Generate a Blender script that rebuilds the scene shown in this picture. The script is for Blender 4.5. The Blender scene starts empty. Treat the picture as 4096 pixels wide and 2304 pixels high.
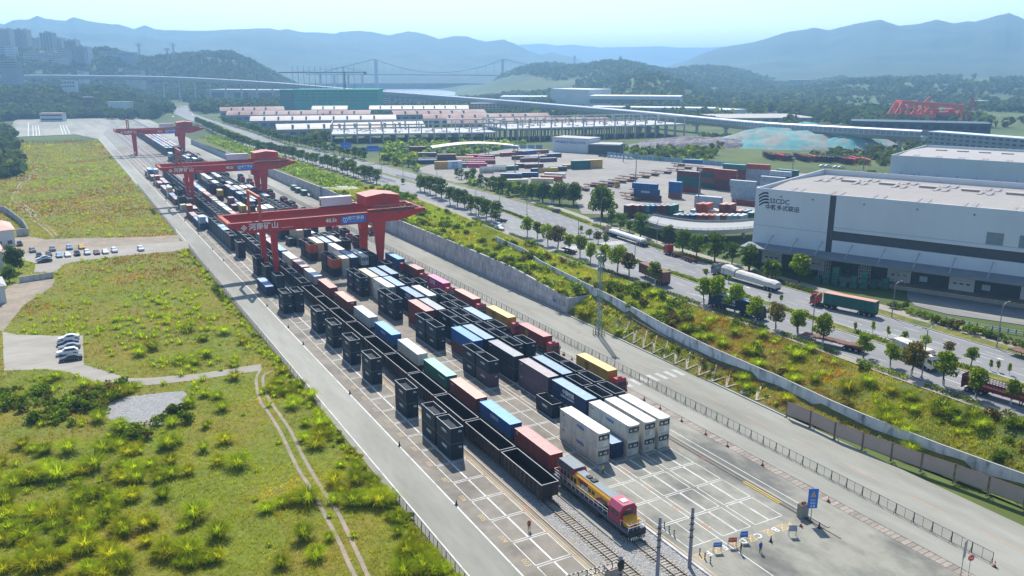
import bpy, bmesh, math, random
import numpy as np
from mathutils import Matrix, Vector
SC = bpy.context.scene
COL = SC.collection
PI = math.pi
# ------------------------------------------------------------------ camera
CAM = np.array([-75.157, -106.544, 65.553]); FPX = 3319.8; YAW, PIT = 0.50267, -0.25798
_F = np.array([math.sin(YAW)*math.cos(PIT), math.cos(YAW)*math.cos(PIT), math.sin(PIT)])
_R = np.array([math.cos(YAW), -math.sin(YAW), 0.0]); _U = np.cross(_R, _F)
cd = bpy.data.cameras.new('camera'); cam = bpy.data.objects.new('camera', cd); COL.objects.link(cam)
cd.sensor_width = 36.0; cd.lens = FPX/4096*36; cd.clip_start = 1.0; cd.clip_end = 40000
cam.matrix_world = Matrix(((_R[0],_U[0],-_F[0],CAM[0]),(_R[1],_U[1],-_F[1],CAM[1]),(_R[2],_U[2],-_F[2],CAM[2]),(0,0,0,1)))
SC.camera = cam
# ------------------------------------------------------------------ sky, sun, exposure
SUN_AZ, SUN_EL = math.radians(22.0), math.radians(49.5)      # azimuth measured from +Y towards +X
W = bpy.data.worlds.new('World'); SC.world = W; W.use_nodes = True
nt = W.node_tree; nt.nodes.clear()
sky = nt.nodes.new('ShaderNodeTexSky'); sky.sky_type = 'NISHITA'; sky.sun_disc = False
sky.sun_elevation = SUN_EL; sky.sun_rotation = SUN_AZ; sky.altitude = 250; sky.air_density = 1.0; sky.dust_density = 0.6; sky.ozone_density = 2.0
bg = nt.nodes.new('ShaderNodeBackground'); bg.inputs[1].default_value = 0.11
wo = nt.nodes.new('ShaderNodeOutputWorld')
nt.links.new(sky.outputs[0], bg.inputs[0]); nt.links.new(bg.outputs[0], wo.inputs[0])
sl = bpy.data.lights.new('sun', 'SUN'); sl.energy = 4.1; sl.angle = math.radians(0.5); sl.color = (1.0, 0.955, 0.88)
sun = bpy.data.objects.new('sun', sl); COL.objects.link(sun)
sd = Vector((math.sin(SUN_AZ)*math.cos(SUN_EL), math.cos(SUN_AZ)*math.cos(SUN_EL), math.sin(SUN_EL)))
sun.rotation_euler = sd.to_track_quat('Z', 'Y').to_euler(); sun.location = (0, 0, 300)
SC.view_settings.view_transform = 'Standard'; SC.view_settings.look = 'None'
SC.view_settings.exposure = 0.85; SC.view_settings.gamma = 1.0; SC.view_settings.use_curve_mapping = False
SC.render.engine = 'CYCLES'
cy = SC.cycles
cy.max_bounces = 5; cy.diffuse_bounces = 2; cy.glossy_bounces = 2; cy.transmission_bounces = 2; cy.transparent_max_bounces = 12
cy.volume_bounces = 0; cy.caustics_reflective = False; cy.caustics_refractive = False; cy.sample_clamp_indirect = 4.0
cy.use_denoising = True
# ------------------------------------------------------------------ helpers
def G(u, v, z=0.0):
 """point of the level z seen at photograph pixel (u, v) (4096 x 2304): photogrammetric placement"""
 d = _F + _R*(u-2048)/FPX - _U*(v-1152)/FPX
 return CAM + d*((z-CAM[2])/d[2])
def AT(u, v, D):
 d = _F + _R*(u-2048)/FPX - _U*(v-1152)/FPX
 return CAM + d*D
def C(ox, oy, x, y, k=.39752): return (ox+x*k, oy+y*k)
def GC(o, x, y, z=0.0): return G(o[0]+x*.39752, o[1]+y*.39752, z)
A11,A12,A13,A14 = (0,0),(1024,0),(2048,0),(3072,0)
A21,A22,A23,A24 = (0,576),(1024,576),(2048,576),(3072,576)
A31,A32,A33,A34 = (0,1152),(1024,1152),(2048,1152),(3072,1152)
A41,A42,A43,A44 = (0,1728),(1024,1728),(2048,1728),(3072,1728)
def PROJ(w):
 d = np.array(w, float)-CAM; z = d@_F
 return 2048+FPX*(d@_R)/z, 1152-FPX*(d@_U)/z
def HGT(g, v):
 """height of the vertical standing at g whose top is seen in pixel row v"""
 lo, hi = 0.0, 600.0
 for _ in range(45):
  m = (lo+hi)/2
  if PROJ((g[0], g[1], g[2]+m))[1] > v: lo = m
  else: hi = m
 return lo
class MB:
 """collects faces; build() links them as ONE mesh object"""
 def __init__(s): s.v = []; s.f = []; s.m = []
 def quad(s, a, b, c, d, m=0):
  n = len(s.v); s.v += [tuple(a), tuple(b), tuple(c), tuple(d)]; s.f.append((n, n+1, n+2, n+3)); s.m.append(m)
 def poly(s, pts, m=0):
  n = len(s.v); s.v += [tuple(p) for p in pts]; s.f.append(tuple(range(n, n+len(pts)))); s.m.append(m)
 def box(s, x0, x1, y0, y1, z0, z1, m=0, mt=None, bottom=True):
  n = len(s.v)
  s.v += [(x0,y0,z0),(x1,y0,z0),(x1,y1,z0),(x0,y1,z0),(x0,y0,z1),(x1,y0,z1),(x1,y1,z1),(x0,y1,z1)]
  fs = [(0,1,5,4),(1,2,6,5),(2,3,7,6),(3,0,4,7),(4,5,6,7)] + ([(3,2,1,0)] if bottom else [])
  for i, q in enumerate(fs): s.f.append(tuple(n+k for k in q)); s.m.append(mt if (mt is not None and i == 4) else m)
 def hexa(s, p, m=0):
  n = len(s.v); s.v += [tuple(q) for q in p]
  for q in [(0,1,5,4),(1,2,6,5),(2,3,7,6),(3,0,4,7),(4,5,6,7),(3,2,1,0)]: s.f.append(tuple(n+k for k in q)); s.m.append(m)
 def bar(s, a, b, w, h=None, m=0, up=(0,0,1)):
  """box beam from a to b of width w and height h"""
  h = h or w; a = np.array(a, float); b = np.array(b, float); d = b-a; L = np.linalg.norm(d)
  if L < 1e-6: return
  d /= L; u = np.array(up, float)
  if abs(d@u) > .98: u = np.array((1.0, 0, 0))
  r = np.cross(d, u); r /= np.linalg.norm(r); u = np.cross(r, d)
  r = r*w/2; u = u*h/2
  s.hexa([a-r-u, a+r-u, b+r-u, b-r-u, a-r+u, a+r+u, b+r+u, b-r+u], m)
 def cyl(s, a, b, r0, r1=None, n=8, m=0, cap=True):
  r1 = r0 if r1 is None else r1; a = np.array(a, float); b = np.array(b, float); d = b-a; L = np.linalg.norm(d); d /= L
  u = np.array((0,0,1.0)) if abs(d[2]) < .9 else np.array((1.0,0,0))
  p = np.cross(d, u); p /= np.linalg.norm(p); q = np.cross(d, p); k = len(s.v)
  for i in range(n):
   c, si = math.cos(2*PI*i/n), math.sin(2*PI*i/n)
   s.v.append(tuple(a+(p*c+q*si)*r0)); s.v.append(tuple(b+(p*c+q*si)*r1))
  for i in range(n):
   j = (i+1) % n; s.f.append((k+2*i, k+2*i+1, k+2*j+1, k+2*j)); s.m.append(m)
  if cap:
   s.f.append(tuple(k+2*i for i in range(n))); s.m.append(m)
   s.f.append(tuple(k+2*i+1 for i in reversed(range(n)))); s.m.append(m)
 def prism(s, prof, x0, x1, m=0, axis='x'):
  """profile polygon (y,z) swept along x (or (x,z) along y)"""
  n = len(prof); k = len(s.v)
  for t in (x0, x1):
   for (a, b) in prof: s.v.append((t, a, b) if axis == 'x' else (a, t, b))
  for i in range(n):
   j = (i+1) % n; s.f.append((k+i, k+j, k+n+j, k+n+i)); s.m.append(m)
  s.f.append(tuple(k+i for i in reversed(range(n)))); s.m.append(m); s.f.append(tuple(k+n+i for i in range(n))); s.m.append(m)
 def loft(s, rings, m=0, cap=True):
  k = len(s.v); n = len(rings[0])
  for r in rings: s.v += [tuple(p) for p in r]
  for a in range(len(rings)-1):
   for i in range(n):
    j = (i+1) % n; s.f.append((k+a*n+i, k+a*n+j, k+(a+1)*n+j, k+(a+1)*n+i)); s.m.append(m)
  if cap:
   s.f.append(tuple(k+i for i in reversed(range(n)))); s.m.append(m); s.f.append(tuple(k+(len(rings)-1)*n+i for i in range(n))); s.m.append(m)
 def mesh(s, name, mats, smooth=False):
  me = bpy.data.meshes.new(name); me.from_pydata(s.v, [], s.f)
  if not isinstance(mats, (list, tuple)): mats = [mats]
  for mm in mats: me.materials.append(mm)
  if len(mats) > 1: me.polygons.foreach_set('material_index', s.m)
  if smooth: me.polygons.foreach_set('use_smooth', [True]*len(s.f))
  me.update(); return me
 def build(s, name, mats, parent=None, smooth=False): return put(name, s.mesh(name, mats, smooth), parent)
def put(name, me, parent=None, loc=None, rz=0.0):
 o = bpy.data.objects.new(name, me); COL.objects.link(o)
 if parent is not None: o.parent = parent
 if loc is not None: o.location = loc
 if rz: o.rotation_euler = (0, 0, rz)
 return o
def tag(o, label=None, cat=None, group=None, kind=None):
 if label: o['label'] = label
 if cat: o['category'] = cat
 if group: o['group'] = group
 if kind: o['kind'] = kind
 return o
def thing(name, label, cat, loc=(0,0,0), rz=0.0, group=None):
 o = bpy.data.objects.new(name, None); COL.objects.link(o); o.empty_display_size = .5
 o.location = tuple(float(c) for c in loc); o.rotation_euler = (0, 0, rz)
 return tag(o, label, cat, group)
def struct(name, mb, mats, smooth=False): return tag(mb.build(name, mats, None, smooth), kind='structure')
def dup(root, loc, rz=0.0, label=None, group=None, scale=None):
 r = root.copy(); COL.objects.link(r); r.location = tuple(float(c) for c in loc); r.rotation_euler = (0, 0, rz)
 if label: r['label'] = label
 if group: r['group'] = group
 if scale: r.scale = (scale,)*3 if not isinstance(scale, tuple) else scale
 for ch in list(root.children):
  c = ch.copy(); COL.objects.link(c); c.parent = r
  for g in list(ch.children):
   d = g.copy(); COL.objects.link(d); d.parent = c
 return r
_txt = {}
def text_mesh(s, size=1.0, mat=None, bold=0.0):
 key = (s, size, mat.name if mat else '', bold)
 if key not in _txt:
  cu = bpy.data.curves.new('lettering', 'FONT'); cu.body = s; cu.size = size; cu.align_x = 'CENTER'; cu.align_y = 'CENTER'
  cu.resolution_u = 2; cu.offset = bold; cu.fill_mode = 'FRONT'; cu.extrude = 0.004
  ob = bpy.data.objects.new('lettering', cu); me = bpy.data.meshes.new_from_object(ob); me.name = 'lettering'
  bpy.data.objects.remove(ob); bpy.data.curves.remove(cu)
  me.materials.clear(); me.materials.append(mat); _txt[key] = me
 return _txt[key]
def text_on(parent, s, size, mat, origin, right, up, bold=0.0, name='lettering'):
 """lettering lying in the plane spanned by right/up at origin (parent space)"""
 r = Vector(right).normalized(); u = Vector(up); u = (u-r*u.dot(r)).normalized(); n = r.cross(u)
 o = put(name, text_mesh(s, size, mat, bold), parent)
 o.matrix_local = Matrix(((r.x,u.x,n.x,origin[0]),(r.y,u.y,n.y,origin[1]),(r.z,u.z,n.z,origin[2]),(0,0,0,1)))
 return o
# ------------------------------------------------------------------ materials
MATS = {}
def pmat(name, col, rough=.75, metal=0.0, var=.18, scale=.6, rnd=0.0, bump=0.0, bscale=8.0, stain=None, spec=.3, detail=6.0, stretch=None, second=None, sscale=.15, samt=.5):
 """Principled paint/stone with noise in its colour; rnd = per-object shift; second = another own colour in large patches"""
 if name in MATS: return MATS[name]
 m = bpy.data.materials.new(name); m.use_nodes = True; t = m.node_tree; N = t.nodes; Lk = t.links; N.clear()
 out = N.new('ShaderNodeOutputMaterial'); b = N.new('ShaderNodeBsdfPrincipled'); Lk.new(b.outputs[0], out.inputs[0])
 b.inputs['Roughness'].default_value = rough; b.inputs['Metallic'].default_value = metal; b.inputs['Specular IOR Level'].default_value = spec
 tc = N.new('ShaderNodeTexCoord'); oi = N.new('ShaderNodeObjectInfo')
 mp = N.new('ShaderNodeMapping'); Lk.new(tc.outputs['Object'], mp.inputs[0])
 if stretch: mp.inputs['Scale'].default_value = stretch
 ad = N.new('ShaderNodeVectorMath'); ad.operation = 'ADD'; Lk.new(mp.outputs[0], ad.inputs[0])
 sc = N.new('ShaderNodeVectorMath'); sc.operation = 'SCALE'; sc.inputs[3].default_value = 57.0
 cb = N.new('ShaderNodeCombineXYZ')
 for i in range(3): Lk.new(oi.outputs['Random'], cb.inputs[i])
 Lk.new(cb.outputs[0], sc.inputs[0]); Lk.new(sc.outputs[0], ad.inputs[1])
 no = N.new('ShaderNodeTexNoise'); no.inputs['Scale'].default_value = scale; no.inputs['Detail'].default_value = detail; no.inputs['Roughness'].default_value = .65
 Lk.new(ad.outputs[0], no.inputs['Vector'])
 mr = N.new('ShaderNodeMapRange'); mr.inputs[1].default_value = .25; mr.inputs[2].default_value = .75; mr.inputs[3].default_value = 1-var; mr.inputs[4].default_value = 1+var
 Lk.new(no.outputs[0], mr.inputs[0])
 base = N.new('ShaderNodeRGB'); base.outputs[0].default_value = (*col, 1); cout = base.outputs[0]
 if second:
  n2 = N.new('ShaderNodeTexNoise'); n2.inputs['Scale'].default_value = sscale; n2.inputs['Detail'].default_value = 8; n2.inputs['Roughness'].default_value = .62
  Lk.new(ad.outputs[0], n2.inputs['Vector'])
  r2 = N.new('ShaderNodeMapRange'); r2.inputs[1].default_value = samt-.09; r2.inputs[2].default_value = samt+.09; Lk.new(n2.outputs[0], r2.inputs[0])
  mx = N.new('ShaderNodeMix'); mx.data_type = 'RGBA'; mx.inputs[6].default_value = (*col, 1); mx.inputs[7].default_value = (*second, 1)
  Lk.new(r2.outputs[0], mx.inputs[0]); cout = mx.outputs[2]
 hs = N.new('ShaderNodeHueSaturation'); Lk.new(cout, hs.inputs['Color'])
 if rnd:
  rr = N.new('ShaderNodeMapRange'); rr.inputs[3].default_value = 1-rnd; rr.inputs[4].default_value = 1+rnd; Lk.new(oi.outputs['Random'], rr.inputs[0])
  mu = N.new('ShaderNodeMath'); mu.operation = 'MULTIPLY'; Lk.new(mr.outputs[0], mu.inputs[0]); Lk.new(rr.outputs[0], mu.inputs[1]); Lk.new(mu.outputs[0], hs.inputs['Value'])
 else: Lk.new(mr.outputs[0], hs.inputs['Value'])
 Lk.new(hs.outputs[0], b.inputs['Base Color'])
 if bump:
  nb = N.new('ShaderNodeTexNoise'); nb.inputs['Scale'].default_value = bscale; nb.inputs['Detail'].default_value = 4; Lk.new(ad.outputs[0], nb.inputs['Vector'])
  bp = N.new('ShaderNodeBump'); bp.inputs['Strength'].default_value = bump; bp.inputs['Distance'].default_value = .1
  Lk.new(nb.outputs[0], bp.inputs['Height']); Lk.new(bp.outputs[0], b.inputs['Normal'])
 MATS[name] = m; return m
def leafmat(name, col, trans=.45, var=.35, attr=True, rnd=.2, tcol=None):
 """leaf: diffuse + translucent, own colour varied by the mesh's 'tint' attribute and by object"""
 if name in MATS: return MATS[name]
 m = bpy.data.materials.new(name); m.use_nodes = True; t = m.node_tree; N = t.nodes; Lk = t.links; N.clear()
 out = N.new('ShaderNodeOutputMaterial'); d = N.new('ShaderNodeBsdfDiffuse'); tr = N.new('ShaderNodeBsdfTranslucent'); mx = N.new('ShaderNodeMixShader')
 mx.inputs[0].default_value = trans; Lk.new(d.outputs[0], mx.inputs[1]); Lk.new(tr.outputs[0], mx.inputs[2]); Lk.new(mx.outputs[0], out.inputs[0])
 at = N.new('ShaderNodeAttribute'); at.attribute_name = 'tint'
 oi = N.new('ShaderNodeObjectInfo')
 rr = N.new('ShaderNodeMapRange'); rr.inputs[3].default_value = 1-rnd; rr.inputs[4].default_value = 1+rnd; Lk.new(oi.outputs['Random'], rr.inputs[0])
 def vary(c):
  g = N.new('ShaderNodeMix'); g.data_type = 'RGBA'; g.blend_type = 'MULTIPLY'; g.inputs[0].default_value = 1.0
  g.inputs[6].default_value = (*c, 1); Lk.new(at.outputs['Color'], g.inputs[7])
  h = N.new('ShaderNodeHueSaturation'); Lk.new(g.outputs[2], h.inputs['Color']); Lk.new(rr.outputs[0], h.inputs['Value']); return h.outputs[0]
 Lk.new(vary(col), d.inputs[0]); Lk.new(vary(tcol or tuple(min(1, c*1.35) for c in col)), tr.inputs[0])
 MATS[name] = m; return m
def tint(me, vals):
 """per-face own colour, stored per corner"""
 at = me.color_attributes.new('tint', 'FLOAT_COLOR', 'CORNER')
 n = len(me.loops); cnt = np.zeros(len(me.polygons), np.int32); me.polygons.foreach_get('loop_total', cnt)
 a = np.ones((n, 4), np.float32); a[:, :3] = np.repeat(np.asarray(vals, np.float32), cnt, axis=0); at.data.foreach_set('color', a.ravel())
def npmesh(name, V, F, mats, mi=None):
 """fast mesh from numpy: V (n,3), F (m,k)"""
 me = bpy.data.meshes.new(name); V = np.asarray(V, np.float32); F = np.asarray(F, np.int32); m, k = F.shape
 me.vertices.add(len(V)); me.vertices.foreach_set('co', V.ravel()); me.loops.add(m*k); me.loops.foreach_set('vertex_index', F.ravel())
 me.polygons.add(m); me.polygons.foreach_set('loop_start', np.arange(0, m*k, k, dtype=np.int32))
 if not isinstance(mats, (list, tuple)): mats = [mats]
 for q in mats: me.materials.append(q)
 if mi is not None: me.polygons.foreach_set('material_index', np.asarray(mi, np.int32))
 me.update(calc_edges=True); return me
def fbm(x, y, seed=0, octs=5, base=1.0):
 """cheap value noise for terrain, numpy"""
 r = np.zeros_like(x, dtype=float); amp = 1.0; tot = 0
 for o in range(octs):
  X = x*base*2**o + seed*17.3; Y = y*base*2**o - seed*9.1
  xi = np.floor(X); yi = np.floor(Y); fx = X-xi; fy = Y-yi; fx = fx*fx*(3-2*fx); fy = fy*fy*(3-2*fy)
  def h(a, b):
   n = np.sin(a*127.1+b*311.7+seed*74.7)*43758.5453; return n-np.floor(n)
  v = (h(xi, yi)*(1-fx)+h(xi+1, yi)*fx)*(1-fy)+(h(xi, yi+1)*(1-fx)+h(xi+1, yi+1)*fx)*fy
  r += amp*(v-.5); tot += amp; amp *= .5
 return r/tot*2
ORD = ['first','second','third','fourth','fifth','sixth','seventh','eighth','ninth','tenth','eleventh','twelfth','thirteenth','fourteenth','fifteenth','sixteenth','seventeenth','eighteenth','nineteenth','twentieth']
def ordn(i):
 if i < 20: return ORD[i]
 if i >= 99: return 'hundred and '+ORD[(i-100) % 20] if i > 99 else 'hundredth'
 T = dict(zip(range(2, 10), 'twenty thirty forty fifty sixty seventy eighty ninety'.split())); t, u = divmod(i+1, 10)
 return T[t][:-1]+'ieth' if u == 0 else T[t]+'-'+ORD[u-1]
random.seed(7); RNG = np.random.default_rng(7)
# ================================================================== terrain and other setting
def sst(a, b, t):
 u = np.clip((t-a)/(b-a), 0, 1); return u*u*(3-2*u)
def road_dx(y):                         # the public road swings to the right beyond the bend
 return 10.0*sst(120, 330, np.asarray(y, float)) + 0.0
def TH(x, y):
 """terrain height"""
 x = np.asarray(x, float); y = np.asarray(y, float)
 dx = x-CAM[0]; dy = y-CAM[1]; D = np.hypot(dx, dy); az = np.degrees(np.arctan2(dx, dy))
 side = sst(52, 66, x)*(1-.0*D)
 h = -.35 + 6.25*side
 beyond = sst(1190, 1270, y)
 h = h*(1-beyond) + np.maximum(h, 1.0)*beyond
 Lf = 1-sst(10.5, 17.0, az)
 prof = 24*sst(1330, 1600, D)*(1-sst(3.2, 6.0, az)) + 78*sst(1990, 2330, D)
 h = h + Lf*prof*(1+.12*fbm(x, y, 3, 4, 1/260))
 def bump(a0, D0, hh, sa, sD):
  return hh*np.exp(-((az-a0)/sa)**2-((D-D0)/sD)**2)
 h = h + bump(10.2, 2060, 40, 2.6, 240)
 h = h - 20*sst(1500, 2300, D)*(1-Lf)*(1-sst(30, 40, az))
 h = h + bump(30.5, 2700, 78, 3.6, 620) + bump(36, 2450, 70, 3.4, 560) + bump(42, 2900, 55, 3.5, 600) + bump(25.5, 3600, 60, 2.0, 420)
 h = h + bump(38.2, 1750, 34, 2.6, 200)
 h = h + sst(1500, 2600, D)*sst(46, 52, az)*35*(1+.5*fbm(x, y, 5, 4, 1/500))
 h = h + sst(1200, 2600, D)*9*fbm(x, y, 11, 5, 1/340)*(1-.8*np.exp(-((az-23)/5.)**2))
 return h
M_ground = pmat('open_land', (.085,.11,.022), .95, var=.35, scale=.02, second=(.05,.08,.016), sscale=.006, samt=.5, detail=10)
# the terrain sheet: polar grid round the camera, fine near and coarse far
def build_terrain():
 az = np.radians(np.linspace(-35, 92, 230)); r = np.concatenate([np.linspace(20, 700, 110), np.geomspace(715, 9800, 150)])
 A, Rr = np.meshgrid(az, r); X = CAM[0]+np.sin(A)*Rr; Y = CAM[1]+np.cos(A)*Rr; Z = TH(X, Y)
 V = np.stack([X.ravel(), Y.ravel(), Z.ravel()], 1); n = len(az); i = np.arange(len(r)-1)[:, None]*n+np.arange(n-1)[None, :]
 F = np.stack([i.ravel(), (i+n).ravel(), (i+n+1).ravel(), (i+1).ravel()], 1)[:, ::-1]
 me = npmesh('ground', V, F, M_ground); me.polygons.foreach_set('use_smooth', np.ones(len(F), bool))
 o = tag(put('ground', me), kind='structure')
 # the land that lies behind and beside the camera
 mb = MB(); mb.quad((-2500,-2500,-1.2),(3500,-2500,-1.2),(3500,-60,-1.2),(-2500,-60,-1.2)); mb.quad((-2500,-60,-1.2),(-330,-60,-1.2),(-330,2600,-1.2),(-2500,2600,-1.2))
 struct('land', mb, M_ground)
build_terrain()
# ---- mountains: three ranges, each a height field that climbs to its ridge and falls behind it
M_mount = pmat('mountain_forest', (.035,.062,.028), .95, var=.35, scale=.004, second=(.055,.075,.035), sscale=.0015, samt=.55, detail=10)
def mountains(name, pts, D, front, seed, rough=1.0, foot=15.0):
 us = np.array([p[0] for p in pts], float); vs = np.array([p[1] for p in pts], float)
 ul = np.arange(us[0], us[-1]+1, 9.0); vl = np.interp(ul, us, vs)
 vl = vl + 3.0*fbm(ul, ul*0, seed, 4, 1/40.)*rough
 rs = np.concatenate([np.linspace(-front, 0, 44), np.linspace(0, 900, 10)[1:]])
 V = np.zeros((len(rs), len(ul), 3))
 for j, (u, v) in enumerate(zip(ul, vl)):
  d = _F+_R*(u-2048)/FPX-_U*(300-1152)/FPX; d = np.array([d[0], d[1]]); d /= np.linalg.norm(d)
  Dj = D*(1+.05*fbm(np.array([u/300.]), np.array([0.]), seed+2, 3)[0])
  cosf = d@(_F[:2]/np.linalg.norm(_F[:2]))
  zt = CAM[2]+(275-v)/FPX*Dj*cosf*math.cos(PIT)*1.0/1.0*1.03
  for i, r in enumerate(rs):
   px, py = CAM[0]+d[0]*(Dj+r), CAM[1]+d[1]*(Dj+r)
   if r <= 0: t = 1+r/front; p = t**1.25
   else: p = max(0, 1-r/1000.)
   V[i, j] = (px, py, foot+(zt-foot)*p)
 n1 = fbm(V[..., 0], V[..., 1], seed+5, 6, 1/520.); w = np.clip(1-np.abs(np.linspace(-1, .25, len(rs)))/1.0, 0, 1)[:, None]
 env = np.clip((-rs/front), 0, 1)[:, None]; env = env*(1-env)*4*np.clip((V[..., 2]-foot)/120, .15, 1)
 V[..., 2] += n1*85*env*rough
 nr, nc = len(rs), len(ul); i = np.arange(nr-1)[:, None]*nc+np.arange(nc-1)[None, :]
 F = np.stack([i.ravel(), (i+nc).ravel(), (i+nc+1).ravel(), (i+1).ravel()], 1)[:, ::-1]
 me = npmesh(name, V.reshape(-1, 3), F, M_mount); me.polygons.foreach_set('use_smooth', np.ones(len(F), bool))
 return tag(put(name, me), kind='structure')
mountains('mountain_range', [(-700,120),(-300,105),(-80,110),(8,100),(45,112),(85,95),(150,92),(180,78),(215,90),(290,96),(325,83),(370,95),(470,110),(500,108),(555,127),(600,111),(640,127),(700,132),(860,134),(930,128),(1024,124),(1100,124),(1130,130),(1160,125),(1210,136),(1350,142),(1365,137),(1440,134),(1490,138),(1560,150),(1640,135),(1700,145),(1760,163),(1830,152),(1870,154),(1945,174),(2015,165),(2050,178),(2110,205),(2170,222),(2200,213),(2290,230),(2345,250),(2420,268)], 5200, 2100, 1)
mountains('mountain_range', [(1900,200),(2090,183),(2170,181),(2230,187),(2280,184),(2400,195),(2500,193),(2640,190),(2700,195),(2800,195),(2950,190),(3200,195)], 8200, 1600, 2, .6)
mountains('mountain_range', [(2640,272),(2740,245),(2830,208),(2900,190),(3000,175),(3072,157),(3140,137),(3240,122),(3300,132),(3350,118),(3440,100),(3500,92),(3570,114),(3660,106),(3720,92),(3790,106),(3840,98),(3870,101),(3930,83),(4000,68),(4060,90),(4096,84),(4250,70),(4500,88),(4900,75)], 4700, 2000, 3)
# ---- river
M_water = pmat('river_water', (.30,.33,.32), .25, var=.12, scale=.01, spec=.5, stretch=(1,.2,1))
mb = MB(); rp = [(1560,352),(1610,338),(1700,330),(1950,329),(1990,338),(1960,350),(2010,372),(2200,390),(2300,400),(2300,415),(1700,392),(1500,372)]
mb.poly([G(u, v, -6.0) for u, v in rp]); RIVER = np.array([G(u, v, -6.0)[:2] for u, v in rp])
struct('river_water', mb, M_water)
# ---- left: grass field
M_field = pmat('rough_grassland', (.17,.14,.018), .95, var=.4, scale=1.1, second=(.12,.15,.012), sscale=.055, samt=.47, detail=10, bump=.6, bscale=1.5)
M_conc = pmat('yard_concrete', (.235,.228,.188), .85, var=.16, scale=.35, second=(.20,.195,.165), sscale=.07, samt=.52, detail=9, stretch=(1,.5,1))
M_conc2 = pmat('lane_concrete', (.29,.283,.24), .85, var=.14, scale=.5, second=(.21,.203,.168), sscale=.05, samt=.5, detail=9, stretch=(1,.18,1))
M_apron = pmat('stained_bay_concrete', (.215,.19,.152), .85, var=.22, scale=.45, second=(.15,.13,.105), sscale=.11, samt=.55, detail=10)
M_wet = pmat('blotched_concrete', (.25,.24,.195), .8, var=.2, scale=.5, second=(.115,.113,.097), sscale=.11, samt=.51, detail=10, stretch=(1,.55,1))
M_white = pmat('road_marking_white', (.58,.58,.54), .7, var=.15, scale=1.2, second=(.34,.33,.30), sscale=.6, samt=.58)
M_yellow = pmat('road_marking_yellow', (.46,.33,.15), .7, var=.2, scale=1.0)
M_orange = pmat('faded_orange_paint', (.46,.25,.15), .8, var=.2, scale=1.0)
M_dirt = pmat('dirt_track', (.30,.24,.18), .95, var=.22, scale=.8, second=(.24,.20,.15), sscale=.15, bump=.4)
M_gravel = pmat('grey_rubble_ground', (.26,.25,.245), .95, var=.45, scale=2.2, second=(.25,.25,.24), sscale=.4, bump=1.0, bscale=3)
M_plot = pmat('worn_parking_concrete', (.32,.295,.25), .9, var=.12, scale=.5, second=(.27,.245,.205), sscale=.08, samt=.5, stretch=(.4,1,1))
FX = -34.5
mb = MB(); mb.quad((-330,-110,-.03),(FX,-110,-.03),(FX,760,-.03),(-330,760,-.03)); struct('field', mb, M_field)
EXCL = []      # bare ground where nothing grows
def sheet(name, pts, z, m):
 mb = MB(); p = [G(u, v, z) for u, v in pts]; mb.poly(p); EXCL.append(np.array([q[:2] for q in p])); return struct(name, mb, m)
cc = lambda o, L: [C(o[0], o[1], x, y) for x, y in L]
sheet('dirt_ground', cc(A21, [(1800,915),(1500,935),(680,950),(450,960),(320,935),(160,940),(0,930),(0,1160),(230,1160),(330,1110),(860,1065),(1810,995)]), .004, M_dirt)
sheet('car_park_road', cc(A21, [(1900,975),(1500,1000),(850,1058),(330,1098),(220,1100),(210,1160),(360,1200),(340,1290),(560,1290),(650,1205),(900,1165),(1200,1130),(1740,1080),(1960,1050)]), .012, M_plot)
sheet('service_road', cc(A31, [(30,440),(80,370),(240,170),(520,-10),(560,-90),(330,-90),(90,-20),(-60,130),(-60,420)]), .008, M_dirt)
sheet('concrete_pad', cc(A31, [(25,440),(170,468),(570,480),(835,475),(842,770),(1100,850),(1300,905),(1450,908),(2000,862),(2620,765),(2640,830),(2100,905),(1900,935),(1500,978),(1250,962),(930,942),(700,850),(450,815),(40,832)]), .012, M_plot)
sheet('rubble_patch', cc(A31, [(1075,1190),(1140,1130),(1250,1100),(1500,1068),(1700,1045),(1850,1038),(1885,1075),(1830,1190),(1740,1250),(1660,1300),(1640,1360),(1500,1382),(1250,1350),(1080,1320),(1060,1250)]), .006, M_gravel)
def ribbon(mb, pts, w, z, m=0):
 P = [np.array(p[:2]) for p in pts]; Q = []
 for i in range(len(P)):
  t = P[min(i+1, len(P)-1)]-P[max(i-1, 0)]; t /= np.linalg.norm(t); n = np.array([-t[1], t[0]]); ww = w[i] if isinstance(w, (list, tuple)) else w
  Q.append((P[i]-n*ww/2, P[i]+n*ww/2))
 zz = z if callable(z) else (lambda x, y: z)
 for (a, b), (c, d) in zip(Q[:-1], Q[1:]):
  mb.quad((*a, zz(*a)), (*c, zz(*c)), (*d, zz(*d)), (*b, zz(*b)), m)
def smooth_line(P, n=6):
 P = [np.array(p, float) for p in P]; P = [2*P[0]-P[1]]+P+[2*P[-1]-P[-2]]; out = []
 for i in range(1, len(P)-2):
  for k in range(n):
   t = k/n; a, b, c, d = P[i-1], P[i], P[i+1], P[i+2]
   out.append(.5*((2*b)+(-a+c)*t+(2*a-5*b+4*c-d)*t*t+(-a+3*b-3*c+d)*t**3))
 return out+[P[-2]]
r1 = cc(A32, [(40,830),(0,925),(40,1130),(130,1260),(240,1440)])+cc(A42, [(330,180),(430,380),(560,580),(660,770),(760,960),(850,1130),(920,1290),(1000,1460),(1080,1600)])
r2 = cc(A32, [(180,830),(110,855),(70,900),(80,1000),(150,1150),(250,1290),(350,1440)])+cc(A42, [(450,200),(560,400),(690,610),(820,800),(900,960),(970,1110),(1050,1280),(1130,1460),(1210,1600)])
mb = MB()
for rr_ in (r1, r2): ribbon(mb, smooth_line([G(u, v, 0)[:2] for u, v in rr_]), .62, .004)
struct('wheel_track', mb, M_dirt)
mb = MB()
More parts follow.
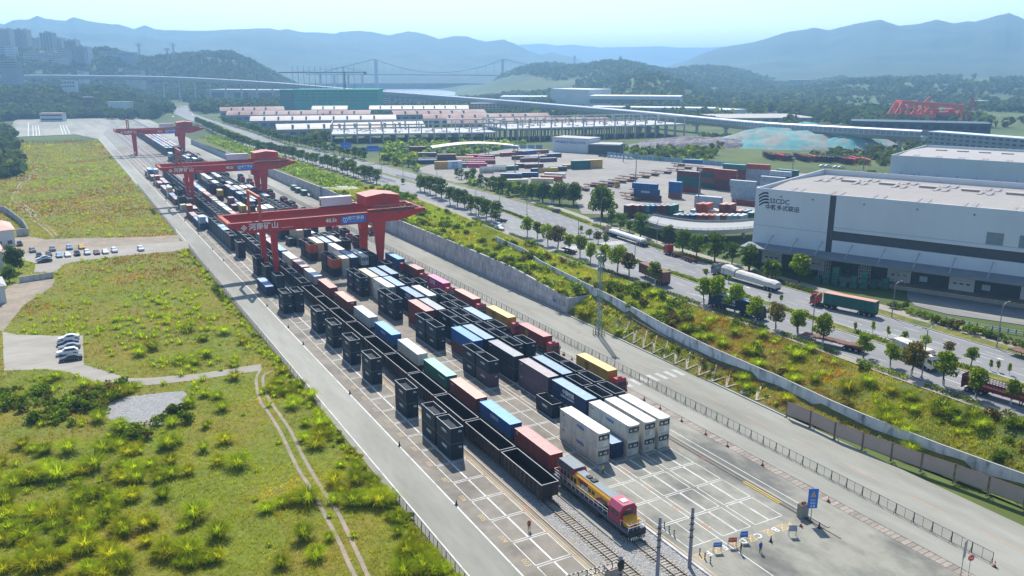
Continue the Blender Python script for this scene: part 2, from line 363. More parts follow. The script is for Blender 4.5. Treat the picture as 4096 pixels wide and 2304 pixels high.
for off in (-.9, .9):
 L = smooth_line([G(*C(*A21, x, y), 0)[:2]+np.array([off, 0]) for x, y in [(560,930),(470,840),(340,750),(330,690),(220,610),(150,560),(150,520),(190,440),(240,380),(330,310),(360,240)]]); ribbon(mb, L, [.9]*len(L), .004)
struct('wheel_track', mb, M_dirt)
# ---- yard slabs (X along the width, Y along the tracks)
YE = 1168
mb = MB(); mb.quad((-34.4,-95,.0),(-16.85,-95,.0),(-16.85,YE,.0),(-34.4,YE,.0)); struct('yard_pavement', mb, M_conc)
mb = MB(); mb.box(-4.55,24.4,-95,YE,-.5,.0); struct('yard_pavement', mb, M_wet)
mb = MB(); mb.quad((26.2,-95,.0),(44.4,-95,.0),(44.4,YE,.0),(26.2,YE,.0)); struct('yard_road', mb, M_conc2)
mb = MB(); mb.quad((-33.2,-95,.004),(-27.0,-95,.004),(-27.0,YE,.004),(-33.2,YE,.004)); struct('yard_road', mb, M_conc2)
mb = MB(); mb.quad((-16.4,-95,-.16),(-4.55,-95,-.16),(-4.55,YE,-.16),(-16.4,YE,-.16)); mb.quad((-16.85,-95,0),(-16.4,-95,-.16),(-16.4,YE,-.16),(-16.85,YE,0))
M_ballast = pmat('track_ballast', (.25,.245,.235), .95, var=.6, scale=5.0, second=(.27,.235,.19), sscale=.35, samt=.56, bump=1.0, bscale=9, detail=3)
struct('ballast', mb, M_ballast)
pts = cc(A11, [(85,1380),(145,1205),(440,1198),(1000,1193),(1110,1190),(1110,1270),(985,1400),(760,1352)])
sheet('far_parking_ground', pts, .02, M_conc2)
mb = MB()
for a, b in [((285,1230),(285,1368)),((330,1262),(335,1368)),((358,1262),(368,1368)),((385,1262),(400,1365)),((605,1258),(635,1355)),((632,1258),(668,1352)),((662,1258),(705,1350))]:
 ribbon(mb, [GC(A11, *a)[:2], GC(A11, *b)[:2]], .8, .03)
struct('far_bay_marking', mb, M_white)
mb = MB(); mb.quad((-26.7,-95,.003),(-17.5,-95,.003),(-17.5,700,.003),(-26.7,700,.003)); mb.quad((-4.3,-1,.003),(17.2,-1,.003),(17.2,700,.003),(-4.3,700,.003)); struct('bay_pavement', mb, M_apron)
# ---- drain channel between the truck lane and the road: every cover near the camera is a piece
M_cover = pmat('drain_cover_stone', (.27,.23,.19), .9, var=.25, rnd=.2, scale=2)
M_dark = pmat('dark_gap', (.05,.05,.05), .95, var=.1)
mb = MB(); mb.quad((24.4,-95,-.12),(26.2,-95,-.12),(26.2,YE,-.12),(24.4,YE,-.12)); drain = struct('drain_channel', mb, M_dark)
mb = MB(); mb.box(-.82,.82,-.42,.42,-.11,-.01); cov = mb.mesh('drain_cover', M_cover)
for i in range(118): put('drain_cover', cov, drain, (25.3, -60+.9*i, random.uniform(-.02, .012)), random.uniform(-.015, .015))
mb = MB()
for i in range(118, 1100): mb.box(24.5,26.1,-60+.9*i-.42,-60+.9*i+.42,-.1,-.01, bottom=False)
o = mb.build('drain_cover', M_cover, drain); o['kind'] = 'stuff'
# ---- crane rails in their strips
M_steel = pmat('rail_steel', (.20,.15,.11), .45, .6, var=.2, scale=2)
M_strip = pmat('rail_strip_dark', (.10,.095,.09), .8, var=.25)
for x, nm in ((-17.12, 'crane_rail'), (17.75, 'crane_rail')):
 mb = MB(); mb.box(x-.07, x+.07, -36 if x > 0 else -95, 905, .006, .10); r = struct(nm, mb, M_steel)
mb = MB(); mb.quad((-17.4,-95,.004),(-16.9,-95,.004),(-16.9,905,.004),(-17.4,905,.004)); mb.quad((17.35,-33,.004),(18.15,-33,.004),(18.15,905,.004),(17.35,905,.004)); mb.quad((18.35,-33,.004),(18.5,-33,.004),(18.5,905,.004),(18.35,905,.004)); struct('rail_recess', mb, M_strip)
mb = MB(); mb.box(18.5, 19.0, -33, 905, .0, .09); struct('concrete_kerb', mb, M_conc2)
mb = MB(); mb.box(18.0,18.12,-24.5,-16.5,.01,.07,0); mb.box(17.5,17.62,-24.5,-16.5,.01,.07,0); struct('rail_guard', mb, pmat('yellow_paint_steel', (.80,.52,.05), .6))
# ---- bay markings
def line(mb, x0, y0, x1, y1, w=.14, z=.006):
 if abs(x1-x0) < abs(y1-y0): mb.quad((x0-w/2,y0,z),(x0+w/2,y0,z),(x1+w/2,y1,z),(x1-w/2,y1,z))
 else: mb.quad((x0,y0-w/2,z),(x1,y0-w/2,z),(x1,y1+w/2,z),(x0,y1+w/2,z))
ROWS = []; y = -27.25
while y < 640: ROWS.append((y, y+6.25)); y += 6.72
mb = MB()
for a, b in ROWS:
 for x0, x1 in ((-24.2,-21.6),(-21.45,-18.6)):
  line(mb, x0,a,x1,a); line(mb, x0,b,x1,b,.14,.010); line(mb, x0,a,x0,b,.14,.014); line(mb, x1,a,x1,b,.14,.018)
line(mb, -26.9,-95,-26.9,900,.24); line(mb, -33.2,-95,-33.2,900,.2,.010)
struct('bay_marking', mb, M_white)
mb = MB()
for a, b in ROWS[:16]:
 for x0, x1 in ((-3.05,-.25),(3.33,6.05),(6.25,8.77),(9.73,12.42),(12.6,15.2)):
  line(mb, x0,a,x1,a); line(mb, x0,b,x1,b,.14,.010); line(mb, x0,a,x0,b,.14,.014); line(mb, x1,a,x1,b,.14,.018)
 line(mb, -.18,a,2.35,a); line(mb, -.18,b,2.35,b,.14,.010)
line(mb, 2.4,-40,2.4,70,.16,.016)
line(mb, 20.3,-27,20.3,60,.14)
struct('bay_marking', mb, M_white)
mb = MB(); line(mb, -17.95,-95,-17.95,600,.13); line(mb, -18.3,-95,-18.3,600,.13); line(mb, -4.25,-60,-4.25,200,.2); struct('edge_marking', mb, M_yellow)
mb = MB()
for k in range(-4, 40): line(mb, 37.5, k*12-3, 37.5, k*12+3.5, .16)
struct('lane_marking', mb, M_orange)
mb = MB()
for k in range(7): mb.quad((26.6+k*2.4, 26.5,.012),(27.7+k*2.4,26.5,.012),(27.7+k*2.4,30.5,.012),(26.6+k*2.4,30.5,.012))
struct('crossing_marking', mb, pmat('worn_white_paint', (.38,.375,.35), .8, var=.2))
# painted numbers: read from the far side
ROT = PI
for i, (a, b) in enumerate(ROWS[:14]):
 n = text_mesh('%03d' % (2+i), 1.25, M_yellow); o = put('bay_number', n, None, (-25.0, a+1.2, .008), -PI/2); tag(o, kind='structure')
for i, n_ in enumerate(['007','010','012']):
 pass
for (u, v), s in [(C(*A43,1440,565),'010'),(C(*A43,1680,765),'007'),(C(*A43,1145,395),'012'),(C(*A43,1940,950),'004')]:
 g = G(*C(*A43, 0, 0));
for px, s in [((2593,1952),'010'),((2708,2033),'007'),((2505,1886),'012'),((2822,2106),'004')]:
 g = G(*px); tag(put('bay_number', text_mesh(s, 1.3, M_orange), None, (g[0], g[1], .02), -PI/2), kind='structure')
for x, s in ((-2.2,'F'),(.7,'E'),(4.2,'D'),(7.2,'C'),(10.6,'B'),(13.5,'A')):
 for s2, dxx in ((s, .75), ('区', -.75)):
  tag(put('zone_letter', text_mesh(s2, 1.7, M_white if s2 in 'DCBFE' else M_yellow, .03), None, (x+dxx, -29.6, .009), PI), kind='structure')
g = G(*C(*A43, 165, 760)); tag(put('rail_number', text_mesh('19', 1.0, pmat('red_road_paint', (.55,.12,.08), .7), .02), None, (g[0], g[1], .02), PI/2), kind='structure')
g = G(*C(*A43, 1935, 270)); tag(put('rail_number', text_mesh('19', 1.0, MATS['red_road_paint'], .02), None, (g[0], g[1], .02), PI/2), kind='structure')
for (x, y) in ((41.5,53),(38.0,63.5),(40.6,6),(36.4,96),(36,140)):
 mb = MB(); mb.cyl((0,0,0),(0,0,.02),.42,n=14); tag(mb.build('manhole_cover', M_cover), 'round iron manhole cover set in the concrete yard road', 'manhole cover', 'manhole covers in the yard road').location = (x, y, .0)
# ---- the two running tracks: rails and sleepers
M_sleep = pmat('sleeper_concrete', (.33,.30,.24), .9, var=.2, rnd=.15, scale=2)
def track(x, near, far, vis0, vis1):
 t = thing('railway_track', None, None); t['kind'] = 'structure'
 for s in (-.72, .72):
  mb = MB(); mb.box(x+s-.036, x+s+.036, near, far, -.05, .11, 0); mb.box(x+s-.07, x+s+.07, near, far, -.07, -.05, 0); mb.build('rail', M_steel, t)
 mb = MB(); mb.hexa([(-1.28,-.14,-.2),(1.28,-.14,-.2),(1.28,.14,-.2),(-1.28,.14,-.2),(-1.28,-.1,-.06),(1.28,-.1,-.06),(1.28,.1,-.06),(-1.28,.1,-.06)]); me = mb.mesh('sleeper', M_sleep)
 y = near; rest = MB()
 while y < far:
  if vis0 <= y <= vis1: put('sleeper', me, t, (x, y, random.uniform(-.015, .01)), random.uniform(-.01, .01))
  elif y < 300: rest.box(x-1.28, x+1.28, y-.12, y+.12, -.2, -.065, bottom=False)
  y += .6
 o = rest.build('sleeper', M_sleep, t); o['kind'] = 'stuff'
track(-13.75, -70, 900, -60, -5); track(-8.35, -70, 900, -60, -19)
mb = MB(); mb.box(-11.25, -10.75, -22.3, 560, -.3, .06); struct('concrete_kerb', mb, M_conc2)
# gravel lying loose on the visible ballast
def gravel():
 n = 9000; x = RNG.uniform(-16.6, -4.7, n); y = RNG.uniform(-62, 2, n); k = (np.abs(x+13.75) > .6); x, y = x[k], y[k]; n = len(x)
 s = RNG.uniform(.05, .16, n); b = np.array([(1,0,0),(-1,0,0),(0,1,0),(0,-1,0),(0,0,.8),(0,0,-.5)]); F0 = np.array([(0,2,4),(2,1,4),(1,3,4),(3,0,4)])
 J = RNG.uniform(.6, 1.3, (n, 6, 1)); V = b[None]*J*s[:, None, None]+np.stack([x, y, np.full(n, -.15)], 1)[:, None]
 F = (F0[None]+6*np.arange(n)[:, None, None]).reshape(-1, 3)
 me = npmesh('gravel', V.reshape(-1, 3), F, pmat('gravel_stone', (.40,.39,.37), .95, var=.5, scale=6)); tag(put('gravel', me), 'loose grey ballast stones between the two railway tracks', 'gravel', kind='stuff')
gravel()
# ================================================================== bank, walls, public road, warehouses
M_bank = pmat('weedy_bank_soil', (.15,.12,.032), .95, var=.4, scale=.9, second=(.10,.13,.016), sscale=.12, samt=.45, bump=.8, bscale=2)
_wy = []
for (u, v, z) in [(*C(*A44,2900,690),.3),(*C(*A44,2500,530),.3),(*C(*A44,1700,275),.5),(*C(*A34,1000,1420),.8),(*C(*A34,600,1260),1.0),(*C(*A34,100,990),1.6),(*C(*A33,2400,885),2.0),(*C(*A33,2000,715),2.8),(*C(*A33,1500,472),3.6),(*C(*A33,1000,182),4.3),(1900+600*.4396,1000+165*.4396,5.0),(1900+430*.4396,1000+62*.4396,5.4),(1600+450*.4396,540+790*.4396,5.8),(1600+240*.4396,540+692*.4396,6.0)]:
 g = G(u, v, z); _wy.append((g[1], g[0], z))
_wy.sort(); WY = np.array([a[0] for a in _wy]); WX = np.array([a[1] for a in _wy]); WZ = np.array([a[2] for a in _wy])
WX = np.convolve(np.pad(WX, 1, mode='edge'), [.25,.5,.25], 'valid')
RY = [-110,110,150,200,250,300,380,450,600,720,860,1000,1145,1410,1680,1950]
RN = [68.8,69,71,74,76,77,76,73,62,66,73,75,80,104,125,150]
RML = [82.2,82.4,86,91,93,93.5,92,88,77,81,86,87,90,117,138,160]
RFAR = [101.6,101.6,105,111,112,111,109.5,106,94,98,99,99,104,136,155,180]
rN = lambda y: np.interp(y, RY, RN); rM = lambda y: np.interp(y, RY, RML); rF = lambda y: np.interp(y, RY, RFAR)
def wallx(y): return np.interp(y, WY, WX)
def wallz(y): return np.interp(y, WY, WZ)
RTOP_Y = [80,112,160,215,300,330,420,700]; RTOP_Z = [4.5,6.7,6.8,6.5,7.0,6.6,5.6,3.2]
def foot(y): return np.interp(y, [-95,-40,-15,3,25,60,80,430,700], [52,49.5,46.5,44.4,43.2,44.2,44.6,43.5,38])
def bankz(x, y):
 """height of the planted bank between the yard and the public road"""
 f = foot(y); n = rN(y)-2.2
 if y < 79.9:
  xw, zw = wallx(y), wallz(y)
  if x <= xw: return zw*np.clip((x-f)/(xw-f), 0, 1)**.9
  t = np.clip((x-xw)/(n-xw), 0, 1); return (zw+1.3)+(5.95-zw-1.3)*t
 zt = np.interp(y, RTOP_Y, RTOP_Z)-.25
 t = np.clip((x-f-.5)/(n-f-.5), 0, 1); return zt+(5.95-zt)*t**.7
def build_bank(y0, y1, name):
 ys = np.arange(y0, y1+.1, 2.0); ts = np.linspace(0, 1, 19); V = []
 for y in ys:
  f = foot(y)+(.45 if y0 >= 79 else 0); n = rN(y)-2.2
  for t in ts:
   x = f+(n-f)*t; z = bankz(x, y)
   if 0 < t < 1: z += .22*fbm(np.array([x]), np.array([y]), 8, 3, .3)[0]
   V.append((x, y, float(z)))
 nc = len(ts); i = np.arange(len(ys)-1)[:, None]*nc+np.arange(nc-1)[None, :]
 F = np.stack([i.ravel(), (i+1).ravel(), (i+nc+1).ravel(), (i+nc).ravel()], 1)
 return tag(put(name, npmesh(name, np.array(V), F, M_bank)), kind='structure')
build_bank(-95, 80, 'bank'); build_bank(80, 700, 'bank')
# plateau sheets: verge, pavement, road, median
M_asph = pmat('asphalt', (.215,.212,.21), .85, var=.15, scale=.6, second=(.175,.175,.175), sscale=.06, samt=.5, detail=8, stretch=(1,.2,1))
M_pave = pmat('pavement_slabs', (.29,.26,.22), .9, var=.18, scale=1.2)
M_kerb = pmat('kerb_stone', (.34,.33,.31), .85, var=.15)
M_verge = pmat('verge_grass', (.19,.17,.025), .95, var=.35, scale=1.5, second=(.07,.10,.02), sscale=.25)
def strip(name, xa, xb, z, m, y0=-110, y1=1950, st=10):
 mb = MB(); ys = list(np.arange(y0, y1, st))+[y1]
 for a, b in zip(ys[:-1], ys[1:]):
  mb.quad((xa(a), a, z), (xb(a), a, z), (xb(b), b, z), (xa(b), b, z))
 return struct(name, mb, m)
def kerb(xc, y0=-110, y1=900):
 mb = MB(); ys = list(np.arange(y0, y1, 10))+[y1]
 for a, b in zip(ys[:-1], ys[1:]):
  p = [(xc(a)-.14,a,5.9),(xc(a)+.14,a,5.9),(xc(b)+.14,b,5.9),(xc(b)-.14,b,5.9),(xc(a)-.14,a,6.15),(xc(a)+.14,a,6.15),(xc(b)+.14,b,6.15),(xc(b)-.14,b,6.15)]; mb.hexa(p)
 struct('kerb', mb, M_kerb)
strip('pavement', lambda y: rN(y)-2.4, lambda y: rN(y)-.1, 6.06, M_pave, y1=900)
strip('road', lambda y: rN(y), lambda y: rF(y), 6.0, M_asph)
strip('median', lambda y: rM(y)+.1, lambda y: rM(y)+3.7, 6.10, M_verge, y1=900)
for f in (lambda y: rN(y), lambda y: rM(y), lambda y: rM(y)+3.8, lambda y: rF(y)): kerb(f)
strip('verge', lambda y: rF(y)+.1, lambda y: rF(y)+4.2, 6.08, M_verge, y1=900)
strip('pavement', lambda y: rF(y)+4.2, lambda y: rF(y)+8.5, 6.07, M_pave, y0=-110, y1=240)
mb = MB()
def dash(f, y0, y1, on=4.0, per=10.0, w=.16):
 y = y0
 while y < y1:
  mb.quad((f(y)-w/2,y,6.012),(f(y)+w/2,y,6.012),(f(y+on)+w/2,y+on,6.012),(f(y+on)-w/2,y+on,6.012)); y += per
for t in (.33, .66): dash(lambda y, t=t: rN(y)+(rM(y)-rN(y))*t, -100, 480)
for t in (.28, .52, .76): dash(lambda y, t=t: rM(y)+3.8+(rF(y)-rM(y)-3.8)*t, -100, 480)
for f in (lambda y: rN(y)+.5, lambda y: rM(y)-.5, lambda y: rM(y)+4.4, lambda y: rF(y)-.6): dash(f, -100, 600, 9.8, 10.0, .14)
for k in range(9): mb.quad((rM(40)+9+k*.0+.0, 2+k*.0, 6.016),(rM(40)+9.1,2,6.016),(rM(40)+9.1,2.1,6.016),(rM(40)+9,2.1,6.016))
for k in range(5):
 x = 88.2+k*.95; mb.quad((x,9-k*1.5,6.016),(x+.16,9-k*1.5,6.016),(x+.16,17-k*1.5,6.016),(x,17-k*1.5,6.016))
for (cx, cyy) in ((92,62),(96,62),(75,-14),(79,-14),(96,-8),(74,60)):
 mb.quad((cx-.1,cyy-2,6.016),(cx+.1,cyy-2,6.016),(cx+.1,cyy+2,6.016),(cx-.1,cyy+2,6.016)); mb.poly([(cx-.5,cyy-2,6.016),(cx,cyy-3.6,6.016),(cx+.5,cyy-2,6.016)])
for k in range(13): mb.quad((rN(128)+1+k*1.05,126,6.016),(rN(128)+1.5+k*1.05,126,6.016),(rN(130)+1.5+k*1.05,131,6.016),(rN(130)+1+k*1.05,131,6.016))
for k in range(14): mb.quad((rM(128)+5+k*1.05,126,6.016),(rM(128)+5.5+k*1.05,126,6.016),(rM(130)+5.5+k*1.05,131,6.016),(rM(130)+5+k*1.05,131,6.016))
struct('lane_marking', mb, M_white)
# ---- paved ground of the container yard, its lane and the warehouse yard
M_yard2 = pmat('container_yard_concrete', (.27,.245,.215), .88, var=.15, scale=.3, second=(.225,.205,.18), sscale=.04, samt=.5)
sheet('container_yard_ground', cc(A23, [(-900,360),(-960,250),(-600,140),(60,35),(420,70),(960,120),(1150,150),(1700,190),(2150,225),(3300,330),(3300,760),(2460,700),(1500,745),(1180,720),(700,700),(600,470),(0,430)]), 6.02, M_yard2)
sheet('warehouse_yard_ground', cc(A34, [(-200,-420),(300,-330),(1400,-60),(1400,95),(1480,180),(1800,260),(2700,390),(3200,500),(3200,-150),(2700,-300),(1400,-700),(300,-700)]), 6.03, M_asph)
sheet('concrete_apron', cc(A34, [(1395,110),(1500,105),(2000,205),(2700,330),(2700,380),(2000,245),(1480,160)]), 6.045, M_conc2)
# ---- retaining wall of the cut: body + cast panels, standing at X = foot
M_rwall = pmat('stained_concrete_wall', (.46,.44,.43), .9, var=.35, scale=.9, second=(.30,.275,.28), sscale=.35, samt=.58, stretch=(1,1,.16), detail=8, rnd=.08)
rw = thing('retaining_wall', 'long stained concrete retaining wall beside the yard road, cut into panels', 'wall', (44.5, 80, 0))
def rwall(ya, yb, par, step=5.4):
 ox, oy = par.location.x, par.location.y
 mb = MB(); ys = list(np.arange(ya, yb, step))+[yb]; cache = {}
 for a, b in zip(ys[:-1], ys[1:]):
  za, zb = np.interp(a, RTOP_Y, RTOP_Z), np.interp(b, RTOP_Y, RTOP_Z); fa, fb = foot(a)-ox, foot(b)-ox; a_, b_ = a-oy, b-oy
  mb.hexa([(fa+.08,a_,-.3),(fa+.6,a_,-.3),(fb+.6,b_,-.3),(fb+.08,b_,-.3),(fa+.08,a_,za),(fa+.6,a_,za),(fb+.6,b_,zb),(fb+.08,b_,zb)])
  nrow = 3
  for r_ in range(nrow):
   p = MB(); g = .03; s0, s1 = r_/nrow, (r_+1)/nrow; ex = random.uniform(0, .02)
   lo = lambda z: max(.02, z*s0+(.0 if r_ == 0 else g)); hi = lambda z: z*s1-(g if r_ < nrow-1 else .12)
   p.hexa([(fa-ex,a_+g,lo(za)),(fa+.09,a_+g,lo(za)),(fb+.09,b_-g,lo(zb)),(fb-ex,b_-g,lo(zb)),(fa-ex,a_+g,hi(za)),(fa+.09,a_+g,hi(za)),(fb+.09,b_-g,hi(zb)),(fb-ex,b_-g,hi(zb))])
   p.build('wall_panel', M_rwall, par)
 mb.build('wall_core', M_rwall, par)
rwall(80, 300, rw)
mb = MB(); mb.box(.1, 7.5, -.45, .0, -.3, 4.35); mb.build('end_wall', M_rwall, rw)
sg = tag(MB().build('wall_sign', M_white), 'blue notice with red and white roundel fixed to the retaining wall end', 'sign')
mb = MB(); mb.box(-.02,.0,-.8,.8,0,1.0); bpy.data.objects.remove(sg)
M_bsign = pmat('sign_blue', (.03,.16,.55), .5, var=.08)
sg = tag(mb.build('wall_sign', M_bsign), 'blue notice fixed to the near end of the stained retaining wall', 'sign'); sg.location = (44.47, 86.2, 1.7)
mb = MB(); mb.cyl((-.05,.35,.5),(-.02,.35,.5),.25,n=14); mb.build('roundel', pmat('sign_red', (.65,.05,.04), .5), sg)
rw2 = thing('retaining_wall', 'lower far stretch of retaining wall beyond the underpass ramp', 'wall', (43.5, 316, 0)); rwall(316, 560, rw2, 8.0)
mb = MB(); mb.box(43.3, 43.9, 82, 300, .0, .18); mb.box(43.6,44.0,-1,79,.0,.22); struct('concrete_kerb', mb, M_kerb)
# the grey-blue panelled abutment of the underpass
M_bluep = pmat('blue_grey_panel', (.30,.38,.45), .6, var=.12, rnd=.08)
ab = thing('underpass_portal', 'grey blue panelled portal of the underpass below the public road', 'underpass', (44.2, 300, 0))
mb = MB(); mb.box(.3, 16, .3, 14.5, -.2, 6.6); mb.build('core', M_rwall, ab)
for i in range(7):
 for j in range(3):
  p = MB(); p.box(.12,.32, i*2.1+.05, i*2.1+2.05, j*2.25+.05, j*2.25+2.2); p.build('wall_panel', M_bluep, ab)
for i in range(7):
 for j in range(3):
  p = MB(); p.box(.4+i*2.2+.05,.4+i*2.2+2.15,.1,.3, j*2.25+.05, j*2.25+2.2); p.build('wall_panel', M_bluep, ab)
# ---- white boundary wall on the bank
M_wwall = pmat('mouldy_white_wall', (.60,.61,.62), .9, var=.25, scale=.7, second=(.20,.20,.20), sscale=.55, samt=.60, stretch=(1,1,.35), detail=10)
ww = thing('boundary_wall', 'long white boundary wall with black mould running along the bank', 'wall', (WX[2], WY[2], 0))
mb = MB(); cp = MB(); ys = list(np.arange(WY[0], 150, 3.0))
for a, b in zip(ys[:-1], ys[1:]):
 H = 2.5; za, zb = wallz(a)-.4, wallz(b)-.4
 xa, xb = wallx(a)-WX[2], wallx(b)-WX[2]; ya, yb = a-WY[2], b-WY[2]; ta, tb = wallz(a)+H, wallz(b)+H
 mb.hexa([(xa,ya,za),(xa+.24,ya,za),(xb+.24,yb,zb),(xb,yb,zb),(xa,ya,ta),(xa+.24,ya,ta),(xb+.24,yb,tb),(xb,yb,tb)])
 cp.hexa([(xa-.06,ya,ta),(xa+.3,ya,ta),(xb+.3,yb,tb),(xb-.06,yb,tb),(xa-.06,ya,ta+.09),(xa+.3,ya,ta+.09),(xb+.3,yb,tb+.09),(xb-.06,yb,tb+.09)])
mb.build('wall_body', M_wwall, ww); cp.build('coping', M_kerb, ww)
mb = MB()
for a, b in zip(ys[:-1], ys[1:]):
 if b > 62: break
 mb.hexa([(wallx(a)-.9,a,wallz(a)-.4),(wallx(a)-.5,a,wallz(a)-.4),(wallx(b)-.5,b,wallz(b)-.4),(wallx(b)-.9,b,wallz(b)-.4),(wallx(a)-.9,a,wallz(a)+.12),(wallx(a)-.5,a,wallz(a)+.12),(wallx(b)-.5,b,wallz(b)+.12),(wallx(b)-.9,b,wallz(b)+.12)])
struct('drain_ditch_kerb', mb, M_strip)
# ---- zigzag concrete frame on the slope: each beam a piece
M_frame = pmat('slope_frame_concrete', (.38,.34,.28), .9, var=.2, scale=1.5)
zf = thing('slope_frame', 'zigzag concrete frame of pale beams holding the grassy slope below the white wall', 'slope frame', (44.5, 30, 0))
def onbank(x, y): return np.array([x-44.5, y-30, bankz(x, y)+.07])
def beam(x0, y0, x1, y1, w):
 mb = MB(); P = [onbank(x0+(x1-x0)*t, y0+(y1-y0)*t) for t in (0, .5, 1)]
 for p, q in zip(P[:-1], P[1:]): mb.bar(p, q, w, .22)
 mb.build('frame_beam', M_frame, zf)
y = 57.0
while y > 4:
 f = foot(y); xw = wallx(y)-.9; xm = f+(xw-f)*.55
 beam(f+.4, y, xm, y+2.5, .42); beam(f+.4, y, xm, y-1.2, .42); beam(f+.4, y, xw, y-1.2+5.0, .3)
 y -= 4.1
# ---- beige barrier panels along the yard road
M_beige = pmat('beige_mesh_panel', (.36,.29,.24), .85, var=.08, rnd=.05); M_post = pmat('rusty_post', (.16,.11,.09), .7, var=.3)
bp0 = None
def panel(L):
 t = thing('road_barrier', '', 'barrier', (0,0,0), 0, 'beige barriers beside the yard road')
 mb = MB(); mb.box(.15, L-.15, -.03, .03, .75, 3.25); mb.build('panel', M_beige, t)
 mb = MB(); mb.box(.1, L-.1, -.05, .05, 3.25, 3.33); mb.box(.1, L-.1, -.05, .05, .67, .75); mb.build('frame', M_post, t)
 for x in (.1, L-.1):
  mb = MB(); mb.box(x-.06, x+.06, -.06, .06, 0, 3.4); mb.bar((x,0,2.2),(x,.9,0),.07); mb.bar((x,.9,0.05),(x,-.5,.05),.08); mb.build('post', M_post, t)
 return t
bx = [C(*A33,2600,1230),C(*A34,178,1300),C(*A34,420,1400),C(*A44,665,70),C(*A44,945,180),C(*A44,1235,290),C(*A44,1535,398),C(*A44,1865,512),C(*A44,2205,640),C(*A44,2570,775)]
bx = bx[1:]; gp = [G(*p)[:2] for p in bx]
for k in range(2): gp.append(gp[-1]+(gp[-1]-gp[-2]))
for k in range(len(gp)-1):
 d = gp[k+1]-gp[k]; L = float(np.linalg.norm(d)); t = panel(L); t.location = (gp[k][0], gp[k][1], 0); t.rotation_euler = (0,0,math.atan2(d[1], d[0]))
 t['label'] = 'beige barrier panel on posts beside the yard road, %s along from the zigzag slope' % ordn(k)
# ---- main warehouse (white, many storeys, dark recess and dock below)
M_whw = pmat('warehouse_white_wall', (.56,.60,.63), .55, var=.06, scale=.15, stretch=(1,1,.3))
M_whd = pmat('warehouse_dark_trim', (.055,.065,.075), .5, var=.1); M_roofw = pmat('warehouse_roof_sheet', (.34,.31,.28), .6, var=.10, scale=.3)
M_sky = pmat('rooflight_strip', (.27,.24,.22), .5, var=.15); M_canopy = pmat('canopy_grey', (.16,.18,.20), .6, var=.12)
Z0 = 13.4; c0 = G(3017, 967, Z0)[:2]; ZT = 6+HGT(G(3017, 967, 6), 751)*0+ (Z0-6)+HGT(G(3017, 967, Z0), 750)
t0 = G(3025, 751, ZT)[:2]; t1 = G(4096, 846, ZT)[:2]; wd = (t1-t0)/np.linalg.norm(t1-t0); wn = np.array([-wd[1], wd[0]])
WANG = math.atan2(wd[1], wd[0]); WO = (float(t0[0]), float(t0[1]))
WLEN = 175.0; fc = G(*C(*A24,600,255), ZT)[:2]-t0; WDEP = float(abs(fc@wn)); WDEP = min(max(WDEP, 45), 90)
wh = thing('warehouse', 'large white logistics warehouse with dark vertical slot and loading docks', 'warehouse', (*WO, 6.0), WANG)
# local frame: x along the face, y = towards the back (+) , z up from the ground
hz = ZT-6; cz = Z0-6
mb = MB(); xs = [0, 22.6, 23.9, WLEN]
mb.box(0, 22.4, 0, .4, cz, hz); mb.box(24.2, WLEN, 0, .4, cz+6.4, hz); mb.box(24.2, WLEN, 0, .4, cz, cz+3.6)
mb.box(0, .4, .4, WDEP, cz-7, hz); mb.box(0, WLEN, WDEP-.4, WDEP, 0, hz); mb.build('wall', M_whw, wh)
mb = MB(); mb.box(22.4, 24.2, .3, .9, cz, hz-.3); mb.box(24.2, WLEN, .5, 1.0, cz+3.6, cz+6.4); mb.build('recess', M_whd, wh)
mb = MB(); mb.box(.02, 22.38, -.05, .0, cz+5.6, cz+5.75); mb.box(24.22, WLEN, -.05, .0, cz+7.4, cz+7.55); mb.build('cladding_joint', M_bluep, wh)
for k in range(6): pass
for x in (63.5, 71.0):
 mb = MB(); mb.box(x, x+4.0, -.06, .0, cz+7.6, cz+10.8); mb.build('louvre', pmat('louvre_grey', (.20,.24,.26), .6), wh)
mb = MB()
for x in (8, 17.5, 32, 46, 60, 75, 90, 105): mb.cyl((x,-.25,hz-2.0),(x,0,hz-2.0),.22,n=6)
mb.build('wall_lamp', M_whd, wh)
# roof: two slopes of sheeting with rooflights
rz = hz-1.6
mb = MB(); mb.quad((.4,.4,rz),(WLEN,.4,rz),(WLEN,WDEP*.42,rz+1.1),(.4,WDEP*.42,rz+1.1)); mb.quad((.4,WDEP*.42,rz+1.1),(WLEN,WDEP*.42,rz+1.1),(WLEN,WDEP-.4,rz-.3),(.4,WDEP-.4,rz-.3)); mb.build('roof', M_roofw, wh)
mb = MB()
nrib = int((WLEN-1)/1.1)
for i in range(nrib):
 x = .9+i*1.1
 mb.quad((x,.5,rz+.10),(x+.22,.5,rz+.10),(x+.22,WDEP*.42,rz+1.2),(x,WDEP*.42,rz+1.2)); mb.quad((x,WDEP*.42,rz+1.2),(x+.22,WDEP*.42,rz+1.2),(x+.22,WDEP-.5,rz-.2),(x,WDEP-.5,rz-.2))
o = mb.build('roof_rib', M_roofw, wh); o['kind'] = 'stuff'
mb = MB(); rzf = lambda yy: (rz+1.1*yy/(WDEP*.42) if yy < WDEP*.42 else rz+1.1-1.4*(yy-WDEP*.42)/(WDEP*.58))
lt = MB(); lt.hexa([(0,0,0),(1.1,0,0),(1.1,7,.25),(0,7,.25),(0,0,.16),(1.1,0,.16),(1.1,7,.41),(0,7,.41)]); lme = lt.mesh('rooflight', M_sky)
vt = MB(); vt.box(0,5.5,0,3.2,.05,.75); vme = vt.mesh('roof_vent', M_roofw)
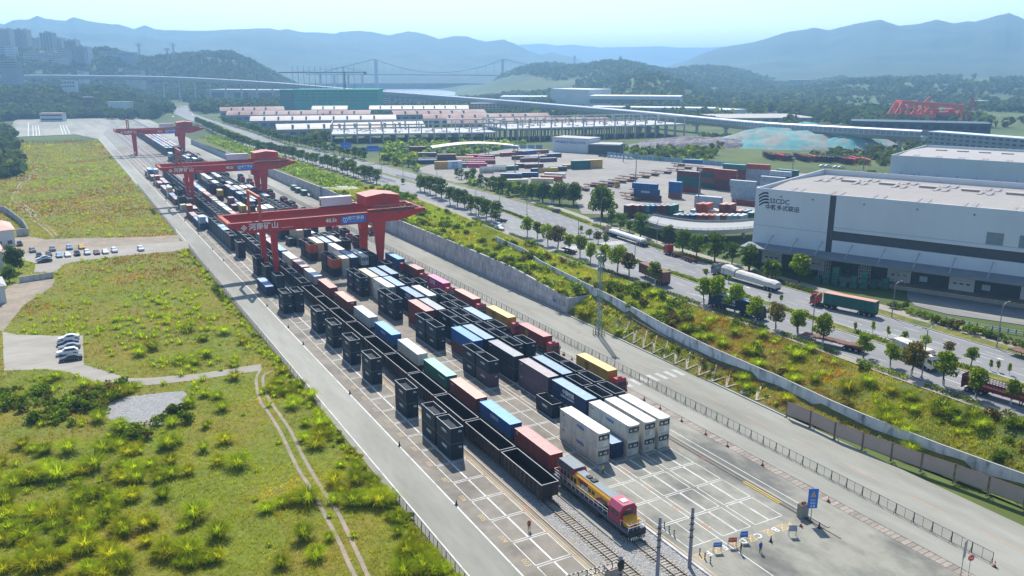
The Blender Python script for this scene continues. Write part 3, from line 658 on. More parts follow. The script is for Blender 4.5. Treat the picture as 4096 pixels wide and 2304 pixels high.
for k in range(14):
 for x in (7+k*12.0, 9.6+k*12.0):
  for yy in (7.0, WDEP*.5, WDEP*.72): put('rooflight', lme, wh, (x, yy, rzf(yy)+.02), 0)
 put('roof_vent', vme, wh, (12.5+k*12.0, 3.4, rzf(3.4))); put('roof_vent', vme, wh, (13.5+k*12.0, WDEP*.62, rzf(WDEP*.66)))
# canopy, dock, doors
CW = 7.0
mb = MB(); mb.hexa([(-1,-CW,cz-.9),(WLEN,-CW,cz-.9),(WLEN,.0,cz-.9),(-1,.0,cz-.9),(-1,-CW,cz-.2),(WLEN,-CW,cz-.2),(WLEN,.0,cz+.1),(-1,.0,cz+.1)]); mb.build('canopy', M_canopy, wh)
for x in (6.5, 14, 21.5, 30, 39, 48, 57, 66, 76):
 mb = MB(); mb.bar((x,-CW+.6,cz-.2),(x,-.02,cz+3.0),.22); mb.build('canopy_stay', M_kerb, wh)
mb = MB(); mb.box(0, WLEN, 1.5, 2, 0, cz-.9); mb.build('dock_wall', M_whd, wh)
mb = MB(); mb.box(26, WLEN, -3.2, 1.5, 0, 1.2); mb.build('dock_platform', M_pave, wh)
M_door = pmat('roller_door_grey', (.50,.53,.55), .5, var=.06)
dm = MB(); dm.box(0,6.2,0,.2,1.2,5.4)
for k in range(3): dm.box(1.0+k*1.6,1.9+k*1.6,-.03,0,2.9,3.3,1)
dme = dm.mesh('dock_door', [M_door, M_whd])
for x in (3, 16, 40, 56, 73, 90, 107, 124, 141, 158): put('dock_door', dme, wh, (x, 1.25, 0))
wm = MB(); wm.box(0,2.0,0,.12,2.2,3.7); wme = wm.mesh('window', pmat('pale_glass', (.35,.45,.55), .15, spec=.6))
for x in (48.5, 64, 81, 98): put('window', wme, wh, (x, 1.36, 0))
mb = MB()
for i in range(60): mb.box(26+i*2, 27+i*2, -3.26, -3.2, .95, 1.2)
o = mb.build('dock_edge_stripe', M_yellow, wh); o['kind'] = 'stuff'
M_navy = pmat('navy_sign_letter', (.02,.035,.08), .5)
text_on(wh, 'SSCDC', 2.0, M_navy, (7.6,-.04,hz-3.6), (1,0,0), (0,0,1), .03); text_on(wh, '中新多式联运', 1.75, M_navy, (8.6,-.04,hz-5.6), (1,0,0), (0,0,1), .03)
mb = MB()
for k in range(4):
 pts = []
 for i in range(9):
  t = i/8; pts.append((1.0+.12*k+3.0*t, hz-2.1-k*.95+.75*math.sin(t*PI*.8)-.0*t+.5*t))
 for (x0, z0), (x1, z1) in zip(pts[:-1], pts[1:]): mb.quad((x0,-.05,z0-.55),(x1,-.05,z1-.55),(x1,-.05,z1),(x0,-.05,z0))
mb.build('emblem', M_navy, wh)
# second warehouse behind on the right
w2a = G(*C(*A24,1240,110), 21)[:2]; w2c = G(*C(*A24,1590,8), 21)[:2]; w2b = w2a+wd*150
wh2 = thing('warehouse', 'second white warehouse with sheet roof behind the large one at the right edge', 'warehouse', (float(w2a[0]), float(w2a[1]), 6.0), WANG)
dp = float(abs((w2c-w2a)@wn))
mb = MB(); mb.box(0,150,0,.4,4,15); mb.box(0,.4,.4,dp,0,15); mb.box(0,150,dp-.4,dp,0,15); mb.build('wall', M_whw, wh2)
mb = MB(); mb.quad((.4,.4,13.8),(150,.4,13.8),(150,dp*.5,14.8),(.4,dp*.5,14.8)); mb.quad((.4,dp*.5,14.8),(150,dp*.5,14.8),(150,dp-.4,13.6),(.4,dp-.4,13.6)); mb.build('roof', M_roofw, wh2)
mb = MB(); mb.box(-4,150,-5,0,3.4,4.0); mb.build('canopy', M_canopy, wh2); mb = MB(); mb.box(0,150,.5,1,0,4); mb.build('dock_wall', M_whd, wh2)
for k in range(10):
 put('rooflight', lme, wh2, (8+k*11, dp*.12, 14.0)); put('rooflight', lme, wh2, (9.8+k*11, dp*.12, 14.0)); put('roof_vent', vme, wh2, (12+k*11, dp*.6, 14.4))
for k in range(8):
 mb = MB(); mb.bar((6+k*9,-4.5,4.0),(6+k*9,0,6.4),.2); mb.build('canopy_stay', M_kerb, wh2)
# ---- curved ramp to the upper floor
M_ramp = pmat('ramp_concrete', (.30,.30,.29), .8, var=.12)
rp_ = thing('access_ramp', 'curved concrete vehicle ramp with railings leading to the warehouse upper floor', 'ramp', (150, 140, 6))
near = [G(*C(*A23, x, y), 10.5)[:2] for x, y in [(1150,720),(1330,790),(1600,860),(1900,885),(2200,880),(2460,860)]]
far = [G(*C(*A23, x, y), 10.5)[:2] for x, y in [(1250,690),(1420,720),(1640,760),(1900,785),(2200,785),(2460,765)]]
near = smooth_line(near, 4); far = smooth_line(far, 4); o0 = np.array([150, 140])
dk = MB(); pa = MB(); pb = MB(); ra = MB(); co = MB()
for i in range(len(near)-1):
 a, b, c, d = near[i]-o0, near[i+1]-o0, far[i+1]-o0, far[i]-o0; z = 4.5-(2.2 if i < 4 else 0)*(4-i)/4
 dk.hexa([(*a,z-.9),(*b,z-.9),(*c,z-.9),(*d,z-.9),(*a,z),(*b,z),(*c,z),(*d,z)])
 pa.bar((*a,z+.35),(*b,z+.35),.25,.7); pb.bar((*d,z+.35),(*c,z+.35),.25,.7)
 for zz in (1.0, 1.3): ra.bar((*a,z+zz),(*b,z+zz),.07); ra.bar((*d,z+zz),(*c,z+zz),.07)
 ra.bar((*a,z+.7),(*a,z+1.35),.09); ra.bar((*d,z+.7),(*d,z+1.35),.09)
 if i % 4 == 2: m_ = (a+d)/2; co.cyl((*m_,0),(*m_,z-.9),.6,n=10)
dk.build('deck', M_ramp, rp_); pa.build('parapet', M_ramp, rp_); pb.build('parapet', M_ramp, rp_); ra.build('railing', M_whd, rp_); co.build('column', M_ramp, rp_)
# ================================================================== containers
PAINT = {}   # key: (side colour, roof colour, words)
def paint(k, side, roof, word):  # roof colour is lighter than side: sky and sun sheen painted in, plus dust
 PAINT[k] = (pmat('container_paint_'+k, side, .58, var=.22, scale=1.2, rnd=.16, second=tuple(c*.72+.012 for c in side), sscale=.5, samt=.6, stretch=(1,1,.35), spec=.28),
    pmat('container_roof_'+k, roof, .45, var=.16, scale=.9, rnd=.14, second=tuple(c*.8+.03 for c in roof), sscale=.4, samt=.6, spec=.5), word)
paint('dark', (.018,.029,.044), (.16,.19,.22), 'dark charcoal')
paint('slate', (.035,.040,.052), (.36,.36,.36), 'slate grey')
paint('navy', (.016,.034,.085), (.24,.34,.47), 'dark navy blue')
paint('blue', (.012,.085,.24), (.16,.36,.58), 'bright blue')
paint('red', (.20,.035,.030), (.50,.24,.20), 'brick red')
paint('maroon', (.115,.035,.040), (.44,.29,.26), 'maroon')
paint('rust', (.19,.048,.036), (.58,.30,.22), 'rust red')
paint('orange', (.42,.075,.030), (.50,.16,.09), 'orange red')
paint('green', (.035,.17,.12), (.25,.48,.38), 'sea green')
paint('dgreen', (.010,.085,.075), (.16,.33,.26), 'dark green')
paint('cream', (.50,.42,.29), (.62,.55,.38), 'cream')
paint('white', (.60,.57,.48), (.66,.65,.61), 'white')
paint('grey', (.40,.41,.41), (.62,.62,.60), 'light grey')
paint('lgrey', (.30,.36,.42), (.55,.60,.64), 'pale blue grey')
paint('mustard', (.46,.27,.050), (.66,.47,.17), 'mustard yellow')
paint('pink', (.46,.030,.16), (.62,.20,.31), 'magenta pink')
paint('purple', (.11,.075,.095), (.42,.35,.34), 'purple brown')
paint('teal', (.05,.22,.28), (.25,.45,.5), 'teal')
M_rim = pmat('bare_steel_rim', (.21,.225,.24), .5, .2, var=.15, rnd=.1, spec=.5)
M_coal = pmat('coal', (.042,.045,.05), .9, var=.5, scale=3, bump=1.0, bscale=6)
M_rod = pmat('galvanised_rod', (.32,.33,.34), .45, .6)
M_wtxt = pmat('white_lettering', (.74,.74,.72), .6); M_otxt = pmat('gold_lettering', (.55,.33,.08), .6); M_ktxt = pmat('black_lettering', (.03,.03,.03), .6)
M_inside = pmat('container_inside', (.095,.098,.105), .85, var=.35, scale=1.5, second=(.12,.085,.07), sscale=.6, samt=.62)
HW = 1.219
def corr(mb, a, b, z0, z1, nrm, pitch=.28, dep=.04, m=0):
 """corrugated vertical sheet from a to b (xy), facing nrm"""
 a = np.array(a, float); b = np.array(b, float); d = b-a; L = np.linalg.norm(d); d /= L; n = max(2, int(L/pitch)); p = L/n; q = np.array(nrm)*dep
 pts = []
 for i in range(n):
  s = i*p; pts += [a+d*s-q, a+d*(s+.18*p)-q, a+d*(s+.34*p), a+d*(s+.82*p)]
 pts.append(b-q)
 k = len(mb.v)
 for w in pts: mb.v += [(w[0], w[1], z0), (w[0], w[1], z1)]
 for i in range(len(pts)-1): mb.f.append((k+2*i, k+2*i+2, k+2*i+3, k+2*i+1)); mb.m.append(m)
_cm = {}
def cparts(kind, L, H, key):
 """the meshes of one kind of container, made once and shared"""
 kk = (kind, L, H, key)
 if kk in _cm: return _cm[kk]
 side, roof, w = PAINT[key]; P = {}
 mb = MB(); e = .03
 if kind != 'flat':
  corr(mb, (-HW+e, L-.1), (-HW+e, .1), .17, H-.1, (-1,0)); corr(mb, (HW-e, .1), (HW-e, L-.1), .17, H-.1, (1,0))
  corr(mb, (HW-.1, L-e), (-HW+.1, L-e), .17, H-.1, (0,1))
  if kind == 'reefer': pass
  elif kind == 'plain': corr(mb, (-HW+.1, e), (HW-.1, e), .17, H-.1, (0,-1))
  for x in (-HW+.06, HW-.06):
   for y in (.06, L-.06): mb.box(x-.06, x+.06, y-.06, y+.06, 0, H)
   mb.box(x-.06, x+.06, .12, L-.12, .01, .17); mb.box(x-.055, x+.055, .12, L-.12, H-.1, H-.012)
  for y in (.05, L-.05): mb.box(-HW+.12, HW-.12, y-.05, y+.05, .01, .17); mb.box(-HW+.12, HW-.12, y-.05, y+.05, H-.12, H-.012)
 P['body'] = mb.mesh('body', side)
 if kind == 'open':
  mb = MB(); t = .09; zi = H-.05
  I = [(-HW+t, t), (HW-t, t), (HW-t, L-t), (-HW+t, L-t)]
  for i in range(4):
   a, b = I[i], I[(i+1) % 4]; mb.quad((*a,.2),(*a,zi),(*b,zi),(*b,.2))
  for k in range(1, int(L/.6)):
   for s in (-1, 1): mb.box(min(s*(HW-t), s*(HW-t-.05)), max(s*(HW-t), s*(HW-t-.05)), k*.6, k*.6+.12, .2, zi, bottom=False)
  mb.quad((*I[0],.2),(*I[1],.2),(*I[2],.2),(*I[3],.2)); P['inner_wall'] = mb.mesh('inner_wall', M_inside)
  mb = MB(); w_ = .10
  mb.box(-HW, -HW+w_, 0, L, H-.02, H+.05); mb.box(HW-w_, HW, 0, L, H-.02, H+.05); mb.box(-HW+w_, HW-w_, 0, w_, H-.02, H+.05); mb.box(-HW+w_, HW-w_, L-w_, L, H-.02, H+.05)
  P['rim'] = mb.mesh('rim', M_rim)
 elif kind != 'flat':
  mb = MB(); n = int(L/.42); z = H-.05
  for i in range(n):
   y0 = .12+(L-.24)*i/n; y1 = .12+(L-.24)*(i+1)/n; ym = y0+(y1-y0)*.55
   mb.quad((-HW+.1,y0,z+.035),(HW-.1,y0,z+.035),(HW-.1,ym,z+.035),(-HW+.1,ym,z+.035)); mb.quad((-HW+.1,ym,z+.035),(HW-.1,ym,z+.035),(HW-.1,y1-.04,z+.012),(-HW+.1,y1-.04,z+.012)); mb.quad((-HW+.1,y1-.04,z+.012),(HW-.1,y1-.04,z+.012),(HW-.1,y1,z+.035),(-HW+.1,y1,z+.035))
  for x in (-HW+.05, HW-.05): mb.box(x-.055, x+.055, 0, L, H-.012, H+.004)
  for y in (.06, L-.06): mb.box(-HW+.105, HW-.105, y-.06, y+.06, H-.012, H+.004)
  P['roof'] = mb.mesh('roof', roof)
 if kind in ('closed', 'open'):
  mb = MB(); mb.box(-1.16, -.015, 0, .07, .18, H-.13)
  for z in (.35, 1.0, 1.65, 2.2): mb.box(-1.14, -.03, -.015, 0, z, z+.36)
  P['door'] = mb.mesh('door', side)
  mb = MB()
  for x in (-.95, -.38): mb.cyl((x,-.05,.2),(x,-.05,H-.16),.03,n=5); mb.box(x-.02,x+.28,-.07,-.04,1.05,1.12)
  P['lock_rod'] = mb.mesh('lock_rod', side)
 if kind == 'reefer':
  mb = MB(); mb.box(-1.1,1.1,.1,.3,.15,H-.1,0); mb.box(-1.0,1.0,-.02,.1,.2,1.25,0)
  mb.box(-.92,-.1,-.05,-.02,.3,1.1,1); mb.box(.0,.92,-.04,-.02,.3,1.1,0); mb.box(-1.05,1.05,-.1,.1,1.5,2.25,2)
  mb.box(-.85,-.45,-.14,-.1,1.75,2.1,0); mb.box(.0,.3,-.14,-.1,1.75,2.1,0); mb.box(.38,.62,-.14,-.1,1.7,2.15,0)
  for s in (-1, 1): mb.bar((s*.6,-.06,1.45),(s*.15,-.06,1.28),.09,m=0)
  mb.bar((-.15,-.06,1.28),(.15,-.06,1.28),.09,m=0); mb.box(-1.12,1.12,-.12,.1,2.25,2.32,2)
  P['cooling_unit'] = mb.mesh('cooling_unit', [PAINT['white'][0], PAINT['grey'][0], pmat('reefer_grille_dark', (.05,.065,.08), .6)])
  mb = MB(); prof = []
  for i in range(7): a = PI*i/6; prof.append((math.cos(a)*1.15, -.02-.28*math.sin(a)))
  mb.poly([(x, y, H-.01) for x, y in prof]); mb.poly([(x, y, H-.12) for x, y in reversed(prof)])
  for (x0, y0), (x1, y1) in zip(prof[:-1], prof[1:]): mb.quad((x0,y0,H-.12),(x1,y1,H-.12),(x1,y1,H-.01),(x0,y0,H-.01))
  P['cooling_hood'] = mb.mesh('cooling_hood', roof)
 _cm[kk] = P; return P
def coal_mesh():
 if 'coal' in _cm: return _cm['coal']
 n, m = 9, 20; V = []
 for i in range(n):
  for j in range(m):
   x = -1.1+2.2*i/(n-1); y = .1+5.86*j/(m-1); ed = min(i, n-1-i, j, m-1-j); V.append((x, y, 2.05+(.22 if ed else 0)+random.uniform(-.07, .09)))
 F = [(i*m+j, (i+1)*m+j, (i+1)*m+j+1, i*m+j+1) for i in range(n-1) for j in range(m-1)]
 _cm['coal'] = npmesh('coal_load', np.array(V), np.array(F), M_coal); return _cm['coal']
def simple_mesh(kind, L, H, key):
 kk = ('s', kind, L, H, key)
 if kk not in _cm:
  side, roof, w = PAINT[key]; mb = MB()
  if kind == 'open':
   mb.box(-HW, HW, 0, L, 0, H-.6);
   for (x0, x1, y0, y1) in ((-HW,-HW+.12,0,L),(HW-.12,HW,0,L),(-HW+.12,HW-.12,0,.12),(-HW+.12,HW-.12,L-.12,L)): mb.box(x0,x1,y0,y1,H-.6,H,0,1)
   _cm[kk] = mb.mesh('body', [side, M_rim])
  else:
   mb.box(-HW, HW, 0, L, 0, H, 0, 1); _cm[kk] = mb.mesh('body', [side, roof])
 return _cm[kk]
LENW = {6.06: 'short', 12.19: 'long'}
CT = []           # every container of the scene, ranked by how large it shows
def cont(x, y, z, kind, L, H, key, label, group, rz=0.0, coal=False, texts=(), hidden=False, flip=False):
 CT.append(dict(x=x, y=y, z=z, kind=kind, L=L, H=H, key=key, label=label, group=group, rz=rz, coal=coal, texts=texts, hidden=hidden, flip=flip))
def emit_container(c, detail):
 ca, sa = math.cos(c['rz']), math.sin(c['rz']); x, y = c['x'], c['y']; rz = c['rz']
 if not detail:
  o = put('shipping_container', simple_mesh('open' if c['kind'] == 'open' else 'closed', c['L'], c['H'], c['key']), None, (x, y, c['z']), rz)
  return tag(o, c['label'], 'container', c['group'])
 t = thing('shipping_container', c['label'], 'container', (x, y, c['z']), rz, c['group'])
 kind = c['kind']
 if kind == 'open' and c['flip']:
  P = cparts('open', c['L'], c['H'], c['key']);
 else: P = cparts(kind, c['L'], c['H'], c['key'])
 for n, me in P.items():
  if n == 'door':
   a = put('door', me, t); b = put('door', me, t); r = put('lock_rod', P['lock_rod'], a); r2 = put('lock_rod', P['lock_rod'], b)
   b.scale = (-1, 1, 1)
  elif n == 'lock_rod': pass
  else: put(n, me, t)
 if c['coal']: put('coal_load', coal_mesh(), t)
 for (s, size, mat, where, u, h) in c['texts']:
  if where == 'side': text_on(t, s, size, mat, (-HW-.012, u, h), (0,-1,0), (0,0,1), .01)
  else: text_on(t, s, size, mat, (u, -.085, h), (1,0,0), (0,0,1), .01)
 return t
COLX = dict(L1=-24.3, L2=-21.1, C1=-3.0, C2=.15, C3=3.4, C4=6.45, C5=9.9, C6=13.1)
COLN = dict(L1='in the outer left row', L2='left of gondola train', C1='just right of the train', C2='in first right column', C3='in second right column', C4='in third right column', C5='in fourth right column', C6='in fifth right column')
STK = []
def stack(col, y, L, tiers):
 STK.append((col, y, L, tiers))
O = ('open','dark'); OC = ('opencoal','dark'); K = lambda k: ('closed', k); RF = ('reefer','white')
S, LG = 6.06, 12.19
for y in (13.7, 20.5, 34.1, 54.3, 68.2, 81.7, 94.9): stack('L2', y, S, [O, OC])
stack('L1', 116.5, S, [O, OC]); stack('L2', 116.5, S, [O, OC]); stack('L1', 137.8, LG, [K('navy')])
for y in (137.8, 151.5): stack('L2', y, S, [O, OC])
for y in (164.8, 194.4, 208.4, 215.5): stack('L2', y, S, [O, O])
for y, k in ((222.5,'navy'),(229.5,'navy'),(236.5,None),(243.5,None)): stack('L2', y, S, [O, K(k) if k else O])
stack('C2', .1, LG, [RF, RF]); stack('C3', .6, LG, [K('navy')]); stack('C4', .1, LG, [RF, RF]); stack('C5', .0, LG, [RF, RF]); stack('C6', 0, LG, [RF, RF])
stack('C3', 20.3, S, [O]); stack('C4', 13.3, LG, [K('navy'), K('navy')]); stack('C5', 12.9, S, [O, O]); stack('C6', 13.3, S, [O, O]); stack('C5', 19.7, S, [O, O]); stack('C6', 20.1, S, [O, O])
stack('C4', 26.8, LG, [K('purple'), K('purple')]); stack('C5', 26.9, LG, [K('navy'), K('navy')]); stack('C6', 26.9, S, [O, O]); stack('C6', 33.5, S, [O, O])
stack('C2', 40.7, S, [('open','purple'), O]); stack('C2', 47.4, S, [O, O]); stack('C4', 41.0, LG, [K('slate'), K('slate')]); stack('C5', 47.4, S, [O, O]); stack('C6', 47.2, S, [O, O]); stack('C5', 40.6, S, [O]); stack('C6', 40.4, S, [O])
stack('C3', 54.5, LG, [K('maroon'), K('blue')]); stack('C4', 54.6, LG, [K('navy'), K('navy')]); stack('C5', 54.2, S, [O, O]); stack('C6', 54.2, S, [O]); stack('C5', 60.9, S, [O, O]); stack('C6', 60.9, S, [O, O])
stack('C2', 68.2, S, [O, O]); stack('C2', 75.2, S, [O, O]); stack('C4', 68.0, S, [O, O]); stack('C4', 74.6, S, [O, O]); stack('C5', 67.8, S, [O, O]); stack('C5', 74.5, S, [O, O]); stack('C6', 68.2, LG, [K('slate'), K('navy')])
stack('C3', 82.0, LG, [K('red'), K('red')]); stack('C4', 81.8, LG, [K('slate'), K('slate')]); stack('C5', 81.6, S, [O, O]); stack('C5', 88.3, S, [O]); stack('C6', 81.5, S, [O, O]); stack('C6', 88.3, S, [O, O])
stack('C2', 96.0, S, [O, O]); stack('C2', 102.7, S, [O, O]); stack('C4', 95.7, LG, [K('navy'), K('navy')]); stack('C5', 95.6, LG, [RF, RF]); stack('C6', 95.5, S, [O, O]); stack('C6', 102.2, S, [O])
stack('C3', 109.7, LG, [RF, RF]); stack('C4', 109.7, LG, [K('slate'), K('navy')]); stack('C5', 111.3, S, [O, O]); stack('C6', 109.5, S, [O, O]); stack('C5', 118, S, [O]); stack('C6', 116.3, S, [O])
stack('C2', 123.3, S, [O, O]); stack('C2', 130.5, S, [O, O]); stack('C3', 123.0, LG, [K('cream'), K('cream')]); stack('C4', 122.8, LG, [K('slate'), K('navy')]); stack('C5', 123.7, LG, [K('slate'), K('navy')]); stack('C6', 137.5, S, [O, O]); stack('C6', 130.6, S, [O])
stack('C2', 151.2, S, [O, ('open','orange')]); stack('C2', 158.2, S, [O, O]); stack('C3', 151.2, LG, [K('grey'), K('cream')]); stack('C4', 151.1, LG, [K('slate'), K('navy')]); stack('C5', 151.1, LG, [K('navy'), RF]); stack('C6', 151.4, S, [O, O]); stack('C6', 158, S, [O, O])
stack('C4', 165.2, LG, [K('slate'), K('white')]); stack('C5', 165.2, LG, [K('slate')]); stack('C6', 165.0, S, [O])
stack('C2', 177.6, S, [O, ('open','orange')]); stack('C2', 184.4, S, [O, O]); stack('C3', 179.8, LG, [K('cream'), K('cream')]); stack('C4', 179.4, LG, [K('slate'), K('navy')]); stack('C5', 179.4, LG, [K('slate'), K('slate')]); stack('C6', 179.2, S, [O, O]); stack('C6', 186, S, [O])
stack('C3', 193, LG, [K('slate')]); stack('C4', 193, S, [O, O]); stack('C5', 193, S, [O, O]); stack('C6', 193, S, [O, O]); stack('C2', 207, S, [O]); stack('C3', 207, LG, [K('cream'), K('cream')]); stack('C4', 207, S, [O, O]); stack('C5', 207, LG, [K('grey')]); stack('C6', 207, S, [O])
stack('C1', 279.6, S, [K('slate'), K('mustard')]); stack('C1', 307.3, S, [K('slate'), K('maroon')]); stack('C1', 300.5, S, [K('maroon')]); stack('C1', 336.4, S, [K('maroon'), K('mustard')]); stack('C1', 363, S, [O, O]); stack('C1', 369.8, S, [O, O])
stack('C3', 265, LG, [K('grey'), K('white')]); stack('C4', 266, LG, [K('grey'), K('grey')]); stack('C4', 296, LG, [K('navy'), K('navy')]); stack('C3', 314.8, LG, [K('navy'), K('navy')])
_used = {(c, round(y/6.9)) for c, y, L, t in STK for y in ([y] if L < 7 else [y, y+6.5])}
rs = random.Random(5)
for c in ('C2','C3','C4','C5','C6'):
 y = 221.0
 while y < 560:
  if any((c, round(y/6.9)+d) in _used for d in (0, 1)) or (c == 'C2' and y > 330 and y < 350): y += 6.9; continue
  r = rs.random()
  if r < .12: y += 6.9; continue
  if r < .36:
   k = rs.choice(['navy','navy','slate','grey','maroon','cream','white','lgrey']); n = rs.choice([1, 2, 2]); stack(c, y, LG, [K('slate')]*(n-1)+[K(k)]); y += 13.7
  else: stack(c, y, S, [O]*rs.choice([1, 2, 2, 2])); y += 6.85
for c in ('L1','L2'):
 y = 251.0
 while y < 470:
  r = rs.random()
  if r < (.35 if c == 'L1' else .14): y += 6.9; continue
  if r < .55: stack(c, y, S, [O]*rs.choice([1, 2, 2])); y += 6.9
  elif r < .85: k = rs.choice(['cream','cream','rust','navy','lgrey','maroon','blue','orange']); stack(c, y, S, [K(rs.choice(['maroon','navy','cream']))]*rs.choice([0, 1, 1])+[K(k)]); y += 6.9
  else: stack(c, y, LG, [K(rs.choice(['navy','maroon']))]); y += 13.7
for c in ('C4','C5','C6','C3'):
 y = 600.0
 while y < 860:
  stack(c, y, LG, [O if False else K(rs.choice(['slate','navy','dark','maroon']))]*2); y += 14.5
STK.sort(key=lambda s: s[1]); cnt = {}
for col, y, L, tiers in STK:
 i = cnt.get(col, 0); cnt[col] = i+1; z = 0.0; n = len(tiers)
 for k, (kd, key) in enumerate(tiers):
  kind = 'open' if kd.startswith('open') else kd; H = 2.9 if kind in ('open', 'reefer') or L > 7 else 2.75
  if kind == 'open' and k < n-1: kind_ = 'open'
  tier = 'single' if n == 1 else ('upper' if k == n-1 else 'lower')
  wd_ = PAINT[key][2]
  typ = 'refrigerated container with cooling unit facing the camera' if kind == 'reefer' else ('open-top container'+(' full of coal' if kd == 'opencoal' else '') if kind == 'open' else ('long closed container' if L > 7 else 'short closed container'))
  if kind == 'reefer': typ = 'refrigerated container'
  lab = '%s %s %s %s, %s stack' % (tier, wd_, typ, COLN[col], ordn(i))
  tx = []
  if y < 135:
   if kind == 'open': tx = [('中国铁路', .55, M_wtxt, 'side', L*.45, 1.7), ('35t', .5, M_wtxt, 'end', .55, 2.2)]
   elif kind == 'reefer': tx = [('中国铁路', .62, M_bsign, 'side', L*.45, 1.8), ('铁龙', .3, M_ktxt, 'side', L*.9, 2.1)]
   elif key == 'navy' and L > 7: tx = [('中国铁路', 1.05, M_wtxt, 'side', L*.5, 1.85), ('CHINA RAILWAY', .62, M_wtxt, 'side', L*.52, .95)]
   elif key in ('purple', 'slate'): tx = [('LC', .5, M_wtxt, 'side', L*.9, 2.3)]
   elif L > 7: tx = [('TGBU', .3, M_wtxt, 'side', L*.12, 2.3)]
  hid = (k < n-1) and col in ('C4','C5','C6') and y > 6 and not (L > 7 and col == 'C4' and y < 60)
  cont(COLX[col]+HW, y, z, kind, L, H, key, lab, 'containers stacked in the rail yard', coal=(kd == 'opencoal'), texts=tx, hidden=hid)
  z += H+.012
# ---- railway wagons
M_wag = pmat('gondola_black_brown', (.040,.032,.032), .8, var=.35, scale=1.0, second=(.065,.045,.038), sscale=.5, samt=.55, rnd=.12, stretch=(1,1,.4))
M_wagin = pmat('gondola_inside', (.022,.018,.017), .9, var=.5, scale=1.5); M_wheel = pmat('wheel_steel', (.06,.05,.045), .6, .4)
M_wrim = pmat('gondola_rim', (.33,.31,.295), .5, var=.2)
def bogie_mesh():
 mb = MB()
 for s in (-1, 1):
  mb.box(s*1.05-.09, s*1.05+.09, -1.25, 1.25, .42, .62); mb.box(s*1.05-.12, s*1.05+.12, -.35, .35, .3, .75)
  for y in (-.875, .875): mb.box(s*1.05-.13, s*1.05+.13, y-.16, y+.16, .3, .62)
 mb.box(-1.0,1.0,-.2,.2,.5,.85); return mb.mesh('bogie', M_wheel)
def wheel_mesh():
 mb = MB()
 for s in (-1, 1): mb.cyl((s*.66,0,.42),(s*.80,0,.42),.42,n=12); mb.cyl((s*.62,0,.42),(s*.66,0,.42),.455,n=12)
 mb.cyl((-.66,0,.42),(.66,0,.42),.08,n=6,cap=False); return mb.mesh('wheelset', M_wheel)
BOG, WHL = bogie_mesh(), wheel_mesh()
def add_bogies(t, ys):
 for y in ys:
  b = put('bogie', BOG, t, (0, y, .09))
  for yy in (-.875, .875): put('wheelset', WHL, b, (0, yy, 0))
Z_R = .11
def gondola():
 t = thing('gondola_wagon', '', 'wagon', (0,0,0), 0, 'open gondola wagons in the black train'); L, w, z0, z1 = 13.2, 1.55, 1.1, 3.25
 mb = MB(); mb.box(-w, -w+.1, 0, L, z0, z1); mb.box(w-.1, w, 0, L, z0, z1); mb.box(-w+.1, w-.1, 0, .1, z0, z1); mb.box(-w+.1, w-.1, L-.1, L, z0, z1)
 mb.box(-.3,.3,-.36,L+.36,.85,1.05); mb.box(-w,w,.0,L,1.0,1.1)
 for z in (1.6, 2.1, 2.6): mb.box(-w+.1, w-.1, -.05, 0, z-.07, z+.07)
 mb.build('body', M_wag, t)
 mb = MB(); mb.box(-w+.1, w-.1, .1, L-.1, 1.1, 1.16);
 for s in (-1, 1): mb.quad((s*(w-.11),.1,1.16),(s*(w-.11),.1,z1-.05),(s*(w-.11),L-.1,z1-.05),(s*(w-.11),L-.1,1.16))
 mb.quad((-w+.1,.11,1.16),(w-.1,.11,1.16),(w-.1,.11,z1-.05),(-w+.1,.11,z1-.05)); mb.quad((-w+.1,L-.11,1.16),(w-.1,L-.11,1.16),(w-.1,L-.11,z1-.05),(-w+.1,L-.11,z1-.05)); mb.build('inner_wall', M_wagin, t)
 mb = MB(); r = .09; mb.box(-w-.03,-w+r,-.03,L+.03,z1,z1+.08); mb.box(w-r,w+.03,-.03,L+.03,z1,z1+.08); mb.box(-w+r,w-r,-.03,r,z1,z1+.08); mb.box(-w+r,w-r,L-r,L+.03,z1,z1+.08); mb.build('rim', M_wrim, t)
 rb = MB(); rb.box(0,.12,-.07,.07,z0,z1-.02); rme = rb.mesh('side_post', M_wag)
 for k in range(10):
  for s in (-1, 1): put('side_post', rme, t, (s*w-(.0 if s > 0 else .12), .55+k*1.345, 0))
 add_bogies(t, (2.1, L-2.1)); return t
gw = gondola(); TX1 = -13.72
for k in range(10):
 lab = 'empty open gondola wagon with pale rim, %s from the locomotive end of its train' % ordn(k)
 loc = (TX1, -7.05+13.93*k, Z_R)
 if k == 0: gw.location = loc; gw['label'] = lab
 else: dup(gw, loc, 0, lab)
rsd = MB()
M_flat = pmat('flat_wagon_frame', (.05,.045,.045), .8, var=.3)
def flatwagon():
 t = thing('flat_wagon', '', 'wagon', (0,0,0), 0, 'container flat wagons on the two tracks'); L = 13.2
 mb = MB(); mb.box(-1.3,1.3,0,L,.92,1.12); mb.box(-.25,.25,-.36,L+.36,.75,.98)
 for s in (-1, 1): mb.prism([(1.0,.92),(L-1,.92),(L-3.5,.55),(3.5,.55)], s*1.1-.08, s*1.1+.08)
 mb.build('frame', M_flat, t); add_bogies(t, (2.1, L-2.1)); return t
fw = flatwagon(); nfw = 0
def place_flat(x, y, lab):
 global nfw
 if nfw == 0: fw.location = (x, y, Z_R); fw['label'] = lab
 else: dup(fw, (x, y, Z_R), 0, lab)
 nfw += 1
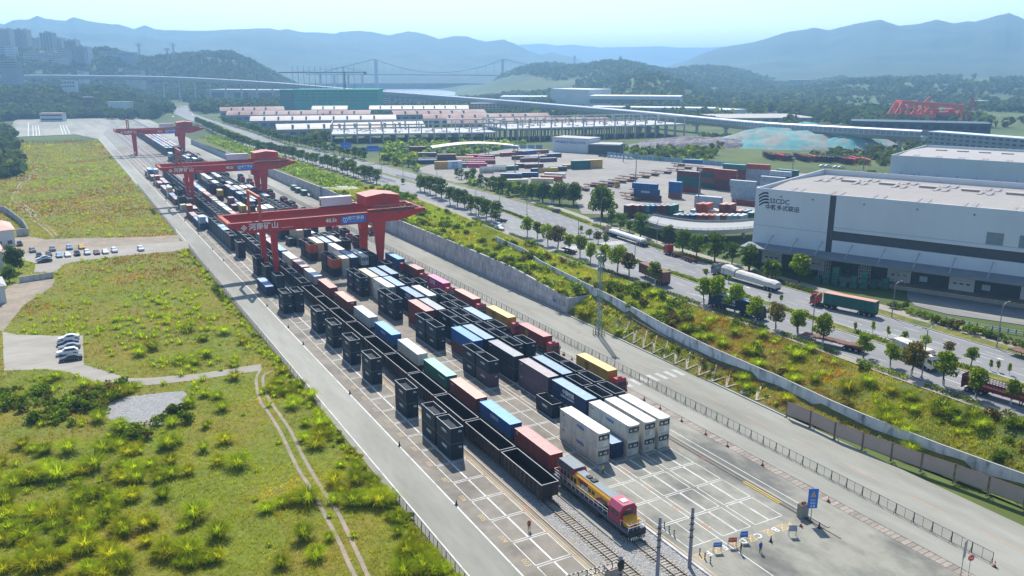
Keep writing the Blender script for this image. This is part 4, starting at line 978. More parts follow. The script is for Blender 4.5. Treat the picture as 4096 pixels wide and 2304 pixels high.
T2 = [(.3,'red'),(14.1,'blue'),(27.8,'rust'),(41.6,'green'),(57.2,'white'),(73.2,'blue'),(89.6,'grey'),(106.6,'rust'),(123.6,'red'),(139.5,'grey'),(153.6,'maroon'),(167.6,'white'),(182.2,'blue'),(196.2,'maroon'),(210.0,'grey')]
TXC = {'blue': [('COSCO', .9, M_wtxt, 'side', 6.1, 1.7)], 'green': [('CHINA SHIPPING', .4, M_wtxt, 'side', 2.6, 1.7)], 'red': [('C', .8, M_wtxt, 'side', 11.2, 2.2)], 'rust': [('TRITON', .3, M_wtxt, 'side', 11, 2.0), ('TEX', .5, M_wtxt, 'end', 0, 2.2)], 'white': [('HAMBURG', .35, M_bsign, 'side', 10.5, 2.2)], 'grey': [('K LINE', .35, MATS['sign_red'], 'side', 11, 2.3)]}
y = 224.0; T2b = []
for k in ['red','rust','maroon','rust','grey','grey','cream','maroon','rust','grey','blue','maroon','red','rust']: T2b.append((y, k)); y += 13.9
for i, (y, k) in enumerate(T2+T2b):
 if y < 220: place_flat(-8.0, y-.5, 'container flat wagon on the second track, %s behind the locomotive' % ordn(i))
 else: rsd.box(-9.3,-6.7,y-.5,y+12.7,.95,1.2); rsd.box(-9.0,-7.0,y+1,y+11.7,.2,.95)
 cont(-8.0, y, Z_R+1.13, 'closed', LG, 2.7, k, '%s long container on the train behind the locomotive, %s wagon' % (PAINT[k][2], ordn(i)), 'containers riding on the trains', texts=TXC.get(k, []) if y < 140 else [])
for i in range(24):
 y = -7.05+13.93*(10+i)
 if i < 7: place_flat(TX1, y, 'flat wagon under open-top containers behind the gondola wagons, %s of them' % ordn(i))
 else: rsd.box(TX1-1.3,TX1+1.3,y,y+13.2,.95,1.2); rsd.box(TX1-1.0,TX1+1.0,y+1,y+12.2,.2,.95)
 for q in (0, 1):
  cont(TX1, y+.35+q*6.4, Z_R+1.13, 'open', S, 2.9, 'dark', '%s open-top container of the %s flat wagon behind the gondolas' % (('front','rear')[q], ordn(i)), 'containers riding on the trains')
o = rsd.build('distant_wagon', M_flat); tag(o, 'far flat wagons under the train containers beyond the middle crane', 'wagon', kind='stuff')
# ---- the container yard beyond the public road
def Q(x, y): return (2500+x*.43956, 560+y*.43956)
def Wc(x, y): return (1600+x*.43956, 540+y*.43956)
def Vc(x, y): return (2048+x*.39752, 576+y*.39752)
YG = 6.03
TXY = {'ZGL': ('ZGL', 1.7, M_wtxt, 'side', 6.3, 1.3), 'zg': ('中谷海运', 1.2, M_wtxt, 'side', 6.3, 1.3), 'EV': ('EVERGREEN', 1.3, M_wtxt, 'side', 6.1, 1.35), 'SW': ('SWIFT', 1.5, M_wtxt, 'side', 8.5, 1.4), 'MK': ('MAERSK', 1.2, M_ktxt, 'side', 6.1, 1.35), 'tl': ('锦安国际', 1.1, M_wtxt, 'side', 6.3, 1.3), 'lg': ('铁龙', .7, M_otxt, 'side', 10.9, 1.3), 'ck': ('CK', .6, M_wtxt, 'side', 11.2, 2.1)}
def yside(pa, pb, tiers, where, L=LG, z=YG, dx=0.0):
 a, b = G(*pa, z)[:2], G(*pb, z)[:2]; d = (a-b)/np.linalg.norm(a-b); into = np.array([d[1], -d[0]])
 if into@_F[:2] < 0: into = -into
 n = len(tiers)
 for k, t in enumerate(tiers):
  key, tx = t if isinstance(t, tuple) else (t, None); o = b+into*HW-d*dx*k
  tier = 'single' if n == 1 else ['bottom','second','third','top'][k] if n == 4 else ('upper' if k == n-1 else 'lower' if k == 0 else 'middle')
  lab = '%s %s container%s %s' % (tier, PAINT[key][2], '' if n == 1 else ' of the stack', where)
  cont(float(o[0]), float(o[1]), z+k*2.62, 'closed', L, 2.6, key, lab, 'containers in the yard across the public road', rz=math.atan2(d[1], d[0])-PI/2, texts=[TXY[tx]] if tx else [])
def yend(pa, ang, tiers, where, L=LG, z=YG, right=0.0):
 a = G(*pa, z)[:2]; d = np.array([math.cos(ang), math.sin(ang)]); o = a+d*(HW+right); n = len(tiers)
 for k, key in enumerate(tiers):
  tier = '' if n == 1 else ('upper ' if k == n-1 else 'lower ')
  cont(float(o[0]), float(o[1]), z+k*2.62, 'closed', L, 2.6, key, ('%s%s container end-on %s' % (tier, PAINT[key][2], where)), 'containers in the yard across the public road', rz=ang)
yside(Q(470,467), Q(668,486), ['red',('dgreen','ZGL'),('dgreen','zg'),'maroon'], 'left of the lamp mast')
yside(Q(676,432), Q(838,448), [('dgreen','zg'),'rust',('dgreen','ZGL'),('red','ck')], 'right of the lamp mast')
yside(Q(842,453), Q(1020,471), ['maroon','maroon','red',('red','ck')], 'beside the pale grey stack', dx=-.5)
yside(Q(880,392), Q(1080,408), ['dgreen','red','maroon','green'], 'at the back with the green box on top')
yside(Q(1108,395), Q(1305,408), ['grey','lgrey','lgrey','orange'], 'at the back with the orange box on top')
yside(Q(982,573), Q(1203,594), [('lgrey','lg'),('lgrey','lg'),('lgrey','lg'),('lgrey','lg')], 'nearest the white warehouse corner', dx=-.5)
yside(Q(1215,470), Q(1440,490), ['lgrey','lgrey','lgrey'], 'half behind the warehouse parapet')
yside(Q(1035,594), Q(1215,613), [('red','ck')], 'in front of the pale grey stack')
yside(Q(615,609), Q(868,633), [('lgrey','lg'),('lgrey','lg')], 'alone in the middle of the yard')
yside(Q(133,546), Q(315,561), ['maroon',('blue','tl'),'blue'], 'left front of the yard', dx=-.9)
yside(Q(325,520), Q(500,536), ['rust','blue','blue'], 'behind the blue pair', L=6.06)
yside(Q(1330,366), Q(1500,380), ['slate',('lgrey','SW')], 'marked with italic white letters')
yside(Q(1400,350), Q(1560,366), ['dgreen','dgreen'], 'at the back beside the blue fence')
yside(Q(537,212), Q(698,220), ['blue'], 'on a trailer by the back fence', z=YG+1.3)
b_ = G(*Q(470,467), YG)[:2]; e_ = G(*Q(668,486), YG)[:2]; YANG = math.atan2(*(e_-b_)[::-1])
for i, (x, ks) in enumerate([(-15,['maroon','maroon']),(68,['maroon','maroon']),(118,['maroon','maroon']),(163,['navy','teal']),(207,['navy','navy']),(256,['maroon','maroon']),(308,['maroon','maroon']),(366,['dgreen','dgreen']),(412,['dgreen'])]):
 yend(Q(x, 708-abs(x-200)*.01), YANG-.12, ks, 'in the front row by the ramp, %s from its left end' % ordn(i), L=6.06)
for i, (x, k) in enumerate([(430,'slate'),(478,'slate'),(522,'navy'),(572,'navy'),(640,'rust'),(692,'rust'),(745,'orange'),(800,'grey'),(852,'rust'),(905,'lgrey'),(955,'lgrey'),(1005,'lgrey')]):
 yend(Q(x, 735+(x-430)*.012), YANG-.05, [k], 'beside the ramp railing, %s in the row' % ordn(i), L=6.06)
for i, (x, k) in enumerate([(590,'lgrey'),(636,'orange'),(690,'orange'),(742,'grey'),(795,'cream'),(848,'rust'),(900,'rust'),(998,'rust'),(1046,'navy')]):
 yend(Q(x, 690+(x-590)*.02), YANG-.05, [k, k] if i in (1, 2, 5, 6) else [k], 'in the second row from the ramp, %s along' % ordn(i), L=6.06)
yend(Q(1105,716), YANG, ['dgreen'], 'with a teal roof by the warehouse corner'); yend(Q(1160,718), YANG, ['dgreen'], 'with dark green sides hard by the warehouse corner')
# the crowded block in the middle distance
yside(Wc(945,325), Wc(1082,318), [('dgreen','EV')], 'with large white letters at the block corner')
rs2 = random.Random(11); blk = 0
wts = ['maroon']*5+['red']*4+['pink']*3+['mustard']*3+['navy']*2+['purple']*3+['rust']*2+['slate']*2
for r_, (yy, x0, x1) in enumerate([(203,172,640),(218,168,640),(233,165,800),(248,165,880),(264,165,400),(266,520,920),(282,420,930),(298,430,930),(316,510,760),(336,640,760)]):
 a, b = G(*Wc(x0, yy), YG)[:2], G(*Wc(x1, yy-2), YG)[:2]; Lr = np.linalg.norm(b-a); d = (b-a)/Lr; s = 0.0; i = 0
 while s+12 < Lr:
  if rs2.random() < .9:
   k = rs2.choice(wts); p = a+d*(s+12.19)
   cont(float(p[0]-d[1]*HW), float(p[1]+d[0]*HW), YG, 'closed', LG, 2.6, k, '%s container in the crowded block, %s row from its back, %s along' % (PAINT[k][2], ordn(r_), ordn(i)), 'containers in the yard across the public road', rz=math.atan2(-d[1], -d[0])-PI/2)
   if rs2.random() < .2 and r_ < 6:
    k = rs2.choice(wts); cont(float(p[0]-d[1]*HW), float(p[1]+d[0]*HW), YG+2.62, 'closed', LG, 2.6, k, 'raised %s container in the crowded block, %s row from its back, %s along' % (PAINT[k][2], ordn(r_), ordn(i)), 'containers in the yard across the public road', rz=math.atan2(-d[1], -d[0])-PI/2)
  s += 12.6; i += 1
for i, (pa, pb, k) in enumerate([((1085,225),(1180,222),'maroon'),((1188,232),(1285,228),'maroon'),((1290,222),(1340,220),'purple'),((970,195),(1060,190),'red'),((1080,180),(1170,176),'maroon'),((1190,176),(1240,172),'blue'),((1270,170),(1355,166),'red'),((1340,246),(1430,242),'purple'),((1155,297),(1230,294),'maroon'),((1232,302),(1306,299),'maroon'),((1295,342),(1372,338),'navy'),((1362,340),(1440,337),'mustard'),((1415,330),(1500,326),'green'),((1440,330),(1520,327),'navy'),((1180,245),(1260,242),'purple'),((1400,205),(1470,201),'navy'),((790,224),(865,220),'maroon'),((645,215),(770,212),'pink')]):
 yside(Wc(*pa), Wc(*pb), [k], 'on the open concrete right of the crowded block, %s of the scattered ones' % ordn(i))
for i, (pa, pb, k, tx) in enumerate([((975,450),(1168,446),'cream',None),((1198,436),(1395,440),'cream',None),((1290,412),(1470,420),'orange',None),((1322,385),(1500,392),'white','MK'),((1060,385),(1258,384),'navy',None),((922,395),(1110,396),'navy',None)]):
 yside(Wc(*pa), Wc(*pb), [(k, tx)], 'behind the roadside trees, %s of the long ones there' % ordn(i))
for i, (pa, pb, ks) in enumerate([((708,253),(790,250),['dgreen','dgreen']),((790,246),(910,240),['mustard','mustard']),((675,247),(705,246),['mustard'])]):
 yside(Vc(*pa), Vc(*pb), ks, 'in the small green and yellow group on open concrete, %s' % ordn(i))
# ---- emit: the 300 that show largest are things with parts, the rest one mass
def rank(c):
 D2 = (c['x']-CAM[0])**2+(c['y']-CAM[1])**2; return c['L']*c['H']/D2
CT.sort(key=lambda c: (c['hidden'], -rank(c)))
seen = {}; rest = MB(); rest_m = []; matl = []
NPART = 150
for i, c in enumerate(CT):
 lab = c['label']; seen[lab] = seen.get(lab, 0)+1
 if seen[lab] > 1: c['label'] = lab+', ' + ['','second','third','fourth','fifth'][min(seen[lab]-1, 4)]+' one'
 if i < 272 and not c['hidden']: emit_container(c, rank(c) > 1.9e-4 or c['kind'] == 'reefer')
 else:
  side, roof, w = PAINT[c['key']]; ca, sa = math.cos(c['rz']), math.sin(c['rz'])
  for m_ in (side, roof, M_rim):
   if m_ not in matl: matl.append(m_)
  L, H, z = c['L'], c['H'], c['z']
  T = lambda x, y: (c['x']+x*ca-y*sa, c['y']+x*sa+y*ca)
  p = [T(-HW,0), T(HW,0), T(HW,L), T(-HW,L)]; k = len(rest.v)
  lo = H-.6 if c['kind'] == 'open' else H
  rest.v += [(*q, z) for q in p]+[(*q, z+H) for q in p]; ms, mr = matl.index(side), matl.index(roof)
  for f in [(0,1,5,4),(1,2,6,5),(2,3,7,6),(3,0,4,7)]: rest.f.append(tuple(k+a for a in f)); rest.m.append(ms)
  if c['kind'] == 'open':
   t = .13; q = [T(-HW+t,t), T(HW-t,t), T(HW-t,L-t), T(-HW+t,L-t)]; rest.v += [(*a, z+H) for a in q]+[(*a, z+lo) for a in q]; mm = matl.index(M_rim)
   for a in range(4):
    b = (a+1) % 4; rest.f.append((k+4+a, k+4+b, k+8+b, k+8+a)); rest.m.append(mm); rest.f.append((k+8+a, k+8+b, k+12+b, k+12+a)); rest.m.append(ms)
   rest.f.append((k+12, k+13, k+14, k+15)); rest.m.append(ms)
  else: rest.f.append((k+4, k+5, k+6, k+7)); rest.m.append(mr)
o = rest.build('distant_containers', matl); tag(o, 'mass of far and inner containers beyond the ones that stand out', 'containers', kind='stuff')
# ================================================================== gantry cranes and locomotive
M_cred = pmat('crane_red_paint', (.50,.022,.020), .5, var=.14, scale=.25, second=(.36,.035,.028), sscale=.12, samt=.55, spec=.4)
M_cpink = pmat('faded_red_roof', (.52,.20,.16), .6, var=.08); M_cor = pmat('crane_orange_red', (.52,.10,.045), .5, var=.1)
M_cwhite = pmat('electric_house_white', (.66,.62,.66), .5, var=.06)
def crane(yf, label, gap=16.6):
 t = thing('gantry_crane', label, 'gantry crane', (0, yf, 0), 0, 'red rail-mounted gantry cranes over the yard')
 XL, XR, xl, xr, zt, zb = -30.9, 34.2, -17.12, 17.75, 19.9, 16.3
 def girder(y0, y1):
  mb = MB(); prof = [(XL,zt),(XL,zt-1.2),(XL+6.5,zb),(XR-9.5,zb),(XR,zt-1.1),(XR,zt)]
  mb.prism(prof[::-1], y0, y1, axis='y'); g = mb.build('girder', M_cred, t)
  mb = MB(); mb.box(XL+.3, XR-.3, (y0+y1)/2-.06, (y0+y1)/2+.06, zt, zt+.14); mb.build('trolley_rail', M_cor, g)
  mb = MB()
  for z in (.55, 1.05): mb.box(XL+.2, XR-.2, y0-.02+0, y0+.03, zt+z, zt+z+.05)
  x = XL+.2
  while x < XR: mb.box(x-.025, x+.025, y0-.02, y0+.03, zt, zt+1.08); x += 2.0
  mb.box(XL, XR, y0-.35, y0, zt-.1, zt); mb.build('handrail', M_post, g); return g
 girder(.0, 1.7); girder(gap, gap+1.7)
 for x, nm in ((XL+.6,'end_beam'),(XR-.6,'end_beam')):
  mb = MB(); mb.box(x-.6, x+.6, 1.7, gap, zt-1.2, zt-.05); mb.build(nm, M_cor if x < 0 else M_cred, t)
 mb = MB()
 for z in (.5, 1.0): mb.bar((XL,1.7,zt+z),(XL,gap,zt+z),.06)
 for k in range(9): mb.bar((XL,1.7+k*(gap-1.7)/8,zt-.1),(XL,1.7+k*(gap-1.7)/8,zt+1.05),.06)
 mb.build('handrail', M_cor, t)
 # right legs: wide at the top, tapered; left legs slender
 for y in (.85, gap+.85):
  mb = MB(); wt, wb = 2.05, .75
  mb.hexa([(xr-wb,y-.55,1.6),(xr+wb,y-.55,1.6),(xr+wb,y+.55,1.6),(xr-wb,y+.55,1.6),(xr-wt,y-.8,zb),(xr+wt,y-.8,zb),(xr+wt,y+.8,zb),(xr-wt,y+.8,zb)]); mb.build('leg', M_cred, t)
  mb = MB(); wt, wb = 1.05, .7
  mb.hexa([(xl-wb,y-.5,1.6),(xl+wb,y-.5,1.6),(xl+wb,y+.5,1.6),(xl-wb,y+.5,1.6),(xl-wt,y-.6,zb),(xl+wt,y-.6,zb),(xl+wt,y+.6,zb),(xl-wt,y+.6,zb)]); mb.build('leg', M_cred, t)
 for x in (xl, xr):
  mb = MB(); mb.box(x-.55, x+.55, -1.2, gap+2.9, 1.0, 1.9); mb.build('sill_beam', M_cred, t)
  mb = MB(); mb.box(x-.3, x+.3, 2.2, gap-.5, 10.5, 11.2) if False else mb.box(x-.3, x+.3, 1.7, gap, zb-.9, zb-.2); mb.build('tie_beam', M_cred, t)
  for y in (-.2, 2.0, gap-.4, gap+1.9):
   mb = MB(); mb.box(x-.35,x+.35,y-.9,y+.9,.35,1.0); mb.cyl((x-.12,y-.5,.42),(x+.12,y-.5,.42),.33,n=10); mb.cyl((x-.12,y+.5,.42),(x+.12,y+.5,.42),.33,n=10); mb.build('travel_bogie', M_cred, t)
 # maintenance portal on top at the left
 mb = MB(); x = -20.8
 for y in (.85, gap+.85): mb.bar((x,y,zt),(x,y,zt+7.2),.75)
 mb.bar((x,.3,zt+7.2),(x,gap+1.5,zt+7.2),.7,.9); mb.bar((x,gap+.85,zt+7.2),(x,gap+.85,zt+8.6),.15); mb.build('maintenance_portal', M_cor, t)
 # machinery house on the trolley, electric house, trolley beams, cable festoon
 mb = MB(); x0, x1, y0, y1, z0, z1, zr_ = 14.9, 26.6, 4.6, 14.6, zt+.5, zt+4.3, zt+5.1
 mb.box(x0, x1, y0, y1, z0, z1); ym = (y0+y1)/2; xm = (x0+x1)/2
 h = mb.build('machinery_house', M_cred, t)
 mb = MB(); mb.prism([(x0-.2, z1),(xm, zr_),(x1+.2, z1),(x1+.2,z1+.12),(xm,zr_+.12),(x0-.2,z1+.12)], y0-.2, y1+.2, axis='y'); mb.build('house_roof', M_cpink, h)
 mb = MB(); mb.prism([(x0, z1),(xm, zr_),(x1, z1)], y0+.02, y1-.02, axis='y'); mb.build('gable', M_cred, h)
 mb = MB(); mb.box(x0-1, x1+4, .2, 1.2, zt+.15, zt+.7); mb.box(x0-1, x1+4, gap+.4, gap+1.4, zt+.15, zt+.7); mb.box(x0, x0+1, 1.2, gap+.4, zt+.1, zt+.7); mb.box(x1-1, x1, 1.2, gap+.4, zt+.1, zt+.7); mb.build('trolley', M_cred, t)
 mb = MB()
 for k in range(26): mb.bar((x0+1.2+k*.55,.0,zt-.1),(x0+1.2+k*.55,.0,zt+1.7),.16)
 for z in (.2, 1.0, 1.8): mb.box(x0+.6, x1+5.5, -.16, .0, zt+z, zt+z+.12)
 mb.build('cable_festoon', M_post, t)
 mb = MB(); mb.box(3.0, 13.8, gap-.2, gap+2.2, zt+.35, zt+3.2); e = mb.build('electric_house', M_cwhite, t); mb = MB(); mb.box(2.9, 13.9, gap-.3, gap+2.3, zt+3.2, zt+3.32); mb.build('house_roof', M_cwhite, e)
 mb = MB(); mb.box(2.96,3.0,gap+.3,gap+1.5,zt+.5,zt+2.6); mb.build('door', M_post, e)
 mb = MB()
 for k in range(12): mb.bar((XR-9+k*.75,.1,zt+.1),(XR-9+k*.75,.1,zt+1.9-.0*k),.07); mb.bar((XR-9+k*.75,.1,zt+(1.9 if k % 2 else .1)),(XR-8.25+k*.75,.1,zt+(.1 if k % 2 else 1.9)),.06)
 mb.bar((XR-9,.1,zt+1.9),(XR,.1,zt+1.9),.08); mb.build('end_railing', M_post, t)
 # lettering on the near girder
 text_on(t, '河南矿山', 2.3, M_wtxt, (-20.2,-.03,18.2), (1,0,0), (0,0,1), .045)
 mb = MB()
 for a in range(4):
  c0_, s0_ = math.cos(a*PI/2), math.sin(a*PI/2); c1_, s1_ = math.cos((a+1)*PI/2), math.sin((a+1)*PI/2)
  mb.quad((-26.2+c0_*.95,-.03,18.2+s0_*.95),(-26.2+c1_*.95,-.03,18.2+s1_*.95),(-26.2+c1_*.62,-.03,18.2+s1_*.62),(-26.2+c0_*.62,-.03,18.2+s0_*.62))
 mb.quad((-26.2,-.03,17.85),(-25.85,-.03,18.2),(-26.2,-.03,18.55),(-26.55,-.03,18.2)); mb.quad((-14.8,-.03,17.3),(-11.2,-.03,17.3),(-11.2,-.03,17.42),(-14.8,-.03,17.42)); mb.build('emblem', M_wtxt, t)
 text_on(t, '40.5t', 1.75, M_wtxt, (1.3,-.03,18.2), (1,0,0), (0,0,1), .04)
 mb = MB(); mb.box(4.6, 12.9, -.08, -.0, 16.75, 19.35); s = mb.build('sign_board', M_bsign, t)
 text_on(s, '铁路货运', 1.35, M_wtxt, (9.6,-.1,18.35), (1,0,0), (0,0,1), .03); text_on(s, 'CHINA RAILWAY FREIGHT', .42, M_wtxt, (9.6,-.1,17.3), (1,0,0), (0,0,1))
 mb = MB()
 for i in range(20):
  a, b = 2*PI*i/20+PI*.62, 2*PI*(i+1)/20+PI*.62
  if i > 17: continue
  mb.quad((5.95+.9*math.cos(a),-.1,18.1+.9*math.sin(a)),(5.95+.9*math.cos(b),-.1,18.1+.9*math.sin(b)),(5.95+.68*math.cos(b),-.1,18.1+.68*math.sin(b)),(5.95+.68*math.cos(a),-.1,18.1+.68*math.sin(a)))
 mb.quad((5.8,-.1,17.3),(6.1,-.1,17.3),(6.1,-.1,18.45),(5.8,-.1,18.45)); mb.quad((5.5,-.1,18.3),(6.4,-.1,18.3),(6.4,-.1,18.6),(5.5,-.1,18.6)); mb.quad((5.45,-.1,17.1),(6.45,-.1,17.1),(6.45,-.1,17.35),(5.45,-.1,17.35)); mb.build('emblem', M_wtxt, s)
 # operator cab
 mb = MB(); mb.box(-1.2+14, 1.2+14, 5, 8, 13.4, 15.9); mb.build('operator_cab', M_cred, t)
 return t
crane(153.8, 'red gantry crane nearest the camera, with house and white cabin on top')
crane(323.5, 'middle red gantry crane, half way along the yard')
crane(606.0, 'farthest red gantry crane, near the end of the yard')
# ---- diesel locomotive
M_ly = pmat('loco_yellow', (.70,.33,.015), .45, var=.10, scale=.8, spec=.45); M_lm = pmat('loco_maroon', (.26,.02,.06), .45, var=.1, scale=.8, spec=.45); M_lp = pmat('loco_cab_pink', (.40,.075,.13), .45, var=.08)
M_lg = pmat('loco_roof_grey', (.16,.19,.205), .55, var=.15, scale=.8); M_lb = pmat('loco_sill_blue_grey', (.06,.085,.12), .5, var=.15); M_lk = pmat('loco_black', (.03,.032,.035), .7, var=.2); M_glass = pmat('dark_glass', (.03,.05,.055), .12, var=.02, spec=.6)
M_lrail = pmat('handrail_white', (.68,.66,.60), .5)
def loco():
 LL = 21.0; t = thing('diesel_locomotive', 'yellow and maroon diesel hood locomotive at the head of the container train', 'locomotive', (-8.35, -22.6, Z_R))
 # local y: 0 = nose end, LL = rear
 mb = MB(); mb.box(-1.55,1.55,.3,LL-.3,1.25,1.62); mb.box(-1.45,1.45,.5,LL-.5,1.0,1.25); mb.build('underframe', M_lb, t)
 hood = MB(); w = 1.0; z0, z1 = 1.62, 3.85; y0, y1 = 5.4, LL-1.0
 hood.box(-w, w, y0, y1, z0, z1); h = hood.build('long_hood', M_ly, t)
 mb = MB(); mb.loft([[(-w,y,z1+.002),(w,y,z1+.002),(w-.3,y,z1+.36),(-w+.3,y,z1+.36)] for y in (y0, y1)]); mb.build('hood_shoulder', M_ly, h); mb = MB(); mb.box(-w+.28,w-.28,y0,y1,z1+.362,z1+.42); mb.build('hood_roof', M_lg, h)
 mb = MB()
 for yc, r in ((y0+2.2,1.9),(y1-1.0,1.6)):
  for s in (-1, 1):
   pts = [(s*(w+.012), yc+r*math.cos(a)*1.15, z0+.02+r*math.sin(a)*.85) for a in np.linspace(0, PI, 14)]; mb.poly(pts)
 for s in (-1, 1):
  pts = [(s*(w+.012), y1-7.0+1.5*math.cos(a), z1-.02-1.0*math.sin(a)) for a in np.linspace(0, PI, 12)]; mb.poly(pts)
  mb.quad((s*(w+.012),y0,z0),(s*(w+.012),y0+3,z0),(s*(w+.012),y0+3,z0+.75),(s*(w+.012),y0,z0+1.3))
 mb.build('maroon_band', M_lm, h)
 for k in range(6):
  mb = MB(); y = y0+1.0+k*1.05+(1.2 if k > 1 else 0); mb.box(-w-.03, -w+.02, y, y+.8, z0+1.15, z0+1.75); mb.build('engine_window', M_glass, h)
 for k in range(5):
  mb = MB(); y = y1-5.2+k*.95; mb.box(-w-.03, -w+.02, y, y+.72, z0+.7, z0+1.6); mb.build('louvre', M_lk, h)
 # radiator wings at the rear
 mb = MB(); mb.hexa([(-1.5,y1-4.6,z1-.15),(1.5,y1-4.6,z1-.15),(1.5,y1-.1,z1-.15),(-1.5,y1-.1,z1-.15),(-1.1,y1-4.6,z1+.75),(1.1,y1-4.6,z1+.75),(1.1,y1-.1,z1+.75),(-1.1,y1-.1,z1+.75)]); r = mb.build('radiator', M_lm, t)
 for k in range(5):
  mb = MB(); y = y1-4.4+k*.86; mb.hexa([(-1.46,y,z1-.02),(-1.12,y,z1+.68),(-1.12,y+.76,z1+.68),(-1.46,y+.76,z1-.02),(-1.52,y,z1+.02),(-1.16,y,z1+.74),(-1.16,y+.76,z1+.74),(-1.52,y+.76,z1+.02)]); mb.build('radiator_panel', M_lk, r)
 mb = MB(); mb.box(-1.08,1.08,y1-4.55,y1-.15,z1+.75,z1+.85); mb.build('radiator_top', M_lg, r)
 for y, s in ((y0+5.5,.5),(y0+6.8,.4)):
  mb = MB(); mb.box(-s,s,y,y+.9,z1+.42,z1+.62); mb.build('exhaust_cover', M_lk, h)
 # cab with sloping roof edges
 c0, c1, cw = 2.55, 5.4, 1.5
 sec = lambda y: [(-cw,y,1.62),(cw,y,1.62),(cw,y,3.75),(.95,y,4.55),(-.95,y,4.55),(-cw,y,3.75)]
 mb = MB(); mb.loft([sec(c0), sec(c1)]); cab_ = mb.build('cab', M_lm, t)
 mb = MB()
 for s in (-1, 1): mb.hexa([(s*1.52,c0-.02,3.7),(s*.97,c0-.02,4.52),(s*.97,c1+.02,4.52),(s*1.52,c1+.02,3.7),(s*1.56,c0-.02,3.75),(s*.99,c0-.02,4.60),(s*.99,c1+.02,4.60),(s*1.56,c1+.02,3.75)])
 mb.box(-.97,.97,c0-.02,c1+.02,4.56,4.61); mb.build('cab_roof', M_lp, cab_)
 mb = MB(); mb.box(-.5,.5,c0+.7,c0+1.7,4.61,4.72); mb.build('air_conditioner', PAINT['white'][0], cab_)
 for x0, x1 in ((-.95,-.1),(.1,.95)):
  mb = MB(); mb.box(x0,x1,c0-.03,c0+.02,3.05,3.65); mb.build('windscreen', M_glass, cab_)
 for s in (-1, 1):
  for y in (c0+.55, c0+1.5):
   mb = MB(); mb.box(s*cw-.03,s*cw+.03,y,y+.8,2.75,3.45); mb.build('side_window', M_glass, cab_)
 # short nose
 mb = MB(); mb.hexa([(-.98,1.1,1.62),(.98,1.1,1.62),(.98,c0,1.62),(-.98,c0,1.62),(-.95,1.15,2.72),(.95,1.15,2.72),(.95,c0,2.95),(-.95,c0,2.95)]); nz = mb.build('short_nose', M_ly, t)
 mb = MB(); mb.poly([(.62*math.cos(a),1.085,1.64+.62*math.sin(a)) for a in np.linspace(0, PI, 12)]); mb.build('maroon_band', M_lm, nz)
 for x in (-.55, .55):
  mb = MB(); mb.cyl((x,1.06,2.45),(x,1.14,2.45),.12,n=8); mb.build('headlight', M_lrail, nz)
 mb = MB(); mb.box(-1.5,1.5,.25,.5,.75,1.62); mb.prism([(.3,.75),(.5,.75),(.5,.28),(.12,.28)], -1.35, 1.35); pl = mb.build('pilot', M_lk, t)
 mb = MB()
 for k in range(8): mb.quad((-1.2+k*.32,.12,.32),(-1.06+k*.32,.12,.32),(-1.0+k*.32,.27,.7),(-1.14+k*.32,.27,.7))
 mb.build('warning_stripe', M_lrail, pl); mb = MB(); mb.box(-.2,.2,-.25,.4,.8,1.05); mb.build('coupler', M_lk, t)
 mb = MB(); mb.cyl((-1.25,7.6,.75),(-1.25,13.2,.75),.45,n=10); mb.cyl((1.25,7.6,.75),(1.25,13.2,.75),.45,n=10); mb.box(-1.2,1.2,7.6,13.2,.35,1.0); mb.build('fuel_tank', M_lk, t)
 for y in (4.3, LL-4.3):
  b = MB()
  for s in (-1, 1): b.box(s*1.12-.12,s*1.12+.12,y-2.3,y+2.3,.45,.78); [b.box(s*1.12-.17,s*1.12+.17,y+k-.2,y+k+.2,.3,.7) for k in (-1.8, 0, 1.8)]
  b.box(-1,1,y-.3,y+.3,.5,1.0); bo = b.build('bogie', M_lk, t)
  for k in (-1.8, 0, 1.8): put('wheelset', WHL, bo, (0, y+k, 0))
 hr = MB()
 for s in (-1, 1):
  for z in (2.25, 2.72): hr.bar((s*1.5,5.6,z),(s*1.5,LL-.6,z),.045)
  for k in range(13): hr.bar((s*1.5,5.6+k*1.23,1.6),(s*1.5,5.6+k*1.23,2.72),.045)
  hr.bar((s*1.45,.5,1.6),(s*1.45,.5,2.65),.05); hr.bar((s*1.45,.5,2.65),(s*1.45,2.4,2.65),.045); hr.bar((s*1.45,2.4,1.6),(s*1.45,2.4,2.65),.045); hr.bar((s*1.45,.4,1.6),(s*1.45,.4,.5),.05)
 for z in (2.2, 2.65): hr.bar((-1.45,.42,z),(1.45,.42,z),.045)
 for x in (-.7, 0, .7): hr.bar((x,.42,1.6),(x,.42,2.65),.04)
 hr.bar((-1.45,LL-.4,2.65),(1.45,LL-.4,2.65),.045); hr.build('handrail', M_lrail, t)
 text_on(t, '和谐', 1.0, M_wtxt, (-w-.03, y0+7.0, z0+1.0), (0,-1,0), (0,0,1), .01); text_on(t, '0163', .62, M_wtxt, (-w-.03, y0+2.6, z0+.75), (0,-1,0), (0,0,1)); text_on(t, '0163', .3, M_wtxt, (0, c0-.04, 3.85), (1,0,0), (0,0,1))
loco()
